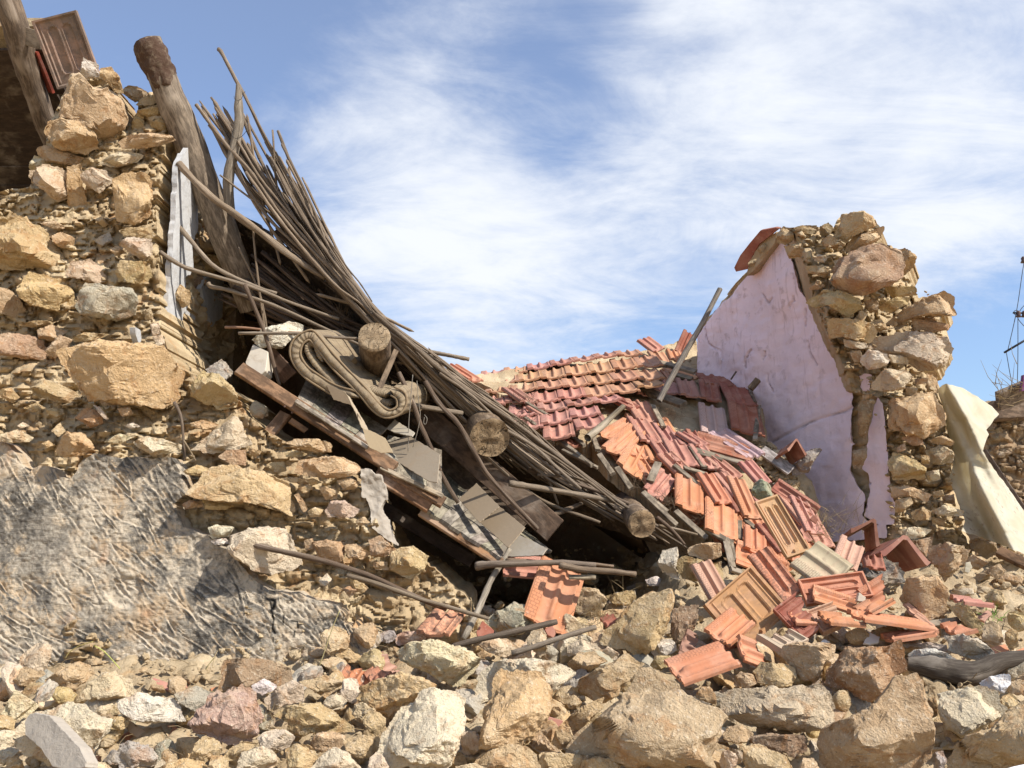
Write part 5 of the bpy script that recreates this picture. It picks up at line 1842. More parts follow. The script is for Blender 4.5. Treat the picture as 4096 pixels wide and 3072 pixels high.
def tuft(name, c, n, L, seed, root=None, col=(0.13, 0.09, 0.055), up=0.4, thick=0.0016):
    rng = random.Random(seed)
    V, F = [], []
    for i in range(n):
        d = Vector((rng.gauss(0, 1), rng.gauss(0, .7), rng.gauss(up, .8))).normalized()
        p = Vector(c) + Vector((rng.gauss(0, .4), rng.gauss(0, .3), rng.gauss(0, .3))) * L
        l = L * rng.uniform(.4, 1.1)
        bend = Vector((rng.gauss(0, .3), rng.gauss(0, .3), rng.gauss(0, .3)))
        s = d.orthogonal().normalized()
        s2 = d.cross(s)
        b = len(V)
        for k in range(3):
            q = p + d * (l * k / 2) + bend * (l * (k / 2) ** 2 * .5)
            r = thick * (1 - .35 * k)
            for a in range(3):
                an = a * 2.094
                V.append(q + s * math.cos(an) * r + s2 * math.sin(an) * r)
        for k in range(2):
            for a in range(3):
                i0 = b + k * 3 + a
                i1 = b + k * 3 + (a + 1) % 3
                F.append((i0, i1, i1 + 3, i0 + 3))
    me = mesh_from(name, np.array([v[:] for v in V]), F, True)
    o = obj(name, me, M_TWIG, root, -root.location if root else None, col)
    stuff(o)
    return o


build_roof()


# ------------------------------------------------------------------ dark inside of the house
def build_inside():
    root = empty('inner_wall', at(400, 560, 8.3))
    tag(root, 'shadowed inner wall of the house seen through the gap under the roof', 'wall')
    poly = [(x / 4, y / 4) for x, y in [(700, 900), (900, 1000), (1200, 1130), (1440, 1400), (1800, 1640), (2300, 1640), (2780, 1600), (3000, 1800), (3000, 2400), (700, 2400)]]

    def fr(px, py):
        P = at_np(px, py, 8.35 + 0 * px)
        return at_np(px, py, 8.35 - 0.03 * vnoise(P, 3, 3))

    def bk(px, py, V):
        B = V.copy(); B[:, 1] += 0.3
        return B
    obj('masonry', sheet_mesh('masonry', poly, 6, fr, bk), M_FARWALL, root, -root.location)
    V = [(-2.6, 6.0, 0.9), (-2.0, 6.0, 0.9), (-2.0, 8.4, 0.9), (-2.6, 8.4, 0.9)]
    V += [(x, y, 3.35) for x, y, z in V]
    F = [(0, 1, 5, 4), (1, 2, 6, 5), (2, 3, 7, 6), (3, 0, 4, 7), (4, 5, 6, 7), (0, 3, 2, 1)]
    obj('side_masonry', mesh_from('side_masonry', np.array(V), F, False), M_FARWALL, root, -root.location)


build_inside()


# ------------------------------------------------------------------ logs
def log(name, label, P, R, tint, end_tint=(0.30, 0.20, 0.11), seed=0, ends=(0,), sides=22, n=22, rough=0.06, cat='log'):
    """a round timber; ends listed are sawn faces seen from outside"""
    Pc = [Vector(p) for p in curve_pts([p[:] for p in P], n)]
    Rn = np.interp(np.linspace(0, 1, n), np.linspace(0, 1, len(R)), R)
    me = tube_mesh(name, Pc, Rn, sides, False, 0, seed, 0.0)
    V = np.empty(len(me.vertices) * 3, np.float32)
    me.vertices.foreach_get('co', V)
    V = V.reshape(-1, 3).astype(float)
    C = np.repeat(np.array([p[:] for p in Pc]), sides, 0)
    d = V - C
    h = 1 + rough * (vnoise(V, 7, seed) + 0.6 * vnoise(V, 18, seed + 1) + 0.5 * vnoise(V * np.array([1, 1, 1]), 45, seed + 2))
    V = C + d * h[:, None]
    me.vertices.foreach_set('co', V.astype(np.float32).ravel())
    root = empty(name, Pc[-1])
    tag(root, label, cat)
    obj('trunk', me, M_WOOD, root, -root.location, tint)
    for e in ends:
        i, j = (0, 1) if e == 0 else (n - 1, n - 2)
        ax = (Pc[i] - Pc[j]).normalized()
        ring = V[i * sides:(i + 1) * sides]
        q = ax.to_track_quat('Z', 'Y')
        qi = q.inverted()
        loc = [qi @ (Vector(v) - Pc[i]) for v in ring]
        VV, FF = [], []
        K = 9
        for k in range(K):
            f = 1 - k / K
            for v in loc:
                VV.append((v.x * f, v.y * f, v.z * f + 0.004 * (k > 0)))
        VV.append((0, 0, 0.004))
        for k in range(K - 1):
            for a in range(sides):
                b = (a + 1) % sides
                FF.append((k * sides + a, k * sides + b, (k + 1) * sides + b, (k + 1) * sides + a))
        for a in range(sides):
            FF.append(((K - 1) * sides + a, (K - 1) * sides + (a + 1) % sides, len(VV) - 1))
        VV = np.array(VV)
        m = np.ones(len(VV)); m[:sides] = 0
        VV[:, 2] += m * 0.13 * R[0 if e == 0 else -1] * (vnoise(VV, 1.2 / max(R), seed + 7) + .6 * vnoise(VV, 4 / max(R), seed + 8))
        o = obj('cut_end', mesh_from('cut_end', VV, FF), M_LOGEND, root, None, end_tint)
        o.rotation_mode = 'QUATERNION'
        o.rotation_quaternion = q
        o.location = Pc[i] - root.location
    return root


def P_(s, Ys):
    p = pts(s)
    if not isinstance(Ys, (list, tuple)):
        Ys = [Ys] * len(p)
    return [at(x, y, Y) for (x, y), Y in zip(p, Ys)]


def px_r(r4096, Y):
    return r4096 / 4 * Y / FPX


def build_logs():
    WD = (0.26, 0.20, 0.14)
    bm1 = log('roof_beam', 'thick weathered log with a dark rotten top, leaning up between wall and poles', P_('A 1090,300 1230,650 1370,1000 1500,1330 1680,1800 1860,2280', [4.72, 4.82, 4.92, 5.0, 5.12, 5.3]), [px_r(58, 4.7), px_r(62, 4.8), px_r(66, 4.9), px_r(64, 5), px_r(60, 5), px_r(56, 5)], WD, (0.14, 0.075, 0.04), 1, (0,), rough=.09)
    top = P_('A 1078,285 1120,390 1180,530 1235,660', [4.71, 4.74, 4.78, 4.81])
    Pc = [Vector(p) for p in curve_pts([p[:] for p in top], 26)]
    Rr = [px_r(v, 4.75) for v in np.interp(np.linspace(0, 1, 26), [0, .04, .12, .3, .75, 1], [30, 50, 60, 66, 66.5, 60])]
    me = tube_mesh('rotten_end', Pc, Rr, 40, True, 0, 3, 0)
    V = np.empty(len(me.vertices) * 3, np.float32); me.vertices.foreach_get('co', V); V = V.reshape(-1, 3).astype(float)
    C = np.concatenate([np.repeat(np.array([p[:] for p in Pc]), 40, 0), [Pc[0][:]], [Pc[-1][:]]])
    dd = V - C
    edge = np.clip((np.repeat(np.arange(26), 40) - 15) / 10, 0, 1); edge = np.concatenate([edge, [0, 1]])
    hh = 1 + .10 * vnoise(V * np.array([2.5, 1, .7]), 22, 5) + .07 * vnoise(V, 45, 6) + .03 * vnoise(V, 110, 7) - edge * 0.20 * np.clip(vnoise(V, 15, 9) + .75, 0, 2)
    me.vertices.foreach_set('co', (C + dd * hh[:, None]).astype(np.float32).ravel())
    obj('rotten_end', me, M_CHAR, bm1, -bm1.location, (0.075, 0.042, 0.026))
    log('roof_beam', 'log with a cracked chalky cut end jutting from the pole bundle above the mattress', P_('F 1100,455 1115,600 1135,860', [4.50, 4.80, 5.5]), [px_r(66, 4.5), px_r(66, 4.5), px_r(60, 4.6)], (0.20, 0.14, 0.09), (0.34, 0.26, 0.17), 2)
    log('roof_beam', 'stout log with a crumbly brown cut end poking out below the middle of the poles', P_('I 478,1015 430,950 330,800', [4.72, 5.0, 6.4]), [px_r(80, 4.7), px_r(80, 4.8), px_r(84, 5)], (0.22, 0.15, 0.09), (0.28, 0.19, 0.105), 3)
    log('roof_beam', 'small log with a ragged cut end over the dark gap under the tile edge', P_('M 1385,195 1340,150 1240,30', [4.72, 5.0, 6.4]), [px_r(56, 4.7), px_r(54, 4.7), px_r(60, 5)], (0.22, 0.15, 0.09), (0.30, 0.20, 0.11), 4)
    log('roof_beam', 'dark rough log slanting under the boarded eaves in the top left corner', P_('A -60,-260 90,110 170,400 270,720 390,1050', [4.9, 5.0, 5.15, 5.35, 5.6]), [px_r(56, 5), px_r(52, 5), px_r(52, 5), px_r(48, 5), px_r(46, 5.2)], (0.19, 0.135, 0.09), (0.1, .06, .03), 5, (), rough=.12)
    log('forked_post', 'pale crooked post bound with wire, standing among the pole tops', P_('E 588,400 588,540 592,640 560,820 520,1020 530,1230', [4.84, 4.84, 4.85, 4.87, 4.9, 4.95]), [px_r(11, 4.8), px_r(19, 4.8), px_r(21, 4.8), px_r(22, 4.8), px_r(23, 4.8), px_r(23, 4.8)], (0.30, 0.25, 0.19), (.2, .15, .1), 6, (0,), 14, 24, .10, 'post')
    log('branch_stub', 'short weathered branch lying across the tiles above the fanned orange ones', P_('R 900,90 640,330 370,560', [5.55, 5.5, 5.35]), [px_r(10, 5.6), px_r(13, 5.5), px_r(17, 5.3)], (0.30, 0.24, 0.16), (.3, .22, .14), 7, (0,), 10, 10, .12, 'branch')
    log('charred_log', 'blackened twisted log lying on grey stones at the right edge', P_('Q 1270,720 1480,760 1700,800 1850,780 2020,700 2330,660', [3.95, 3.92, 3.9, 3.9, 3.92, 3.95]), [px_r(26, 3.9), px_r(50, 3.9), px_r(56, 3.9), px_r(44, 3.9), px_r(32, 3.9), px_r(34, 3.9)], (0.10, 0.08, 0.06), (.12, .08, .05), 8, (0,), 20, 30, .16)
    log('leaning_pole', 'single grey pole leaning from the tiles against the lilac gable edge', P_('J 700,-80 560,190 420,430 250,745', [6.75, 6.7, 6.65, 6.55]), [px_r(11, 6.7), px_r(11, 6.7), px_r(12, 6.7), px_r(12, 6.7)], (0.26, 0.225, 0.185), (.2, .15, .1), 9, (0,), 8, 14, .05, 'pole')


build_logs()


def stick(name, label, s, Ys, r, tint=(0.22, 0.16, 0.11), seed=0, group=None, taper=0.6, cat='stick'):
    P = P_(s, Ys)
    n = 18
    Pc = curve_pts([p[:] for p in P], n)
    Y = Ys if isinstance(Ys, (int, float)) else Ys[0]
    rr = px_r(r, Y)
    rng = random.Random(seed)
    me = tube_mesh(name, Pc, [rr * (1 - (1 - taper) * i / n) * rng.uniform(.92, 1.1) for i in range(n)], 8, True, 0, seed, .06)
    me.transform(Matrix.Translation(-Vector(Pc[-1])))
    o = obj(name, me, M_WOOD, None, Pc[-1], tint)
    tag(o, label, cat, group)
    return o


def build_sticks():
    DK = (0.15, 0.10, 0.065)
    LT = (0.30, 0.23, 0.16)
    stick('roof_pole', 'long thin pole whose hooked tip stands highest among the broken poles', 'E 450,160 470,175 520,270 580,385 650,510 780,790 930,1080 1100,1370 1310,1660', [4.9] * 9, 9, (0.25, 0.19, 0.135), 1, cat='pole')
    stick('roof_pole', 'thick split pole crossing the upright beam and sagging towards the log ends', 'E 190,920 300,1040 430,1160 540,1235 700,1350 870,1490 1100,1640', [4.75, 4.75, 4.76, 4.78, 4.8, 4.82, 4.86], 15, (0.30, 0.22, 0.145), 2, taper=.8, cat='pole')
    stick('roof_pole', 'second split pole lying along the thick one below the pole fan', 'E 530,1230 640,1320 800,1420 1000,1580 1160,1680', [4.78, 4.8, 4.82, 4.84, 4.86], 14, (0.27, 0.20, 0.135), 12, cat='pole')
    stick('roof_pole', 'bent stick running from the white plaster corner down across the dark opening', 'B 1255,120 1400,290 1580,490 1850,625 2040,690', [4.85, 4.82, 4.8, 4.8, 4.82], 11, LT, 3, cat='pole')
    stick('roof_pole', 'long thin stick reaching out left past the white plaster flakes', 'B 1180,385 1330,480 1450,525 1850,640 2150,760 2500,880', [4.72, 4.72, 4.74, 4.78, 4.8, 4.84], 10, LT, 4, cat='pole')
    stick('roof_pole', 'curved stick with a hooked left end below the two long thin sticks', 'B 1535,610 1560,640 1700,670 2028,780 2400,950 2700,1090', [4.8, 4.8, 4.8, 4.8, 4.78, 4.74], 9, LT, 5, cat='pole')
    stick('roof_pole', 'splintered reddish lath pointing left out of the dark opening', 'F 0,385 130,388 250,400 400,415 560,425', [4.7] * 5, 6, (0.40, 0.22, 0.13), 6, cat='pole')
    stick('roof_pole', 'level stick passing in front of the white stone and mattress top', 'F 100,430 330,430 550,432 750,455 990,472', [4.6, 4.6, 4.6, 4.58, 4.56], 7, LT, 7, taper=.9, cat='pole')
    stick('roof_pole', 'upright thin stick hanging down left of the rolled mattress', 'F 145,70 210,220 280,390 330,550 370,700 405,815', [4.62] * 6, 9, DK, 8, taper=.9, cat='pole')
    stick('roof_pole', 'stick hanging steeply in front of the dark beam at the roof centre', 'I 0,600 110,770 250,920 380,1150 480,1310 830,1690', [4.62, 4.62, 4.6, 4.6, 4.62, 4.66], 10, DK, 9, taper=.9, cat='pole')
    stick('roof_pole', 'dark stick hanging over the hardboard sheets beside the mattress foot', 'F 1280,720 1380,930 1440,1100 1530,1300 1600,1480 1720,1680', [4.66, 4.64, 4.62, 4.62, 4.64, 4.66], 10, DK, 10, taper=.9, cat='pole')
    stick('roof_pole', 'straight stick jutting right from the mattress towards the brushwood tuft', 'F 1150,930 1300,950 1500,980 1750,1020', [4.62, 4.64, 4.7, 4.8], 14, (0.24, 0.18, 0.12), 11, taper=.7, cat='pole')
    stick('roof_pole', 'loose pole with a cut tip slanting over the black gap beside the stout log', 'I 560,940 800,1080 1000,1260 1150,1393', [4.85, 4.85, 4.83, 4.8], 8, LT, 13, cat='pole')
    stick('roof_pole', 'pole running level into the black gap above the small log', 'I 622,1352 800,1380 1000,1412 1400,1482', [4.8, 4.85, 4.9, 5.0], 13, LT, 14, taper=.8, cat='pole')
    stick('roof_pole', 'short stick angled up inside the black gap', 'I 885,1608 1050,1545 1200,1480', [4.95, 5.0, 5.1], 12, (0.2, 0.14, 0.09), 15, cat='pole')
    stick('roof_pole', 'stick end standing clear of the poles against the sky above the tiles', 'F 1500,565 1640,590 1800,622', [4.95, 4.95, 4.95], 9, LT, 16, taper=.9, cat='pole')
    stick('roof_pole', 'pole fanning low under the tile edge, half lost in shadow', 'I 760,1250 1000,1320 1300,1420 1500,1500', [5.05, 5.05, 5.1, 5.15], 10, DK, 17, cat='pole')
    stick('roof_pole', 'slanting stick below the tile edge right of the small log', 'T 350,470 500,590 660,770', [4.85, 4.85, 4.85], 9, DK, 18, cat='pole')
    stick('roof_pole', 'thin stick wedged level under the tile edge right of the small log', 'T 370,565 560,600 800,660', [4.88, 4.88, 4.9], 8, (0.26, .19, .12), 19, cat='pole')
    # sticks on the rubble
    stick('fallen_stick', 'long dark stick lying on the earth slope from the pale stone to the broken tile', 'G -20,505 150,545 350,590 600,650 900,750 1200,890 1450,990', [4.1, 4.1, 4.1, 4.12, 4.15, 4.2, 4.22], 11, DK, 20, taper=.9)
    stick('fallen_stick', 'shorter stick lying along the lower end of the long dark one', 'G 715,740 900,790 1200,895 1500,985 1760,1060', [4.12, 4.13, 4.16, 4.2, 4.22], 9, (0.23, 0.17, 0.11), 21, taper=.9)
    stick('fallen_stick', 'pale stick propped steeply beside the lichened tile on the rubble', 'G 1915,545 1850,660 1775,780 1680,1000 1570,1210', [4.45, 4.42, 4.38, 4.3, 4.2], 10, (0.38, 0.32, 0.24), 22, taper=1.3)
    stick('fallen_stick', 'crooked stick lying level across the rubble in front of the black gap', 'M 10,550 110,535 260,530 480,525 700,520 1000,540', [4.4, 4.38, 4.36, 4.36, 4.38, 4.42], 16, (0.24, 0.18, 0.13), 23, taper=.6)
    stick('fallen_stick', 'straight stick with a split tip lying right of the upright tile', 'M 700,540 880,575 1100,590 1335,615', [4.32, 4.34, 4.36, 4.38], 14, (0.24, 0.17, 0.11), 24, taper=.7)
    stick('fallen_stick', 'thin twin stick tucked behind the crooked one near the red tile', 'M 260,500 500,512 900,525 1150,550', [4.42, 4.42, 4.44, 4.46], 9, (0.28, 0.19, 0.12), 25)
    stick('fallen_stick', 'dark stick lying over the gray round stone below the upright tile', 'M -180,1215 0,1165 330,1090 680,1010', [3.98, 3.98, 4.0, 4.05], 12, (0.16, 0.12, 0.085), 26, taper=.9)
    stick('fallen_stick', 'lighter stick lying parallel to the dark one, nearer the front', 'M 305,1272 500,1215 660,1160 830,1105 1000,1055', [3.95, 3.96, 3.98, 4.02, 4.06], 11, (0.27, 0.21, 0.15), 27, taper=.9)
    stick('fallen_stick', 'dry twig standing in the crack of the earth slope above the render', 'C 1285,15 1330,110 1350,250 1360,450', [4.3, 4.3, 4.3, 4.3], 8, (0.18, 0.13, 0.09), 28)
    stick('fallen_stick', 'short side twig leaning on the dry twig above the render', 'C 1355,300 1400,370 1445,450', [4.28, 4.28, 4.28], 4, (0.30, 0.22, 0.13), 29)


build_sticks()


# ------------------------------------------------------------------ wreck of the boarded ceiling, mattress and the rest under the roof
def quad_boards(root, q, n, T, tints, seed, name='board', gap=0.025, mat=None):
    """boards laid side by side across the quad q = front-left, front-right, back-right, back-left"""
    rng = random.Random(seed)
    nrm = (q[1] - q[0]).cross(q[3] - q[0]).normalized()
    if nrm.z < 0:
        nrm = -nrm
    for i in range(n):
        a0, a1 = (i + gap / 2) / n, (i + 1 - gap / 2) / n
        dz = nrm * rng.uniform(-.003, .003)
        pl = [q[0].lerp(q[1], a0), q[0].lerp(q[1], a1), q[3].lerp(q[2], a1), q[3].lerp(q[2], a0)]
        pl = [p + dz for p in pl]
        pl[0] += (pl[0] - pl[3]).normalized() * rng.uniform(-.01, .012)
        pl[1] += (pl[1] - pl[2]).normalized() * rng.uniform(-.01, .012)
        V = [p[:] for p in pl] + [(p - nrm * T)[:] for p in pl]
        F = [(0, 1, 2, 3), (7, 6, 5, 4), (0, 4, 5, 1), (1, 5, 6, 2), (2, 6, 7, 3), (3, 7, 4, 0)]
        me = mesh_from(name, np.array(V), F, False, [(0, 0), (.1, 0), (.1, .6), (0, .6)] * 2)
        obj(name, me, mat or M_BOARD, root, -root.location, jit(tints[i % len(tints)], .08, rng))


def ribbon2(root):
    """the inner layers of the roll"""
    for n_, (s, th, Y0) in enumerate([('F 940,895 820,810 700,700 630,610 600,540 625,500 665,520 690,580 720,640', 3.6, 4.53), ('F 1230,960 1150,930 1060,850 1130,870 1200,880', 4.0, 4.55)]):
        C2 = [np.array(p) for p in curve_pts(pts(s), 40)]
        V, F, UV = [], [], []
        sec = [(-1, .05), (-.7, 0), (0, -.02), (.7, 0), (1, .05), (1, .9), (-1, .9)]
        k = len(sec)
        for i, p in enumerate(C2):
            t = C2[min(i + 1, 39)] - C2[max(i - 1, 0)]
            t = t / (np.linalg.norm(t) + 1e-9)
            nn = np.array([-t[1], t[0]])
            w = min(1, (i + .3) / 3, (39.3 - i) / 3) * (1 + .12 * math.sin(i * 2.2))
            for a, d in sec:
                qq = p + nn * a * th * w
                V.append(at(qq[0], qq[1], Y0) + Vector((.09, .5, .1)) * d)
                UV.append((a * .5 + d, i / 39))
        for i in range(39):
            for j in range(k):
                F.append((i * k + j, i * k + (j + 1) % k, (i + 1) * k + (j + 1) % k, (i + 1) * k + j))
        F.append(tuple(range(k))); F.append(tuple(39 * k + j for j in reversed(range(k))))
        obj('inner_fold', mesh_from('inner_fold', np.array([v[:] for v in V]), F, True, UV), M_MATT, root, -root.location)


def build_wreck():
    BR = (0.27, 0.155, 0.085)
    WH = (0.34, 0.285, 0.215)
    # upper board-clad frame
    r = empty('ceiling_panel', at(330, 470, 4.7))
    tag(r, 'fallen ceiling frame of brown timber with whitish boards, under the mattress', 'ceiling panel')
    a, b = P_('F 105,690 1250,1430', [4.52, 4.42])
    beam = plank('frame_timber', a, b, 0.075, 0.035, (0.1, -0.9, 0.35), M_BOARD, r, BR, 1)
    a, b = P_('F 1150,1420 1610,1680', [4.45, 4.42])
    plank('frame_timber', a, b, 0.06, 0.035, (0.1, -0.9, 0.35), M_BOARD, r, BR, 2)
    a, b = P_('G 930,-10 1330,230', [4.44, 4.42])
    plank('frame_timber', a, b, 0.075, 0.03, (0.1, -0.9, 0.35), M_BOARD, r, (0.30, 0.16, 0.085), 3)
    quad_boards(r, P_('F 525,925 1050,1265 1200,1130 600,770', [4.44, 4.40, 4.85, 4.85]), 5, 0.018, [WH, (0.29, 0.25, 0.19)], 1)
    quad_boards(r, P_('F 1150,1400 1600,1610 1600,1290 1200,1180', [4.42, 4.38, 4.9, 4.9]), 4, 0.018, [WH, (0.30, 0.25, 0.19)], 2)
    a, b = P_('F 520,930 1050,1275', [4.43, 4.39])
    plank('edge_strip', a, b, 0.018, 0.02, (0, -0.9, 0.3), M_BOARD, r, (0.40, 0.33, 0.25), 4)
    a, b = P_('F 1150,1420 1605,1630', [4.41, 4.37])
    plank('edge_strip', a, b, 0.022, 0.02, (0, -0.9, 0.3), M_BOARD, r, (0.45, 0.36, 0.25), 5)
    for i, s in enumerate(['F 440,970', 'F 495,1015', 'F 760,1080']):
        (x, y), = pts(s)
        bm = bmesh.new()
        bmesh.ops.create_icosphere(bm, subdivisions=2, radius=0.006)
        me = bpy.data.meshes.new('nail_head'); bm.to_mesh(me); bm.free()
        nh = obj('nail_head', me, M_METAL, beam, None, (0.12, 0.07, 0.05))
        nh.location = beam.matrix_world.inverted() @ at(x, y, 4.46)

    # lower board-clad frame
    r = empty('ceiling_panel', at(470, 580, 4.6))
    tag(r, 'lower fallen panel of pale boards on a brown edge beam, sloping into the rubble', 'ceiling panel')
    a, b = P_('G 1260,270 1850,650', [4.48, 4.42])
    plank('frame_timber', a, b, 0.05, 0.03, (0.1, -0.9, 0.35), M_BOARD, r, (0.33, 0.18, 0.09), 6)
    quad_boards(r, P_('G 1265,230 1850,610 2230,560 1400,-60', [4.46, 4.40, 5.2, 5.3]), 8, 0.018, [(0.32, 0.27, 0.20), (0.28, 0.23, 0.17)], 3)
    a, b = P_('I -30,830 960,1700', [5.12, 4.85])
    plank('side_board', a, b, 0.15, 0.025, (-0.5, -0.75, 0.5), M_BOARD, r, (0.15, 0.095, 0.06), 7)
    a, b = P_('I 80,1130 700,1690', [5.35, 5.05])
    plank('side_board', a, b, 0.30, 0.02, (-0.4, -0.7, 0.55), M_BOARD, r, (0.16, 0.115, 0.08), 8)
    # hardboard sheets
    HB = (0.29, 0.22, 0.145)
    N = (-0.45, -0.55, 0.75)
    sheets = [('F 740,800 880,860 910,900 1010,1080 940,960 800,920', 4.46, (-.3, -.9, .2), (0.25, 0.18, 0.11), 'sharp brown cardboard piece lying on the mattress edge'),
              ('F 890,870 920,900 1050,1120 1060,1150 1010,1130 960,1010', 4.42, (.6, -.8, .1), (0.40, 0.32, 0.22), 'narrow hardboard strip on edge below the mattress'),
              ('F 1015,1130 1080,1150 1180,1200 1240,1310 1150,1312 1070,1275 1040,1230', 4.36, (-.1, -.95, .3), (0.40, 0.30, 0.18), 'bent tan hardboard corner hanging over the timber edge'),
              ('F 1160,1250 1350,1180 1585,1320 1565,1530 1500,1520 1230,1350', 4.50, (-.4, -.6, .7), (0.30, 0.24, 0.17), 'dusty grey fibreboard lying on the pale boards'),
              ('F 1190,1130 1250,1065 1400,1160 1380,1190 1250,1160', 4.60, (-.3, -.6, .7), (0.42, 0.36, 0.27), 'small pale board below the mattress foot'),
              ('G 1540,175 1670,60 1840,230 1690,352', 4.62, N, HB, 'square hardboard sheet on the pale boards, upper one'),
              ('G 1700,350 1845,235 2028,385 1905,535', 4.56, N, HB, 'square hardboard sheet on the pale boards, middle one'),
              ('M 160,430 330,270 600,400 560,455 300,470', 4.48, N, (0.38, 0.33, 0.26), 'torn hardboard sheet with a hole, lowest on the pale boards'),
              ('F 150,640 205,510 318,565 300,705 262,735 155,675', 4.60, (-.2, -.9, .35), (0.55, 0.48, 0.38), 'thick stack of whitewashed laths at the upper end of the frame')]
    for i, (s, Y, n, c, lab) in enumerate(sheets):
        o = plate('fibreboard_sheet' if i != 8 else 'lath_stack', pts(s), Y, n, 0.006 if i != 8 else 0.08, M_CARD, c, None, 0.6 if i < 8 else 0, i)
        tag(o, lab, 'board')
    # loose timbers round it
    for i, (s, Y, W, T, n, c, lab) in enumerate([
        ('F 310,1190 450,1020', [4.5, 4.55], .07, .025, (-.2, -.9, .3), BR, 'short brown plank propping the frame over the stones'),
        ('F 480,1070 600,1150', [4.5, 4.52], .03, .025, (0, -.9, .3), BR, 'stub of brown timber under the frame'),
        ('F 1130,860 1260,560', [4.6, 4.75], .03, .02, (.2, -.9, .1), (0.2, .14, .09), 'thin lath wedged against the chalky log'),
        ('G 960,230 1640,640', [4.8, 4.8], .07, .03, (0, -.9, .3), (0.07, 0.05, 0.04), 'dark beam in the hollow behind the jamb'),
        ('F 300,560 480,760', [4.75, 4.8], .10, .02, (-.3, -.9, .1), (.2, .12, .08), 'brown board standing behind the lath stack'),
        ('A 195,270 310,300', [5.05, 5.05], .11, .02, (-.2, -.9, -.3), (0.20, 0.15, 0.10), 'short grey board under the hanging eaves tile'),
        ('L 1830,1300 2060,1410', [5.3, 5.2], .06, .05, (-.1, -.9, .2), (0.26, 0.15, 0.08), 'brown timber lying beside the plastic sheet'),
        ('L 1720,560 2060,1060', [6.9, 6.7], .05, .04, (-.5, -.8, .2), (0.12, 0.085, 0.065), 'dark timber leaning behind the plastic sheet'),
        ('Q 1200,430 1690,365', [4.35, 4.35], .035, .015, (0, -.7, .7), (0.30, 0.24, 0.17), 'grey lath lying on the broken tiles at the right'),
        ('Q 1480,1210 1690,1370', [3.6, 3.55], .03, .012, (0, -.8, .5), (0.30, 0.27, 0.23), 'grey slat stuck between stones at the lower right'),
        ('M 780,640 1000,640', [4.35, 4.35], .025, .012, (0, -.7, .7), (0.34, 0.27, 0.18), 'splintered lath beside the upright tile'),
        ('S 1280,1290 1710,1600', [6.2, 6.1], .09, .02, (-.3, -.6, .7), (0.40, 0.35, 0.32), 'pale split board lying at the foot of the lilac wall'),
        ('S 1110,390 1230,250', [7.0, 7.0], .05, .04, (-.4, -.8, .3), (0.30, 0.22, 0.14), 'stub of timber sticking up between tiles and lilac wall'),
        ('S 825,250 905,130', [7.1, 7.1], .012, .012, (-.4, -.8, .3), (0.14, 0.11, 0.09), 'thin dark peg leaning on the lilac wall'),
    ]):
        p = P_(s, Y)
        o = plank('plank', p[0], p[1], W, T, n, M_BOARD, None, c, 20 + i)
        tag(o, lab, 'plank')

    # rolled mattress: thick ribbon folded over itself, seen end on
    path = pts('F 960,905 800,845 640,745 530,650 490,560 530,470 610,440 680,480 760,580 860,710 960,830 1070,945 1190,1010 1270,965 1265,870 1195,815')
    C2 = [np.array(p) for p in curve_pts(path, 70)]
    th = 5.0
    depth = Vector((0.10, 0.55, 0.12))
    Y0 = 4.50
    ring = []
    for i, p in enumerate(C2):
        t = C2[min(i + 1, 69)] - C2[max(i - 1, 0)]
        t = t / (np.linalg.norm(t) + 1e-9)
        nn = np.array([-t[1], t[0]])
        ring.append((p, nn))
    prof = [(-1, .05), (-.98, .95), (-.9, 1.0), (.9, 1.0), (.98, .95), (1, .05)]
    # cross-section: across the thickness and back in depth
    sec = [(-1.0, 0.06), (-0.8, 0.0), (-0.3, -0.02), (0.3, -0.02), (0.8, 0.0), (1.0, 0.06), (1.0, 0.5), (1.0, 0.95), (0.8, 1.0), (-0.8, 1.0), (-1.0, 0.95), (-1.0, 0.5)]
    V, F, UV = [], [], []
    k = len(sec)
    rng = random.Random(8)
    for i, (p, nn) in enumerate(ring):
        ends = min(1, (i + .3) / 3, (69.3 - i) / 3)
        pl = 1 + 0.03 * math.sin(i * 1.9)
        for j, (a, d) in enumerate(sec):
            q = p + nn * a * th * ends * (pl if abs(a) < .9 else 1)
            V.append(at(q[0], q[1], Y0) + depth * d)
            UV.append((a * .5 + d, i / 69 * 1.6))
    for i in range(69):
        for j in range(k):
            a = i * k + j
            b = i * k + (j + 1) % k
            F.append((a, b, b + k, a + k))
    F.append(tuple(range(k)))
    F.append(tuple(69 * k + j for j in reversed(range(k))))
    root = empty('mattress', at(330, 490, 4.6))
    tag(root, 'dirty brown striped mattress, rolled and folded, lying under the poles', 'mattress')
    VA = np.array([v[:] for v in V])
    VA += 0.028 * np.stack([vnoise(VA, 6, 1), vnoise(VA, 6, 2), vnoise(VA, 6, 3)], -1) + 0.005 * np.stack([vnoise(VA, 22, 4), vnoise(VA, 22, 5), vnoise(VA, 22, 6)], -1)
    me = mesh_from('ticking', VA, F, True, UV)
    tick = obj('ticking', me, M_MATT, root, -root.location)
    ribbon2(root)
    for sgn in (-1, 1):
        line = np.array([at(*(p + nn * sgn * th * 0.97), Y0 + 0.0)[:] for p, nn in ring[1:-1]])
        line = line + 0.028 * np.stack([vnoise(line, 6, 1), vnoise(line, 6, 2), vnoise(line, 6, 3)], -1)
        me = tube_mesh('piping', line, [0.0065] * len(line), 6, True, 0, 1, .06)
        obj('piping', me, M_TWIG, tick, None, (0.22, 0.155, 0.09))
    # flap of bedding behind
    o = plate('bedding', pts('F 790,530 830,515 900,550 960,600 930,630 860,590 810,570'), 4.75, (-.2, -.7, .7), 0.04, M_MATT, None)
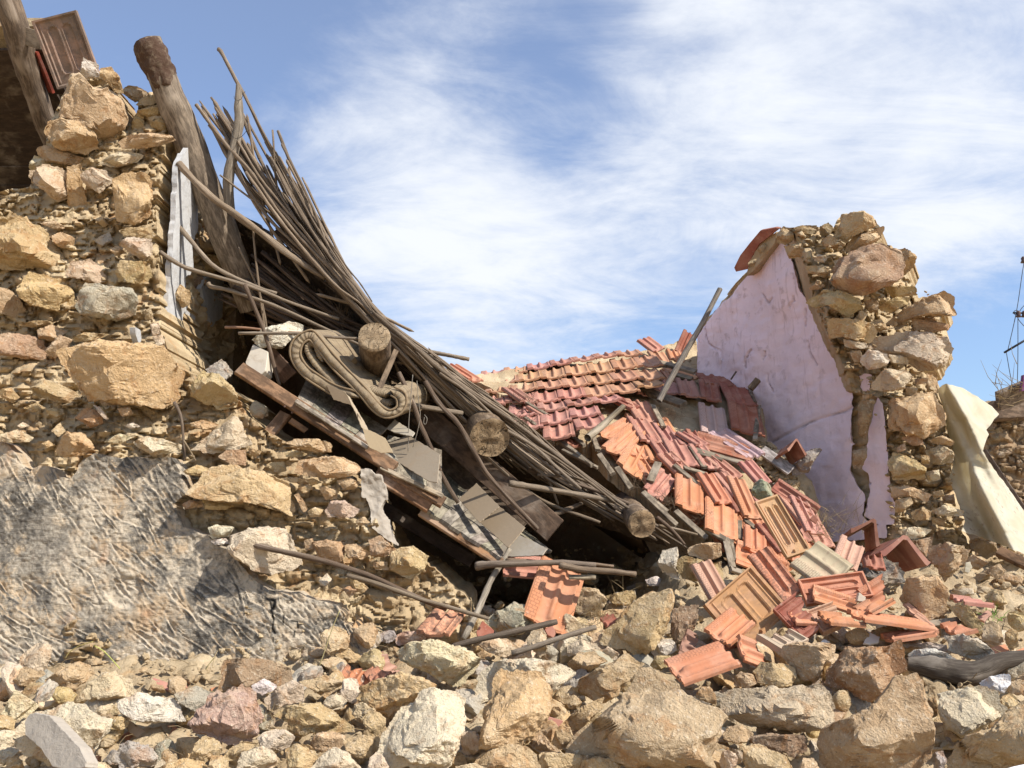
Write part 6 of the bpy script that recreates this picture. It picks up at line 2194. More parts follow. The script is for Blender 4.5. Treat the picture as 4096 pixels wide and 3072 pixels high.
    tag(o, 'small brown roll of bedding behind the mattress', 'bedding')


build_wreck()


# ------------------------------------------------------------------ rubble: every block that can be told apart
def rubble_Y(poly):
    xs = [p[0] for p in poly]
    yb = max(p[1] for p in poly)
    return ground_hit(sum(xs) / len(xs), min(yb, 800)).y


SMALL = 'small tan rubble stone lying loose among the larger blocks'
NSTONE = [0]
BLOCKS = []
POLYS = []


def short_name(label):
    for w in (' smeared', ' thickly', ' crusted', ',', ' with ', ' in ', ' under ', ' below ', ' beside ', ' behind ', ' between ', ' at ', ' right of ', ' left of ', ' lying ', ' standing ', ' smeared ', ' thickly ', ' crusted ', ' leaning ', ' wedged ', ' above ',
              ' just ', ' cut by ', ' against ', ' over ', ' tucked ', ' on ', ' crossed ', ' of the ', ' inside ', ' sitting ', ' near ', ' beneath ', ' lowest ', ' from '):
        label = label.split(w)[0]
    return label


USED = set()


def where_from(head, x, y):
    """names the blocks a small stone lies by, so that no two read alike"""
    near = sorted(BLOCKS, key=lambda t: (t[0] - x) ** 2 + (t[1] - y) ** 2)[:8]
    b = near[0]
    dx, dy = x - b[0], y - b[1]
    side = ('right of' if dx > 0 else 'left of') if abs(dx) > abs(dy) else ('in front of' if dy > 0 else 'behind')
    tries = [side + ' the ' + b[2]] + ['between the ' + near[i][2] + ' and the ' + near[j][2] for i in range(8) for j in range(i + 1, 8) if near[i][2] != near[j][2]]
    for t in tries:
        lab = head + ' ' + t
        if lab not in USED and len(lab.split()) <= 16:
            USED.add(lab)
            return lab
    return head + ' ' + tries[0]


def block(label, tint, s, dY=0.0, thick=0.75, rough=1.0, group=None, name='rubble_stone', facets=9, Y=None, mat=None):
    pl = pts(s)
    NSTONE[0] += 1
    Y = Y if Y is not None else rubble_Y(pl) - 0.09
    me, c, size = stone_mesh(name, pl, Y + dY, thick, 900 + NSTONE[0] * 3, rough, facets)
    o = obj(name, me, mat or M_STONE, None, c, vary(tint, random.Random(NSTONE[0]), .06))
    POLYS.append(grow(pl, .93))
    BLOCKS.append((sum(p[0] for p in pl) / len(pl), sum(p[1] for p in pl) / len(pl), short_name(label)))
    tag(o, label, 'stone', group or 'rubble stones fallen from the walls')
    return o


def build_rubble():
    B = block
    # ground kept clear for the things that lie on it
    for s in ['Q 1250,670 1480,690 1700,700 2020,640 2330,590 2330,740 2000,790 1800,900 1500,870 1280,770', 'N 90,1310 550,1150 660,1260 650,1410 240,1510', 'M 380,850 520,450 870,690 800,950 560,1060', 'G 1200,1150 1360,990 1650,950 1640,1060 1560,1210 1350,1210',
              'H 690,440 890,150 940,190 940,390', 'H 910,420 1160,220 1190,300 1000,450', 'D 820,1430 920,1280 1240,1110 1370,1090 1500,1300 1500,1490 1380,1500', 'N 430,850 810,530 1130,1030 920,1280 640,1230 400,1080', 'N 1050,840 1260,690 2190,990 1400,1060',
              'D 1140,880 1240,820 1505,850 1500,910', 'C 0,1100 600,1100 1000,1300 1500,1450 1950,1500 1500,1600 0,1600']:
        POLYS.append(pts(s))
    # bottom left
    o = B('pale block with a smooth grey-white plastered face, lowest left corner', PALE, 'D 290,1100 430,1060 600,1010 720,1060 800,1120 920,1160 900,1260 840,1330 800,1440 700,1540 560,1570 400,1540 250,1470 120,1380 110,1300 160,1180')
    pl = plate('plaster_face', pts('D 195,1180 230,1120 285,1105 400,1130 450,1180 560,1300 640,1380 700,1500 690,1550 560,1570 420,1545 330,1400 200,1290'), o.location.y - 0.19, (-0.35, -0.85, 0.30), 0.05, M_GREYPL, None, o, 0.8, 4)
    B('block smeared with white paint and orange clay beside the plaster-faced block', PNK, 'D 700,870 840,790 950,760 1080,850 1110,950 960,1010 900,1050 760,1030 640,990')
    B('flat stone thickly coated with white lime, below the painted block', WHITE, 'D 960,1000 1110,940 1390,980 1450,1060 1500,1180 1260,1190 1180,1180 1000,1150 940,1080')
    B('pitted stone crusted white and dark brown, right of the lime-coated one', (0.42, 0.29, 0.22), 'D 1510,1190 1560,1110 1720,980 1860,900 1960,870 2060,940 2130,1070 2120,1180 2040,1300 1940,1370 1820,1370 1700,1320 1540,1270', rough=1.5)
    B('ochre stone with a hollow right side under the render foot', OCH, 'D 370,920 360,850 480,750 640,690 760,740 770,800 690,870 590,930 480,930')
    B('reddish squared block standing against the render at the far left', PNK, 'D 150,650 300,545 425,555 420,640 380,720 380,800 250,780 140,750', dY=.05)
    B('crumbly clod of dry mud below the reddish squared block', MUD, 'D 110,830 180,740 360,780 370,860 280,900 140,900', rough=1.4)
    B('pale wedge-shaped stone at the left picture edge', PALE, 'D 10,1110 120,920 230,990 320,1050 250,1130 150,1170 10,1180')
    B('grey flat stone between the lime-coated stone and the render', GREY, 'D 1400,960 1580,890 1730,960 1690,1030 1560,1100 1440,1030')
    B('long brown block lying along the foot of the render', BRN, 'X 870,2760 885,2640 960,2630 1060,2638 1090,2640 1170,2670 1175,2715 1130,2740 1000,2745 930,2765', dY=.03)
    B('rounded grey stone in front of the shards at the lower left', GREY, 'D 920,1500 950,1380 1020,1330 1120,1350 1230,1400 1280,1460 1250,1540 960,1570', rough=1.3)
    B('lumpy tan stone right of the long grey tile strip', TAN, 'D 1520,1500 1560,1350 1650,1290 1760,1340 1790,1420 1740,1480 1660,1500 1600,1560')
    B('pale flat-topped stone cut by the bottom edge, left of the ochre pair', PALE, 'H -120,1160 -60,1020 100,970 220,1030 225,1110 180,1160')
    B('small pointed stone between the crusted stone and the bottom edge', TAN, 'D 1780,1500 1850,1400 1960,1340 2080,1350 1990,1430 1900,1480')
    B('white peaked stone under the long brown block', WHITE, 'H 10,490 110,430 220,490 180,530 100,570 30,540')
    B('pinkish faceted stone right of the crusted stone', PNK, 'H 110,590 200,520 330,440 420,480 440,570 430,620 280,640 200,690 130,690')
    B('thin-edged tan slab leaning below the render end', TAN, 'H 390,450 560,400 640,410 760,470 700,540 600,590 500,520')
    B('broad tan boulder in the lower left middle', TAN, 'H 190,720 300,640 460,620 560,620 680,680 780,770 850,820 840,870 700,870 640,900 500,870 440,900 300,870 310,790')
    B('blunt tan stone at the bottom edge under the broad tan boulder', TAN, 'H 280,1000 380,950 500,980 560,1050 540,1160 290,1160')
    B('cream stone at the bottom edge beside the big pale boulder', PALE, 'H 480,1160 560,1060 680,980 780,1020 900,1160')
    B('crumbly mud lump wedged left of the big pale boulder', MUD, 'H 800,690 880,620 1000,690 1040,740 1000,790 870,780', rough=1.5)
    B('rough knobbly boulder behind the big pale one', TAN, 'H 870,570 900,490 1000,430 1200,370 1350,400 1480,470 1500,560 1400,640 1320,680 1200,690 1110,740 1000,690 920,640 850,590', rough=1.4)
    B('big pale boulder with a flat lit top, bottom centre left', PALE, 'H 1150,700 1300,610 1360,520 1500,490 1650,530 1730,580 1750,750 1700,930 1660,1030 1580,1170 1120,1170 1020,1040 1040,920 1100,800', thick=.8)
    B('long cream slab with an ochre underside below the lichened tile', PALE, 'H 1170,210 1250,150 1310,120 1480,110 1620,150 1800,200 1860,270 1850,340 1740,460 1640,500 1420,370 1200,270')
    B('flat-topped stone behind the upright ochre pillar stone', PALE, 'X 1885,2830 1895,2750 1925,2680 1970,2640 2100,2630 2240,2650 2305,2690 2270,2720 2210,2760 2150,2760 2000,2790 1950,2800')
    B('upright ochre pillar stone with a grey cracked cap, bottom centre', OCH, 'X 1910,3000 1935,2880 1960,2770 1980,2700 2010,2680 2090,2672 2170,2675 2185,2710 2213,2760 2210,2820 2190,2880 2160,2930 2110,2975 2070,2985 1990,2995', thick=.9)
    B('rough grey-tan stone at the bottom edge under the pillar stone', TAN, 'O -250,1160 -180,1060 -60,990 60,950 150,960 230,1000 300,1060 330,1160')
    B('small ochre wedge right of the pillar stone foot', OCH, 'O 230,960 320,840 380,920 450,990 500,1040 330,1040')
    B('huge brown triangular boulder with a sharp peak, bottom centre', (0.41, 0.30, 0.165), 'O 520,1010 600,880 780,760 960,600 1050,450 1130,330 1210,330 1290,390 1400,450 1500,540 1640,640 1780,690 1830,750 1790,840 1740,950 1690,1060 1710,1170 1060,1170 840,1100 640,1090', thick=.55, rough=.7, facets=6)
    B('rounded brown boulder behind the huge triangular one', (0.38, 0.27, 0.16), 'O 620,540 650,440 760,370 880,310 990,230 1100,250 1170,310 1050,440 980,540 900,600 830,640 720,600', rough=1.1)
    B('angular tan block between the pillar stone and the rounded brown boulder', TAN, 'O 540,310 640,220 760,210 870,290 760,340 660,430 600,380', rough=.7)
    B('flat tan slab leaning on the left foot of the triangular boulder', TAN, 'O 505,800 560,740 660,660 840,580 830,680 740,760 640,850 560,830')
    B('clod of yellow earth left of the triangular boulder', MUD, 'O 510,590 600,560 660,620 640,680 560,680', rough=1.4)
    B('white chip beside the clod of yellow earth', WHITE, 'O 480,540 530,505 590,540 560,570 500,570')
    B('layered flake stone at the bottom edge left of the triangular boulder', TAN, 'O 310,1060 350,1020 560,1040 700,1050 740,1160 350,1160')
    B('thin flake lying on the layered stone', PALE, 'O 540,1020 580,990 700,990 800,1080 820,1130 740,1060', thick=.9)
    B('round tan cobble right of the triangular boulder', TAN, 'O 1790,870 1830,810 1940,800 2040,870 2030,920 1900,960 1800,920')
    B('egg-shaped tan stone under the lower right tile', TAN, 'O 1560,570 1620,500 1680,490 1740,560 1740,640 1650,620')
    # centre
    B('great rough diagonal block in front of the black gap', TAN, 'M 1030,1190 1070,1100 1200,1000 1330,850 1450,790 1600,740 1650,730 1660,830 1640,940 1620,1060 1540,1190 1420,1280 1350,1310 1220,1270 1080,1220', thick=.6)
    B('rounded grey stone crossed by a dark stick', GREY, 'M 80,990 180,910 330,840 470,850 540,930 540,1010 460,1060 350,1110 230,1140 160,1090')
    B('tan stone with a bright chipped face below the upright tile', PALE, 'M 660,1000 760,940 850,1000 950,1060 900,1100 760,1130 680,1100')
    B('squat pale stone under the end of the dark stick', PALE, 'M 30,1200 120,1140 260,1140 360,1220 330,1270 250,1310 100,1260')
    B('pinkish knotty stone between the two front sticks', PNK, 'M 420,1170 480,1080 570,1060 600,1120 590,1200 600,1280 540,1310 430,1200')
    B('shadowed tan block right of the upright tile', TAN, 'M 800,790 900,720 1020,740 1100,830 1060,900 980,960 900,970 820,930')
    B('yellowish stone at the edge of the black gap', TAN, 'M 1080,800 1200,760 1330,750 1340,820 1280,880 1150,870')
    B('flat cream stone in front of the great diagonal block', PALE, 'M 760,1210 860,1160 1010,1190 1050,1240 980,1270 860,1280 770,1300')
    B('white fibrous flake standing beside the front ribbed tile', WHITE, 'M 1460,1250 1560,1150 1640,1160 1680,1240 1600,1280 1490,1310')
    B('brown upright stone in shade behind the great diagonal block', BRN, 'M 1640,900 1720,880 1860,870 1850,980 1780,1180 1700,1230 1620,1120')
    B('whitewashed stone at the right jamb of the black gap', WHITE, 'M 1510,520 1560,420 1680,390 1690,470 1660,560 1700,660 1630,650 1560,600', Y=4.72)
    B('yellow flat stone on top of the jamb, under the tile edge', OCH, 'M 1760,400 1860,350 2030,350 2050,460 1960,500 1850,480 1770,450', Y=4.70)
    B('muddy block below the yellow flat stone', MUD, 'M 1660,480 1760,460 1960,520 2060,500 2060,720 1900,680 1720,660', Y=4.80)
    B('white round-topped chip inside the black gap', WHITE, 'M 1410,660 1500,630 1590,660 1530,720 1440,720')
    B('small grey angular stone behind the upright tile', GREY, 'M 960,670 1020,630 1065,690 1050,740 980,720')
    B('low pale stone left of the white flake', PALE, 'M 1040,1270 1100,1210 1200,1280 1150,1330')
    B('tan block at the foot of the white fibrous flake', TAN, 'M 1450,1370 1500,1290 1620,1290 1640,1350 1540,1420')
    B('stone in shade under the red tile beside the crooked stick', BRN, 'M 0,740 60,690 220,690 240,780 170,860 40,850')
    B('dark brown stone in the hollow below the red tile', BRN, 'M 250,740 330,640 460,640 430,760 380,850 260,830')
    B('pale five-sided stone on the earth slope below the sticks', PALE, 'G 780,1040 840,970 930,960 1000,1060 990,1130 900,1090 820,1110')
    B('cracked mud lump on the sill of the black gap', MUD, 'G 1360,800 1450,760 1570,790 1600,850 1500,900 1370,890', rough=1.4)
    B('tan stone behind the pale propped stick', TAN, 'G 1660,870 1740,820 1860,820 1850,900 1760,950')
    B('pink and white clay-stained lump left of the lichened tile', (0.52, 0.34, 0.25), 'G 1060,1190 1130,1150 1250,1150 1350,1180 1340,1220 1200,1230 1090,1260')
    B('grey lichened stone at the lower end of the render', GREY, 'G 950,1180 1010,1140 1060,1150 1090,1200 1030,1240 960,1230')
    # lower right
    B('pale tan block with a flat lit front, below the tile heap', TAN, 'Q 220,640 270,560 420,550 560,540 690,560 690,640 600,740 580,830 520,870 420,850 280,690', facets=6)
    B('big block with a rusty red hollow underside, right of the pale tan one', RUST, 'Q 590,790 690,660 750,600 950,570 1100,560 1200,520 1230,640 1270,780 1200,820 1130,900 1060,970 960,1030 850,1000 720,930 600,880', thick=.7)
    B('great brown boulder with a concave left side and square top, lower right', (0.40, 0.28, 0.15), 'Q 520,1350 560,1260 680,1200 850,1120 1010,1040 1120,900 1170,830 1370,790 1410,860 1440,1020 1480,1200 1500,1380 1460,1540 1300,1590 540,1590', thick=.55, rough=.75, facets=6)
    B('long mottled cream stone left of the great brown boulder', (0.50, 0.39, 0.27), 'X 2875,2810 2890,2770 2945,2755 3100,2745 3165,2752 3268,2735 3317,2765 3337,2825 3337,2890 3287,2925 3223,2935 3100,2930 3000,2910 2900,2860')
    B('broad tan boulder cut by the lower right corner', TAN, 'Q 1570,1520 1590,1420 1750,1300 1960,1240 2070,1110 2212,1030 2380,1000 2380,1600 1580,1600', thick=.6)
    B('pale angular block with a bright cleft face under the charred log', PALE, 'Q 1500,960 1660,920 1850,890 1990,940 2020,1020 2080,1080 2000,1150 1800,1270 1690,1320 1580,1240 1510,1120')
    B('tall smooth ochre block right of the tile heap', (0.47, 0.31, 0.17), 'Q 1200,180 1260,20 1390,0 1530,10 1600,100 1610,250 1600,320 1480,350 1390,380 1300,320 1210,200', thick=.6, rough=.8)
    B('rough dark grey basalt lump on top of the tile heap', BAS, 'N 1600,530 1700,480 1850,460 1980,490 2050,580 2040,660 1940,700 1850,680 1720,620', rough=1.6)
    B('slanting tan brick-like stone right of the tall ochre block', TAN, 'Q 1610,270 1720,200 1800,300 1890,430 1860,480 1790,470 1680,350')
    B('squared yellow stone below the grass tuft at the right', TAN, 'Q 1870,530 1890,400 1950,370 2030,430 2050,540 1970,570')
    B('flat pale stone above the slanting brick-like stone', PALE, 'Q 1610,170 1630,110 1800,100 1820,160 1700,180')
    B('hexagonal tan stone near the right edge', TAN, 'Q 1890,180 1960,110 2030,130 2080,230 2000,260')
    B('upright yellow cobble at the right edge', OCH, 'Q 2050,470 2100,430 2160,450 2170,570 2100,610 2060,550')
    B('rounded tan stone on the right edge above the cobble', TAN, 'Q 2080,310 2160,290 2270,320 2270,450 2150,460 2080,400')
    B('pale grey slab just above the charred log', (0.50, 0.46, 0.40), 'Q 1270,650 1340,600 1480,590 1600,630 1680,690 1600,720 1400,710')
    B('flat grey slate lying over the pale grey slab', GREY, 'Q 1220,560 1420,540 1580,560 1600,620 1450,610 1280,600', thick=.8)
    B('large dusty grey block behind the charred log', (0.46, 0.40, 0.33), 'Q 1560,480 1700,470 1820,500 1980,640 1900,680 1750,690 1600,600')
    B('blue-white painted stone tucked under the charred log', (0.60, 0.60, 0.60), 'Q 1850,870 1980,800 2100,800 2110,870 2050,960 1920,930')
    B('ochre stone at the right edge under the charred log', OCH, 'Q 2130,840 2212,790 2280,800 2280,930 2130,910')
    B('earthy block in the bottom edge left of the great brown boulder', MUD, 'Q -60,1380 100,1360 250,1450 370,1590 -60,1590', rough=1.3)
    B('yellow splinter of stone on the dirt below the pale tan block', OCH, 'Q 240,830 310,770 470,820 460,860 400,890 290,860')
    B('grey stone between the front ribbed tile and the pale tan block', GREY, 'O 1870,280 1960,270 2010,330 1980,390 1880,400')
    B('knobbly shaded stone between pale angular block and great boulder', BRN, 'Q 1430,880 1490,940 1520,1060 1520,1140 1460,1150 1430,1020')
    B('dim grey block below the pale angular one', GREY, 'Q 1480,1440 1560,1420 1590,1500 1560,1570 1480,1570')
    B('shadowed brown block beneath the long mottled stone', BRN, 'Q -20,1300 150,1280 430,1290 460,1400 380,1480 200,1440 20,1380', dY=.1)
    # foot of the gable
    B('rough mortared block at the foot of the broken gable end', MUD, 'L 1330,1260 1400,1230 1560,1260 1630,1290 1610,1370 1540,1440 1440,1530 1380,1420 1310,1350', rough=1.4)
    B('grey-tan stone under the mud-stained plastic sheet', TAN, 'L 1610,1220 1680,1200 1780,1250 1830,1310 1740,1360 1620,1280')
    B('flat stone in front of the brown timber beside the sheet', TAN, 'L 1560,1400 1640,1320 1760,1380 1680,1440')
    B('smooth stone right of the flat one below the sheet', TAN, 'L 1720,1450 1840,1390 1890,1450 1830,1510')
    B('small grey-yellow stone above the tall ochre block', TAN, 'L 1480,1600 1580,1550 1680,1590 1600,1640')
    B('thin brown slab standing beside the ridge tile', (0.36, 0.25, 0.16), 'L 1195,1215 1350,1190 1330,1320 1300,1400 1230,1350')
    B('grey angular stone leaning on the lilac wall above the tiles', (0.24, 0.21, 0.19), 'S 1720,1500 1830,1450 1850,1370 1980,1290 2070,1260 2150,1260 2170,1290 2050,1450 1970,1640 1720,1670', Y=6.1)
    B('green lichened stone sitting on the slid tiles', (0.24, 0.25, 0.15), 'T 1390,190 1430,90 1510,40 1610,100 1640,240 1580,300 1480,270 1420,240', Y=5.15)
    B('white plastered stone behind the rolled mattress', WHITE, 'F 200,480 280,400 480,340 580,370 560,430 430,540 270,540', Y=4.72)
    B('pale stone in the hollow below the lath stack', GREY, 'F 180,970 230,925 310,980 320,1040 250,1070 190,1040', Y=4.55)

    # further blocks that fill the front of the heap
    brng = np.random.default_rng(77)
    made = 0
    for _ in range(2500):
        if made >= 46:
            break
        x, y = brng.uniform(0, 1024), brng.uniform(632, 772)
        if (x < 330 and y < 694) or (y < 655 and 330 < x < 900 and brng.random() < .5):
            continue
        w, h = brng.uniform(11, 26), brng.uniform(8, 17)
        test = [(x + w * .75 * math.cos(a), y + h * .75 * math.sin(a)) for a in [k * .785 for k in range(8)]] + [(x, y)]
        if sum(hit_any(POLYS, *t) for t in test) > 1:
            continue
        k = int(brng.integers(6, 9))
        a0 = brng.uniform(0, 6)
        P = [(x + w * math.cos(a0 + i * 6.283 / k) * brng.uniform(.75, 1.12), y + h * math.sin(a0 + i * 6.283 / k) * brng.uniform(.75, 1.12)) for i in range(k)]
        kk = int(brng.integers(4))
        s = 'P ' + ' '.join('%.2f,%.2f' % t for t in P)
        B(where_from('mid-sized ' + ['tan', 'cream', 'tan', 'ochre'][kk] + ' block', x, y), [TAN, PALE, TAN, OCH][kk], s)
        BLOCKS.pop()
        made += 1

    # cobbles of one kind that nothing tells apart
    rng = np.random.default_rng(21)
    free = [pts(s) for s in ['X 0,2720 880,2760 1180,2700 1300,2560 1800,2480 2100,2250 2500,2280 2900,2650 3100,2500 3700,2450 4096,2250 4096,3072 0,3072']]
    k = 0
    lib = []
    for i in range(10):
        D, F = ico(4)
        r2 = np.random.default_rng(i + 300)
        V = D.copy() * np.array([1.25, 1.0, 0.75])
        V = facet(V, r2, 11, 0.0, 0.5, 0.82)
        nn = V / np.linalg.norm(V, axis=1)[:, None]
        V = V + nn * (0.10 * vnoise(V + i * 9, 2.2, i) + 0.05 * vnoise(V + i * 9, 6, i) + 0.025 * vnoise(V + i * 9, 14, i))[:, None]
        me = mesh_from('cobble', V * 0.06, F)
        me.set_sharp_from_angle(angle=math.radians(30))
        me.materials.append(M_STONE)
        lib.append(me)
    n = 0
    while n < 299:
        x, y = rng.uniform(-10, 1034), rng.uniform(560, 790)
        if not inside(free[0], np.array([x]), np.array([y]))[0]:
            continue
        if hit_any(POLYS, x, y):
            continue
        p = ground_hit(x, y)
        r = ((12 + 26 * rng.random() ** 1.6) if y > 625 else (8 + 18 * rng.random() ** 2)) * 0.5 * p.y / FPX
        o = bpy.data.objects.new('cobble', lib[int(rng.integers(10))])
        COL.objects.link(o)
        o.location = (p.x, p.y, p.z + r * 0.35)
        o.scale = (r / .06 * rng.uniform(.8, 1.4), r / .06 * rng.uniform(.8, 1.3), r / .06 * rng.uniform(.7, 1.1))
        o.rotation_euler = (rng.normal() * .5, rng.normal() * .5, rng.uniform(0, 6.28))
        kk = int(rng.integers(5))
        o.color = (*vary([TAN, PALE, OCH, MUD, GREY][kk], random.Random(n), .12), 1)
        tag(o, where_from(('fist-sized' if r * FPX / p.y > 6.5 else 'small') + ' ' + ['tan', 'cream', 'ochre', 'earth-brown', 'greyish'][kk] + ' stone', x, y), 'stone', 'small loose stones of the rubble heap')
        n += 1

    def clear(X, Y):
        m = np.ones(len(X), bool)
        for pp in POLYS:
            m &= ~inside(pp, X, Y)
        return m

    def place(X, Y):
        return ground_hit_np(X, Y) + np.array([0, 0, 0.004])
    dbr = chips(bpy.data.objects['collapsed_roof'], pts('S 1150,1150 1400,1200 1700,1450 1720,1650') + pts('T 2100,520 1650,60 1500,-60') + pts('S 1200,1500'), 260, 3.0, 11.0, 'tile_debris', 89,
                lambda X, Y: at_np(X, Y, roof_Y(X * 4, Y * 4) + 0.08), 0.7)
    o = chips(None, [(-370, 560), (1390, 540), (1390, 820), (-370, 820)], 5000, 2.4, 13.0, 'rubble_gravel', 88, place, 0.7, keep=clear)
    o['label'] = 'loose chips and crumbs of earth covering the rubble heap'
    o['category'] = 'gravel'


build_rubble()


def build_litter():
    """straw and twig litter spilled over the heap"""
    rng = np.random.default_rng(31)
    X = rng.uniform(0, 1024, 420); Y = rng.uniform(570, 768, 420)
    C = ground_hit_np(X, Y)
    V, F = [], []
    for c in C:
        a = rng.uniform(0, 6.28)
        d = np.array([math.cos(a), math.sin(a), rng.normal() * .35]); d /= np.linalg.norm(d)
        s = np.array([-d[1], d[0], 0.0]); s /= np.linalg.norm(s) + 1e-9
        t = np.cross(d, s)
        L = rng.uniform(.02, .11); r = rng.uniform(.0008, .0022)
        b = len(V)
        for k in range(3):
            q = c + np.array([0, 0, .03]) + d * L * (k / 2 - .5) + t * L * .12 * (k == 1)
            for j in range(3):
                V.append(q + r * (s * math.cos(j * 2.094) + t * math.sin(j * 2.094)))
        for k in range(2):
            for j in range(3):
                F.append((b + k * 3 + j, b + k * 3 + (j + 1) % 3, b + k * 3 + (j + 1) % 3 + 3, b + k * 3 + j + 3))
    o = obj('twig_litter', mesh_from('twig_litter', np.array(V), F), M_TWIG, None, None, (0.30, 0.22, 0.12))
    stuff(o)
    o['label'] = 'bits of straw and twig scattered over the rubble heap'
    o['category'] = 'litter'


build_litter()


# ------------------------------------------------------------------ tiles that fell clear of the roof
def lettering(parent, text, x, y, size, rot, z=0.0075):
    """raised letters pressed into the clay, in the tile's own plane"""
    cu = bpy.data.curves.new('lettering', 'FONT')
    cu.body = text
    cu.size = size
    cu.align_x = 'CENTER'; cu.align_y = 'CENTER'
    cu.extrude = 0.0016
    cu.resolution_u = 2
    tmp = bpy.data.objects.new('tmp', cu)
    COL.objects.link(tmp)
    dg = bpy.context.evaluated_depsgraph_get()
    me = bpy.data.meshes.new_from_object(tmp.evaluated_get(dg))
    bpy.data.objects.remove(tmp)
    me.name = 'lettering'
    me.materials.clear()
    me.materials.append(M_TILE)
    o = bpy.data.objects.new('lettering', me)
    COL.objects.link(o)
    o.parent = parent
    o.location = (x, y, z)
    o.rotation_euler = (0, 0, rot)
    o.color = parent.color
    return o


def heap_Y(px, py):
    return float(np.interp(py * 4, [1900, 2250, 2400, 2600, 2800, 3072], [5.2, 4.72, 4.52, 4.22, 3.85, 3.3]))


def loose(label, kind, s, tint, d=(0, 0, 0), alpha=1.0, L=None, W=None, base=0.0):
    p = pts(s)
    cy = sum(q[1] for q in p) / 3
    Y0 = heap_Y(p[0][0], cy) - 0.10 + base
    P = [at(p[i][0], p[i][1], Y0 + d[i]) for i in range(3)]
    o = put_tile(kind, P[0], P[1], P[2], jit(tint, .05), None, 'roof_tile', alpha, True, L, W)
    tag(o, label, 'roof tile', 'roof tiles fallen onto the rubble')
    return o


def shard(label, s, tint, n=(0, -.7, .7), T=0.014, base=0.0, alpha=1.0):
    p = pts(s)
    cy = sum(q[1] for q in p) / len(p)
    o = plate('tile_shard', p, heap_Y(0, cy) - 0.10 + base, n, T, M_TILE, tint, None, 0.5, len(label))
    o.color = (*tint, alpha)
    tag(o, label, 'tile shard', 'broken pieces of roof tile')
    return o


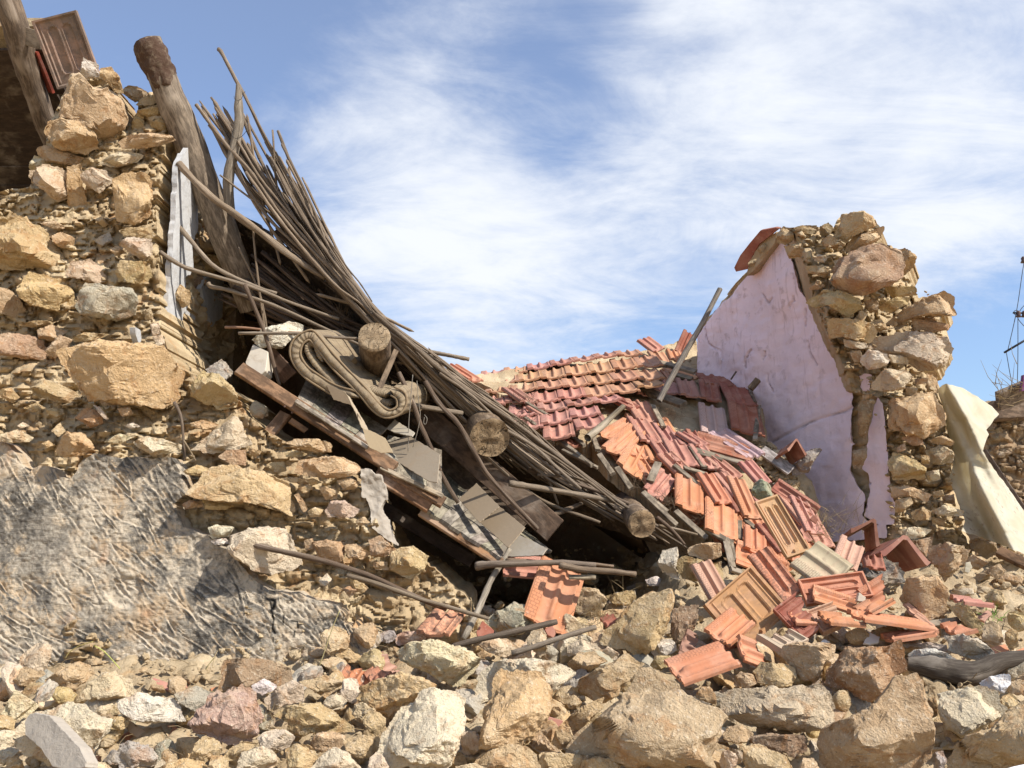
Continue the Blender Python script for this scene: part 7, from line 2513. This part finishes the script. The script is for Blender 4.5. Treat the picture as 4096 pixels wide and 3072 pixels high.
def build_loose_tiles():
    o = loose('big tile turned underside up, rust-stained inside a grey frame, front of the heap', 'B', 'N 430,850 750,1230 815,545', (0.40, 0.20, 0.10), (0, -.05, .12), base=-.10, alpha=.8)
    loose('orange tile spotted with black lichen, sloping down behind the rust-stained underside', 'T', 'N 780,460 1060,830 1010,455', T_OR, (0, -.12, 0), .45, base=.02)
    o = loose('ochre tile underside stamped with long maker lettering, resting on the slid tiles', 'B', 'N 840,25 1100,475 1040,5', (0.50, 0.31, 0.15), (0, -.16, 0), base=.10, alpha=.9)
    lettering(o, 'GUICHARD CARVIN & C', -0.006, 0, 0.020, math.radians(90))
    lettering(o, 'MARSEILLE ST ANDRE', 0.094, 0, 0.018, math.radians(90))
    loose('grey dusty tile with a wide hollow, right of the lettered ochre one', 'T', 'N 1120,530 1390,730 1390,355', T_GR, (0, -.1, .1), base=.03)
    o = loose('red-orange tile underside lettered along its length, lying across the heap', 'B', 'N 1705,585 1185,655 1690,720', (0.48, 0.20, 0.11), (0, 0, -.05), base=-.02)
    lettering(o, 'MARSEILLE ST HENRY', -0.006 if True else 0, 0.0, 0.020, math.radians(90))
    loose('worn tile on edge below the lilac wall, pale ribs showing', 'T', 'N 1530,290 1480,420 1680,260', (0.44, 0.25, 0.17), (0, -.1, .05), base=.1)
    loose('tile seen on its narrow side beneath the ridge tile', 'G', 'N 1640,250 1700,480 1740,200', T_DK, (0, -.08, .05), base=.08)
    o = put_tile('R', at(*pts('N 1730,430')[0], 4.75), at(*pts('N 1850,330')[0], 5.05), at(*pts('N 2180,520')[0], 4.7), jit((0.20, 0.075, 0.05)), None, 'ridge_tile', 1.0, True, 0.34, 0.30)
    m = frame_matrix(at(*pts('N 1945,500')[0], 4.95), (0.97, 0.12, -0.20), (0.16, 0.22, 0.95))
    m = m @ Matrix.Diagonal((1.35, 0.7, 1.25, 1.0))
    o.matrix_world = m
    tag(o, 'dark red roof-shaped ridge tile lying open end to the front, right of the heap', 'ridge tile')
    o = put_tile('R', at(500, 500, 5), at(510, 500, 5), at(500, 510, 5), jit((0.20, 0.075, 0.05)), None, 'ridge_tile', 1.0, True, 0.34, 0.30)
    o.matrix_world = frame_matrix(at(*pts('N 1690,330')[0], 5.05), (0.8, -0.2, -0.5), (0.45, 0.1, 0.85)) @ Matrix.Diagonal((.8, .6, 1.2, 1))
    tag(o, 'broken ridge tile tipped up against the lilac wall foot', 'ridge tile')
    o = put_tile('R', at(500, 500, 5), at(510, 500, 5), at(500, 510, 5), jit((0.20, 0.075, 0.05)), None, 'ridge_tile', 1.0, True, 0.2, 0.2)
    o.matrix_world = frame_matrix(at(*pts('S 1690,1390')[0], 6.1), (0.9, 0.2, -0.2), (0.1, 0.3, 0.9)) @ Matrix.Diagonal((.7, .5, 1.0, 1))
    tag(o, 'short dark ridge tile with its hollow end showing beside the leaning grey stone', 'ridge tile')
    loose('dark tile standing on edge, maker letters half broken off', 'U', 'N 1260,690 1050,845 1370,1040', T_DK, (0, -.03, -.12), base=-.08)
    loose('orange tile lying under the broken lettered strip', 'T', 'N 1300,705 1580,795 1290,800', T_OR, (0, -.02, -.12), base=.02)
    o = loose('pale broken strip of tile with the end of a maker name', 'U', 'N 1572,795 1330,885 1580,910', (0.50, 0.30, 0.18), (0, -.02, -.06), base=-.04)
    lettering(o, 'SEILLE', -0.05, -0.06, 0.028, math.radians(90))
    loose('flat broken tile seen on edge at the heap foot', 'H', 'N 1345,930 1760,965 1360,985', T_OR, (0, 0, -.18), base=-.05)
    loose('long wavy tile seen on edge under the orange curved pieces', 'T', 'N 1580,915 2150,995 1600,950', T_OR, (0, .02, -.2), base=-.05)
    loose('orange curved broken tile bulging to the right of the heap', 'H', 'N 1640,900 1900,755 1740,930', T_OR, (0, .05, -.12), base=-.06)
    loose('orange broken tile standing up behind the curved one', 'h', 'N 1660,735 1850,615 1800,830', T_OR, (0, .02, -.05), base=-.01)
    loose('brown broken tile slanting down beside the tall ochre block', 'H', 'N 1935,810 2180,990 1990,790', (0.42, 0.22, 0.13), (0, -.05, .1), base=-.02)
    loose('small hollow tile piece with a green scrap, behind the dark lettered tile', 'G', 'N 1080,870 1300,880 1090,980', T_OR, (0, .02, -.12), base=-.04)
    loose('bright orange tile curling over in front of the rust-stained underside', 'T', 'N 430,1065 610,915 560,1130', T_OR, (0, .1, -.05), base=-.12)
    loose('orange tile underneath the curling one, in shade', 'H', 'N 690,1100 920,1190 640,1230', T_OR, (0, .05, -.12), base=-.12)
    loose('grey ribbed tile end lying right of the curling orange tile', 'U', 'N 755,1045 960,1170 925,945', T_GR, (0, -.1, .12), base=-.14)
    loose('narrow tile standing upright at the left of the heap', 'T', 'N 320,530 470,800 430,530', (0.46, 0.27, 0.19), (0, -.06, .03), base=.02)
    loose('dark red tile edge under the left corner of the rust-stained underside', 'G', 'N 365,880 450,1030 420,850', T_DK, (0, -.05, .05), base=-.05)
    loose('front ribbed orange tile with a grey rim, lying on the stones', 'T', 'N 115,1320 560,1165 240,1500', T_OR, (0, .05, -.18), base=-.05)
    loose('dark tile piece behind the front ribbed tile', 'G', 'N 285,1050 450,1150 320,1200', (0.28, .15, .11), (0, 0, -.05), base=.02)
    loose('long orange tile edge lying on dirt right of the heap', 'H', 'Q 1060,515 1560,440 1090,540', T_OR, (0, 0, -.12), base=-.02)
    loose('hollow tile end right of the long orange edge', 'G', 'Q 1540,430 1760,375 1560,480', T_OR, (0, 0, -.08), base=.0)
    loose('thin tile lying flat by the brick-like stone', 'H', 'Q 1610,195 1870,225 1620,215', T_PK, (0, 0, -.15), base=.02)
    loose('orange tile with black lichen lying on the rubble left of the upright tile', 'T', 'G 1370,1010 1230,1180 1630,965', (0.52, 0.25, 0.13), (0, -.2, 0), .35, base=.0)
    loose('upright orange tile with a thick grey rim, centre of the rubble', 'T', 'M 555,465 420,860 870,690', T_OR, (0, -.12, .02), base=-.06, L=.34, W=.25)
    loose('red tile lying under the sticks left of the upright one', 'T', 'M 225,470 500,495 300,630', T_PK, (0, .02, -.12), base=-.02)
    loose('black-stained broken tile propped below the render end', 'H', 'H 890,155 700,430 935,370', T_OR, (0, -.12, -.05), .3, base=-.02)
    loose('black-stained tile fragment right of the propped one', 'G', 'H 925,420 1150,265 1000,450', T_OR, (0, .05, -.06), .3, base=-.02)
    loose('small hollow tile end behind the black-stained fragment', 'G', 'H 990,260 1160,225 1010,330', (0.45, .25, .19), (0, .02, -.05), base=.02)
    loose('tile fallen behind the great diagonal block, only its red edge showing', 'G', 'M 1040,1010 1150,950 1060,1060', T_DK, (0, .02, -.05), base=.05)
    shard('dark red tile corner below the gray round stone', 'M 10,1090 60,1000 160,1080 150,1110 20,1140', T_DK)
    shard('dark red flat piece under the upright tile', 'M 575,1070 640,1030 670,1100 650,1140 600,1120', T_DK)
    o = loose('old tile hanging underside out from the left eaves, stamped letters on it', 'B', 'A 240,160 440,660 560,85', (0.20, 0.14, 0.10), (0, .15, .02), base=0.0)
    o.matrix_world.translation
    o2 = bpy.data.objects.new('tmp_tile', None)
    bpy.data.objects.remove(o)
    P = P_('A 240,160 430,660 570,85', [4.92, 5.10, 4.92])
    o = put_tile('B', P[0], P[1], P[2], (0.19, 0.135, 0.10), None, 'roof_tile', .6)
    tag(o, 'old tile hanging underside out from the left eaves, stamped letters on it', 'roof tile')
    lettering(o, 'MARSEILLE', 0.094, 0.02, 0.02, math.radians(90))
    lettering(o, 'ST HENRY', -0.006, 0.02, 0.02, math.radians(90))
    # shards
    shard('orange shard under the long grey tile strip, lower left', 'D 820,1410 920,1300 1050,1255 1120,1300 1000,1380 900,1430', T_OR, (-.2, -.6, .75))
    shard('long grey tile strip lying across the lower left rubble', 'D 990,1180 1050,1170 1260,1320 1500,1480 1380,1495 1290,1430 1050,1270', (0.44, 0.33, 0.22), (.2, -.8, .5), .03, -.02)
    shard('upright orange shard behind the long grey strip', 'D 1240,1160 1270,1115 1360,1100 1370,1180 1290,1210', T_OR, (-.1, -.95, .2))
    shard('ribbed orange shard right of the long grey strip', 'D 1200,1195 1330,1210 1400,1200 1490,1290 1440,1350 1300,1320', T_OR, (0, -.6, .8))
    shard('small orange shard beside the painted block', 'D 575,935 670,895 690,930 630,1000 590,990', T_OR, (-.2, -.9, .3))
    shard('flat red shard lying at the render foot', 'D 1140,870 1240,825 1340,860 1380,875 1500,850 1505,905 1350,925', T_PK, (0, -.5, .85))
    shard('small red shard under the long brown block', 'D 1690,910 1750,890 1745,950 1700,940', T_OR)
    shard('red shard at the lower left picture edge', 'D 0,1400 80,1360 110,1390 30,1440 0,1450', T_DK)
    shard('dusty shard standing at the bottom edge beside the plaster-faced block', 'D 690,1560 750,1460 800,1450 770,1560', (0.42, .25, .18), (-.3, -.9, .1))
    shard('pink brick corner left of the triangular boulder', 'O 370,800 390,735 510,770 470,855', T_PK, (0, -.95, .3), .05)
    shard('small pink shard near the squared yellow stone', 'Q 1830,345 1915,280 1955,305 1890,375', (0.42, .24, .18), (-.2, -.6, .7))
    shard('flat orange shard in front of the grey block at the right', 'Q 1630,500 1720,475 1790,530 1770,555 1690,545', T_OR)
    shard('orange shard over the charred log', 'Q 1890,600 2060,555 2105,620 1990,645', T_OR)
    shard('orange shard at the right picture edge', 'Q 2090,630 2240,575 2240,620 2180,640', T_OR)
    shard('white plaster flake lying on the dirt beside the long orange tile edge', 'Q 915,550 960,455 1050,500 1040,545 970,560', (0.75, .72, .66), (0, -.8, .6))
    shard('pale plaster crumb in front of the pale tan block', 'Q 570,535 600,515 650,540 600,550', (0.72, .68, .6))
    shard('chip of pale stone wedged in the curved orange tiles', 'Q 865,210 880,140 935,180 930,220', (.5, .42, .32), (0, -.95, .2), .03, -.1)
    shard('small red shard below the ridge tiles', 'T 2040,490 2090,440 2140,490 2110,540', T_DK, (-.2, -.9, .2), .014, .3)


build_loose_tiles()


# ------------------------------------------------------------------ eaves in the top left corner
def build_eaves():
    r = empty('boarded_eaves', at(20, 150, 5.8))
    tag(r, 'dark boarded underside of the roof still standing in the top left corner', 'roof')
    rng = random.Random(2)
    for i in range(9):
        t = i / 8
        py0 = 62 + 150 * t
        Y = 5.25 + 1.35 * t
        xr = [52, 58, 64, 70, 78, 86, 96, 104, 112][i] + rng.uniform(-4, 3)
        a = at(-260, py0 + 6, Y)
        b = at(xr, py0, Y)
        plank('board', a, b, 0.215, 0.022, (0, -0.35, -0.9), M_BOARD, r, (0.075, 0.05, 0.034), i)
    a, b = at(-200, 50, 5.6), at(90, 232, 6.7)
    # clay covering above the boards
    V = [at(-300, 40, 5.15), at(56, 40, 5.15), at(112, 205, 6.7), at(-300, 215, 6.7)]
    V = [v + Vector((0, 0, .10)) for v in V] + [v + Vector((0, 0, .16)) for v in V]
    F = [(0, 1, 2, 3), (7, 6, 5, 4), (0, 4, 5, 1), (1, 5, 6, 2), (2, 6, 7, 3), (3, 7, 4, 0)]
    obj('clay_bed', mesh_from('clay_bed', np.array([v[:] for v in V]), F, False), M_EARTH, r, -r.location)
    p = P_('A 260,380 380,680', [5.15, 5.35])
    plank('verge_board', p[0], p[1], 0.06, 0.02, (-.5, -.8, -.1), M_BOARD, r, (0.30, 0.06, 0.035), 30)
    # back wall of that room keeps it dark
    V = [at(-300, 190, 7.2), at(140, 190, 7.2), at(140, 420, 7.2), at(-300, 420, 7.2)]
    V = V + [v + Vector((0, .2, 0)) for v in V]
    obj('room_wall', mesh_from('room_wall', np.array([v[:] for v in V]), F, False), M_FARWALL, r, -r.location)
    # wires round the post
    pass


build_eaves()


# ------------------------------------------------------------------ plastic sheet, far house, power line
def build_right_side():
    poly = pts('L 1385,110 1420,72 1450,66 1560,92 1680,160 1780,230 1836,290 1785,350 1742,400 1762,440 1735,500 1720,560 1760,640 1880,800 2020,1000 2120,1130 2120,1360 1985,1305 1800,1230 1560,1150 1590,1080 1520,900 1470,760 1500,660 1470,520 1450,390 1430,250')

    def fr(px, py):
        Y = np.interp(py, [380, 420, 480, 560, 620], [6.25, 6.1, 5.85, 5.5, 5.3])
        P = at_np(px, py, Y)
        q = (px - 860) * 0.95 + (py - 400) * -0.42
        fold = 0.17 * np.sin(q * 0.12 + 2.0 * vnoise(P, 1.3, 5)) + 0.04 * np.sin(q * 0.31 + 2.5 * vnoise(P, 1.8, 15)) + 0.05 * (1 - np.abs(vnoise(P * np.array([1, 1, .6]), 2.6, 8))) + 0.03 * (1 - np.abs(vnoise(P, 6, 9))) + 0.012 * (1 - np.abs(vnoise(P, 14, 10)))
        return at_np(px, py, Y + fold + 0.02 * vnoise(P, 8, 7))

    def bk(px, py, V):
        B = V.copy()
        B[:, 1] += 0.004
        return B
    o = obj('plastic_sheet', sheet_mesh('plastic_sheet', ragged(poly, 3, .5, 2), 0.9, fr, bk), M_TARP)
    tag(o, 'crumpled cream plastic sheet hanging beside the broken gable end', 'plastic sheet')
    o = plate('plastic_bag', pts('L 1580,1450 1590,1380 1625,1375 1640,1420 1610,1460'), 5.2, (-.2, -.9, .3), 0.02, M_TARP, None, None, .6, 3)
    tag(o, 'scrap of clear plastic on the stones below the sheet', 'plastic scrap')

    r = empty('stone_house', at(1000, 560, 10.5))
    tag(r, 'stone house with a timber lintel behind the plastic sheet at the right edge', 'house')
    poly = pts('L 1700,215 1760,190 1850,215 1900,200 2030,150 2400,60 2400,1700 1650,1700 1700,900')

    def ff(px, py):
        P = at_np(px, py, 10.5 + 0 * px)
        U = P[:, [0, 2]] + 0.04 * np.stack([vnoise(P, 6, 81), vnoise(P, 6, 82)], -1)
        d = 0.09 * lumps(U * np.array([1, 1.6]), 0.24, 51) + 0.05 * lumps(U * np.array([1, 1.5]), 0.11, 52) + 0.03 * vnoise(P, 9, 53)
        return at_np(px, py, 10.5 - d)

    def fb(px, py, V):
        B = V.copy(); B[:, 1] += 0.6
        return B
    obj('wall', sheet_mesh('wall', ragged(poly, 3, 1, 3), 1.5, ff, fb, open_back=True), M_FARWALL, r, -r.location)
    p = P_('L 1785,268 2000,258', [10.3, 10.3])
    plank('lintel', p[0], p[1], .24, .15, (0, -1, .1), M_BOARD, r, (0.22, 0.15, 0.10), 3)
    p = P_('L 1830,205 2250,30', [10.2, 10.2])
    plank('eaves_board', p[0], p[1], .30, .08, (0, -.8, -.6), M_BOARD, r, (0.20, 0.15, 0.11), 4)
    rng = random.Random(6)
    for i in range(36):
        x = rng.uniform(1760, 2050); y = rng.uniform(320, 1000)
        w = rng.uniform(22, 55); h = rng.uniform(14, 32)
        s = 'L ' + ' '.join('%d,%d' % (x + w * math.cos(a) * rng.uniform(.8, 1.1), y + h * math.sin(a) * rng.uniform(.8, 1.1)) for a in [k * 1.047 for k in range(6)])
        me, c, size = stone_mesh('stone', pts(s), 10.42, .6, 1500 + i)
        obj('stone', me, M_STONE, r, c - r.location, jit((0.30, 0.22, 0.14), .2, rng))

    r = empty('utility_pole', at(1040, 560, 14))
    tag(r, 'dark utility pole fittings and hanging wires at the right picture edge', 'utility pole')
    a = at(1032, 700, 14); b = at(1032, 60, 14)
    obj('post', tube_mesh('post', [a, b], [.09, .07], 10), M_METAL, r, -r.location, (0.08, 0.06, 0.055))
    for i, (s, rr) in enumerate([('K 2060,1125 2330,965', .018), ('K 2125,832 2330,838', .016)]):
        p = P_(s, [14, 14])
        obj('bracket_arm', tube_mesh('bracket_arm', p, [rr, rr], 8), M_METAL, r, -r.location, (0.03, 0.03, 0.035))
    for i, s in enumerate(['K 2215,420 2195,520 2150,820 2085,1110', 'K 2075,1125 2100,1270 2130,1420', 'K 2160,870 2160,1150 2155,1390', 'K 2215,770 2180,810 2160,870 2205,930', 'K 2125,832 2140,845 2160,840 2165,820 2140,815 2125,832', 'K 2150,820 2120,960 2085,1110']):
        P = curve_pts([p[:] for p in P_(s, 14)], 16)
        obj('wire', tube_mesh('wire', P, [.006] * 16, 5), M_METAL, r, -r.location, (0.05, 0.05, 0.055))
    for s in ['K 2165,840', 'K 2205,840', 'K 2200,440']:
        (x, y), = pts(s)
        P = [at(x, y - 3, 14), at(x, y - 1, 14), at(x, y + 1, 14), at(x, y + 3, 14)]
        obj('insulator', tube_mesh('insulator', P, [.02, .04, .03, .045], 10), M_METAL, r, -r.location, (0.10, 0.06, 0.05))
    o = plate('purple_panel', pts('K 2188,1410 2200,1290 2260,1270 2260,1400'), 10.0, (0, -1, 0), .05, M_PAINT, (0.14, 0.03, 0.12))
    tag(o, 'dark purple panel above the stone house roof at the right edge', 'panel')
    o = plate('white_board', pts('Q 2040,1570 2120,1545 2300,1505 2300,1640 2040,1640'), 2.75, (-.1, -.8, .6), .02, M_PAINT, (0.80, 0.80, 0.80))
    tag(o, 'white board corner poking into the lower right corner of the picture', 'board')


build_right_side()


# ------------------------------------------------------------------ wires, dry plants
def build_small():
    def wire(label, s, Y, r, col, cat='wire', name='wire'):
        P = P_(s, Y)
        Pc = curve_pts([p[:] for p in P], 20)
        me = tube_mesh(name, Pc, [r] * 20, 5)
        o = obj(name, me, M_METAL if cat == 'wire' else M_GRASS, None, None, col)
        tag(o, label, cat)
    wire('thin wire looped round the pale crooked post', 'E 560,690 545,720 560,750 600,745 640,700 650,640', 4.8, .0018, (.05, .045, .04))
    wire('thin wire round the neck of the pale crooked post', 'E 558,470 565,495 600,495 625,450 632,440', 4.8, .0016, (.05, .045, .04))
    wire('straight wire hanging down over the hardboard sheets', 'F 1385,735 1370,900 1355,1100 1350,1300', 4.55, .0022, (.22, .19, .15))
    wire('bent wire hanging right of the straight one', 'F 1415,780 1430,950 1440,1040 1420,1150 1385,1270', 4.55, .0020, (.20, .17, .13))
    wire('small wire loop beside the hanging wires', 'F 1470,1030 1490,1060 1480,1100 1465,1090 1470,1050', 4.56, .002, (.20, .17, .13))
    # dry grass
    for i, (lab, s, Y, col) in enumerate([
            ('dry grass stalk bending over the render foot, left one', 'D 525,670 560,620 640,570 750,535', 3.95, (.36, .28, .10)),
            ('green grass blade arching over the white-painted block', 'D 965,755 900,680 830,610 760,570', 3.92, (.40, .40, .10)),
            ('dry upright stalk in front of the render near the black drips', 'G 490,1470 550,1300 600,1150 660,1000', 3.95, (.42, .34, .16)),
            ('thin dry stalk at the foot of the render beside the long brown block', 'D 1620,830 1680,720 1730,660', 3.95, (.38, .30, .14))]):
        wire(lab, s, Y, .0022, col, 'grass', 'grass_stalk')
    o = tuft('green_grass', at(*pts('Q 1965,335')[0], 4.45), 22, .06, 5, None, (0.16, 0.30, 0.04), 1.4, .0022)
    o['kind'] = 'thing'
    tag(o, 'small tuft of bright green grass between the stones at the right', 'grass')
    for i, (s, Y, n, L, lab) in enumerate([('L 560,1160', 5.3, 50, .16, 'dry brown weed at the foot of the lilac wall'), ('L 620,1120', 5.4, 30, .2, 'thin dry stems beside the brown weed'),
                                           ('M 980,980', 4.2, 60, .08, 'clump of dry roots below the upright tile'), ('M 1210,850', 4.4, 16, .14, 'dry stems in front of the black gap'),
                                           ('H 180,740', 3.35, 20, .06, 'dry straw wisps beside the broad tan boulder'), ('D 1960,1290', 3.3, 14, .05, 'dry straw wisps under the crusted stone'),
                                           ('L 1890,130', 9.9, 26, .35, 'leafless weed growing on the stone house roof')]):
        o = tuft('dry_weed', at(*pts(s)[0], Y), n, L, 40 + i, None, (0.28, 0.20, 0.10), 1.0, .0016 if Y < 9 else .005)
        o['kind'] = 'thing'
        tag(o, lab, 'plant')


build_small()
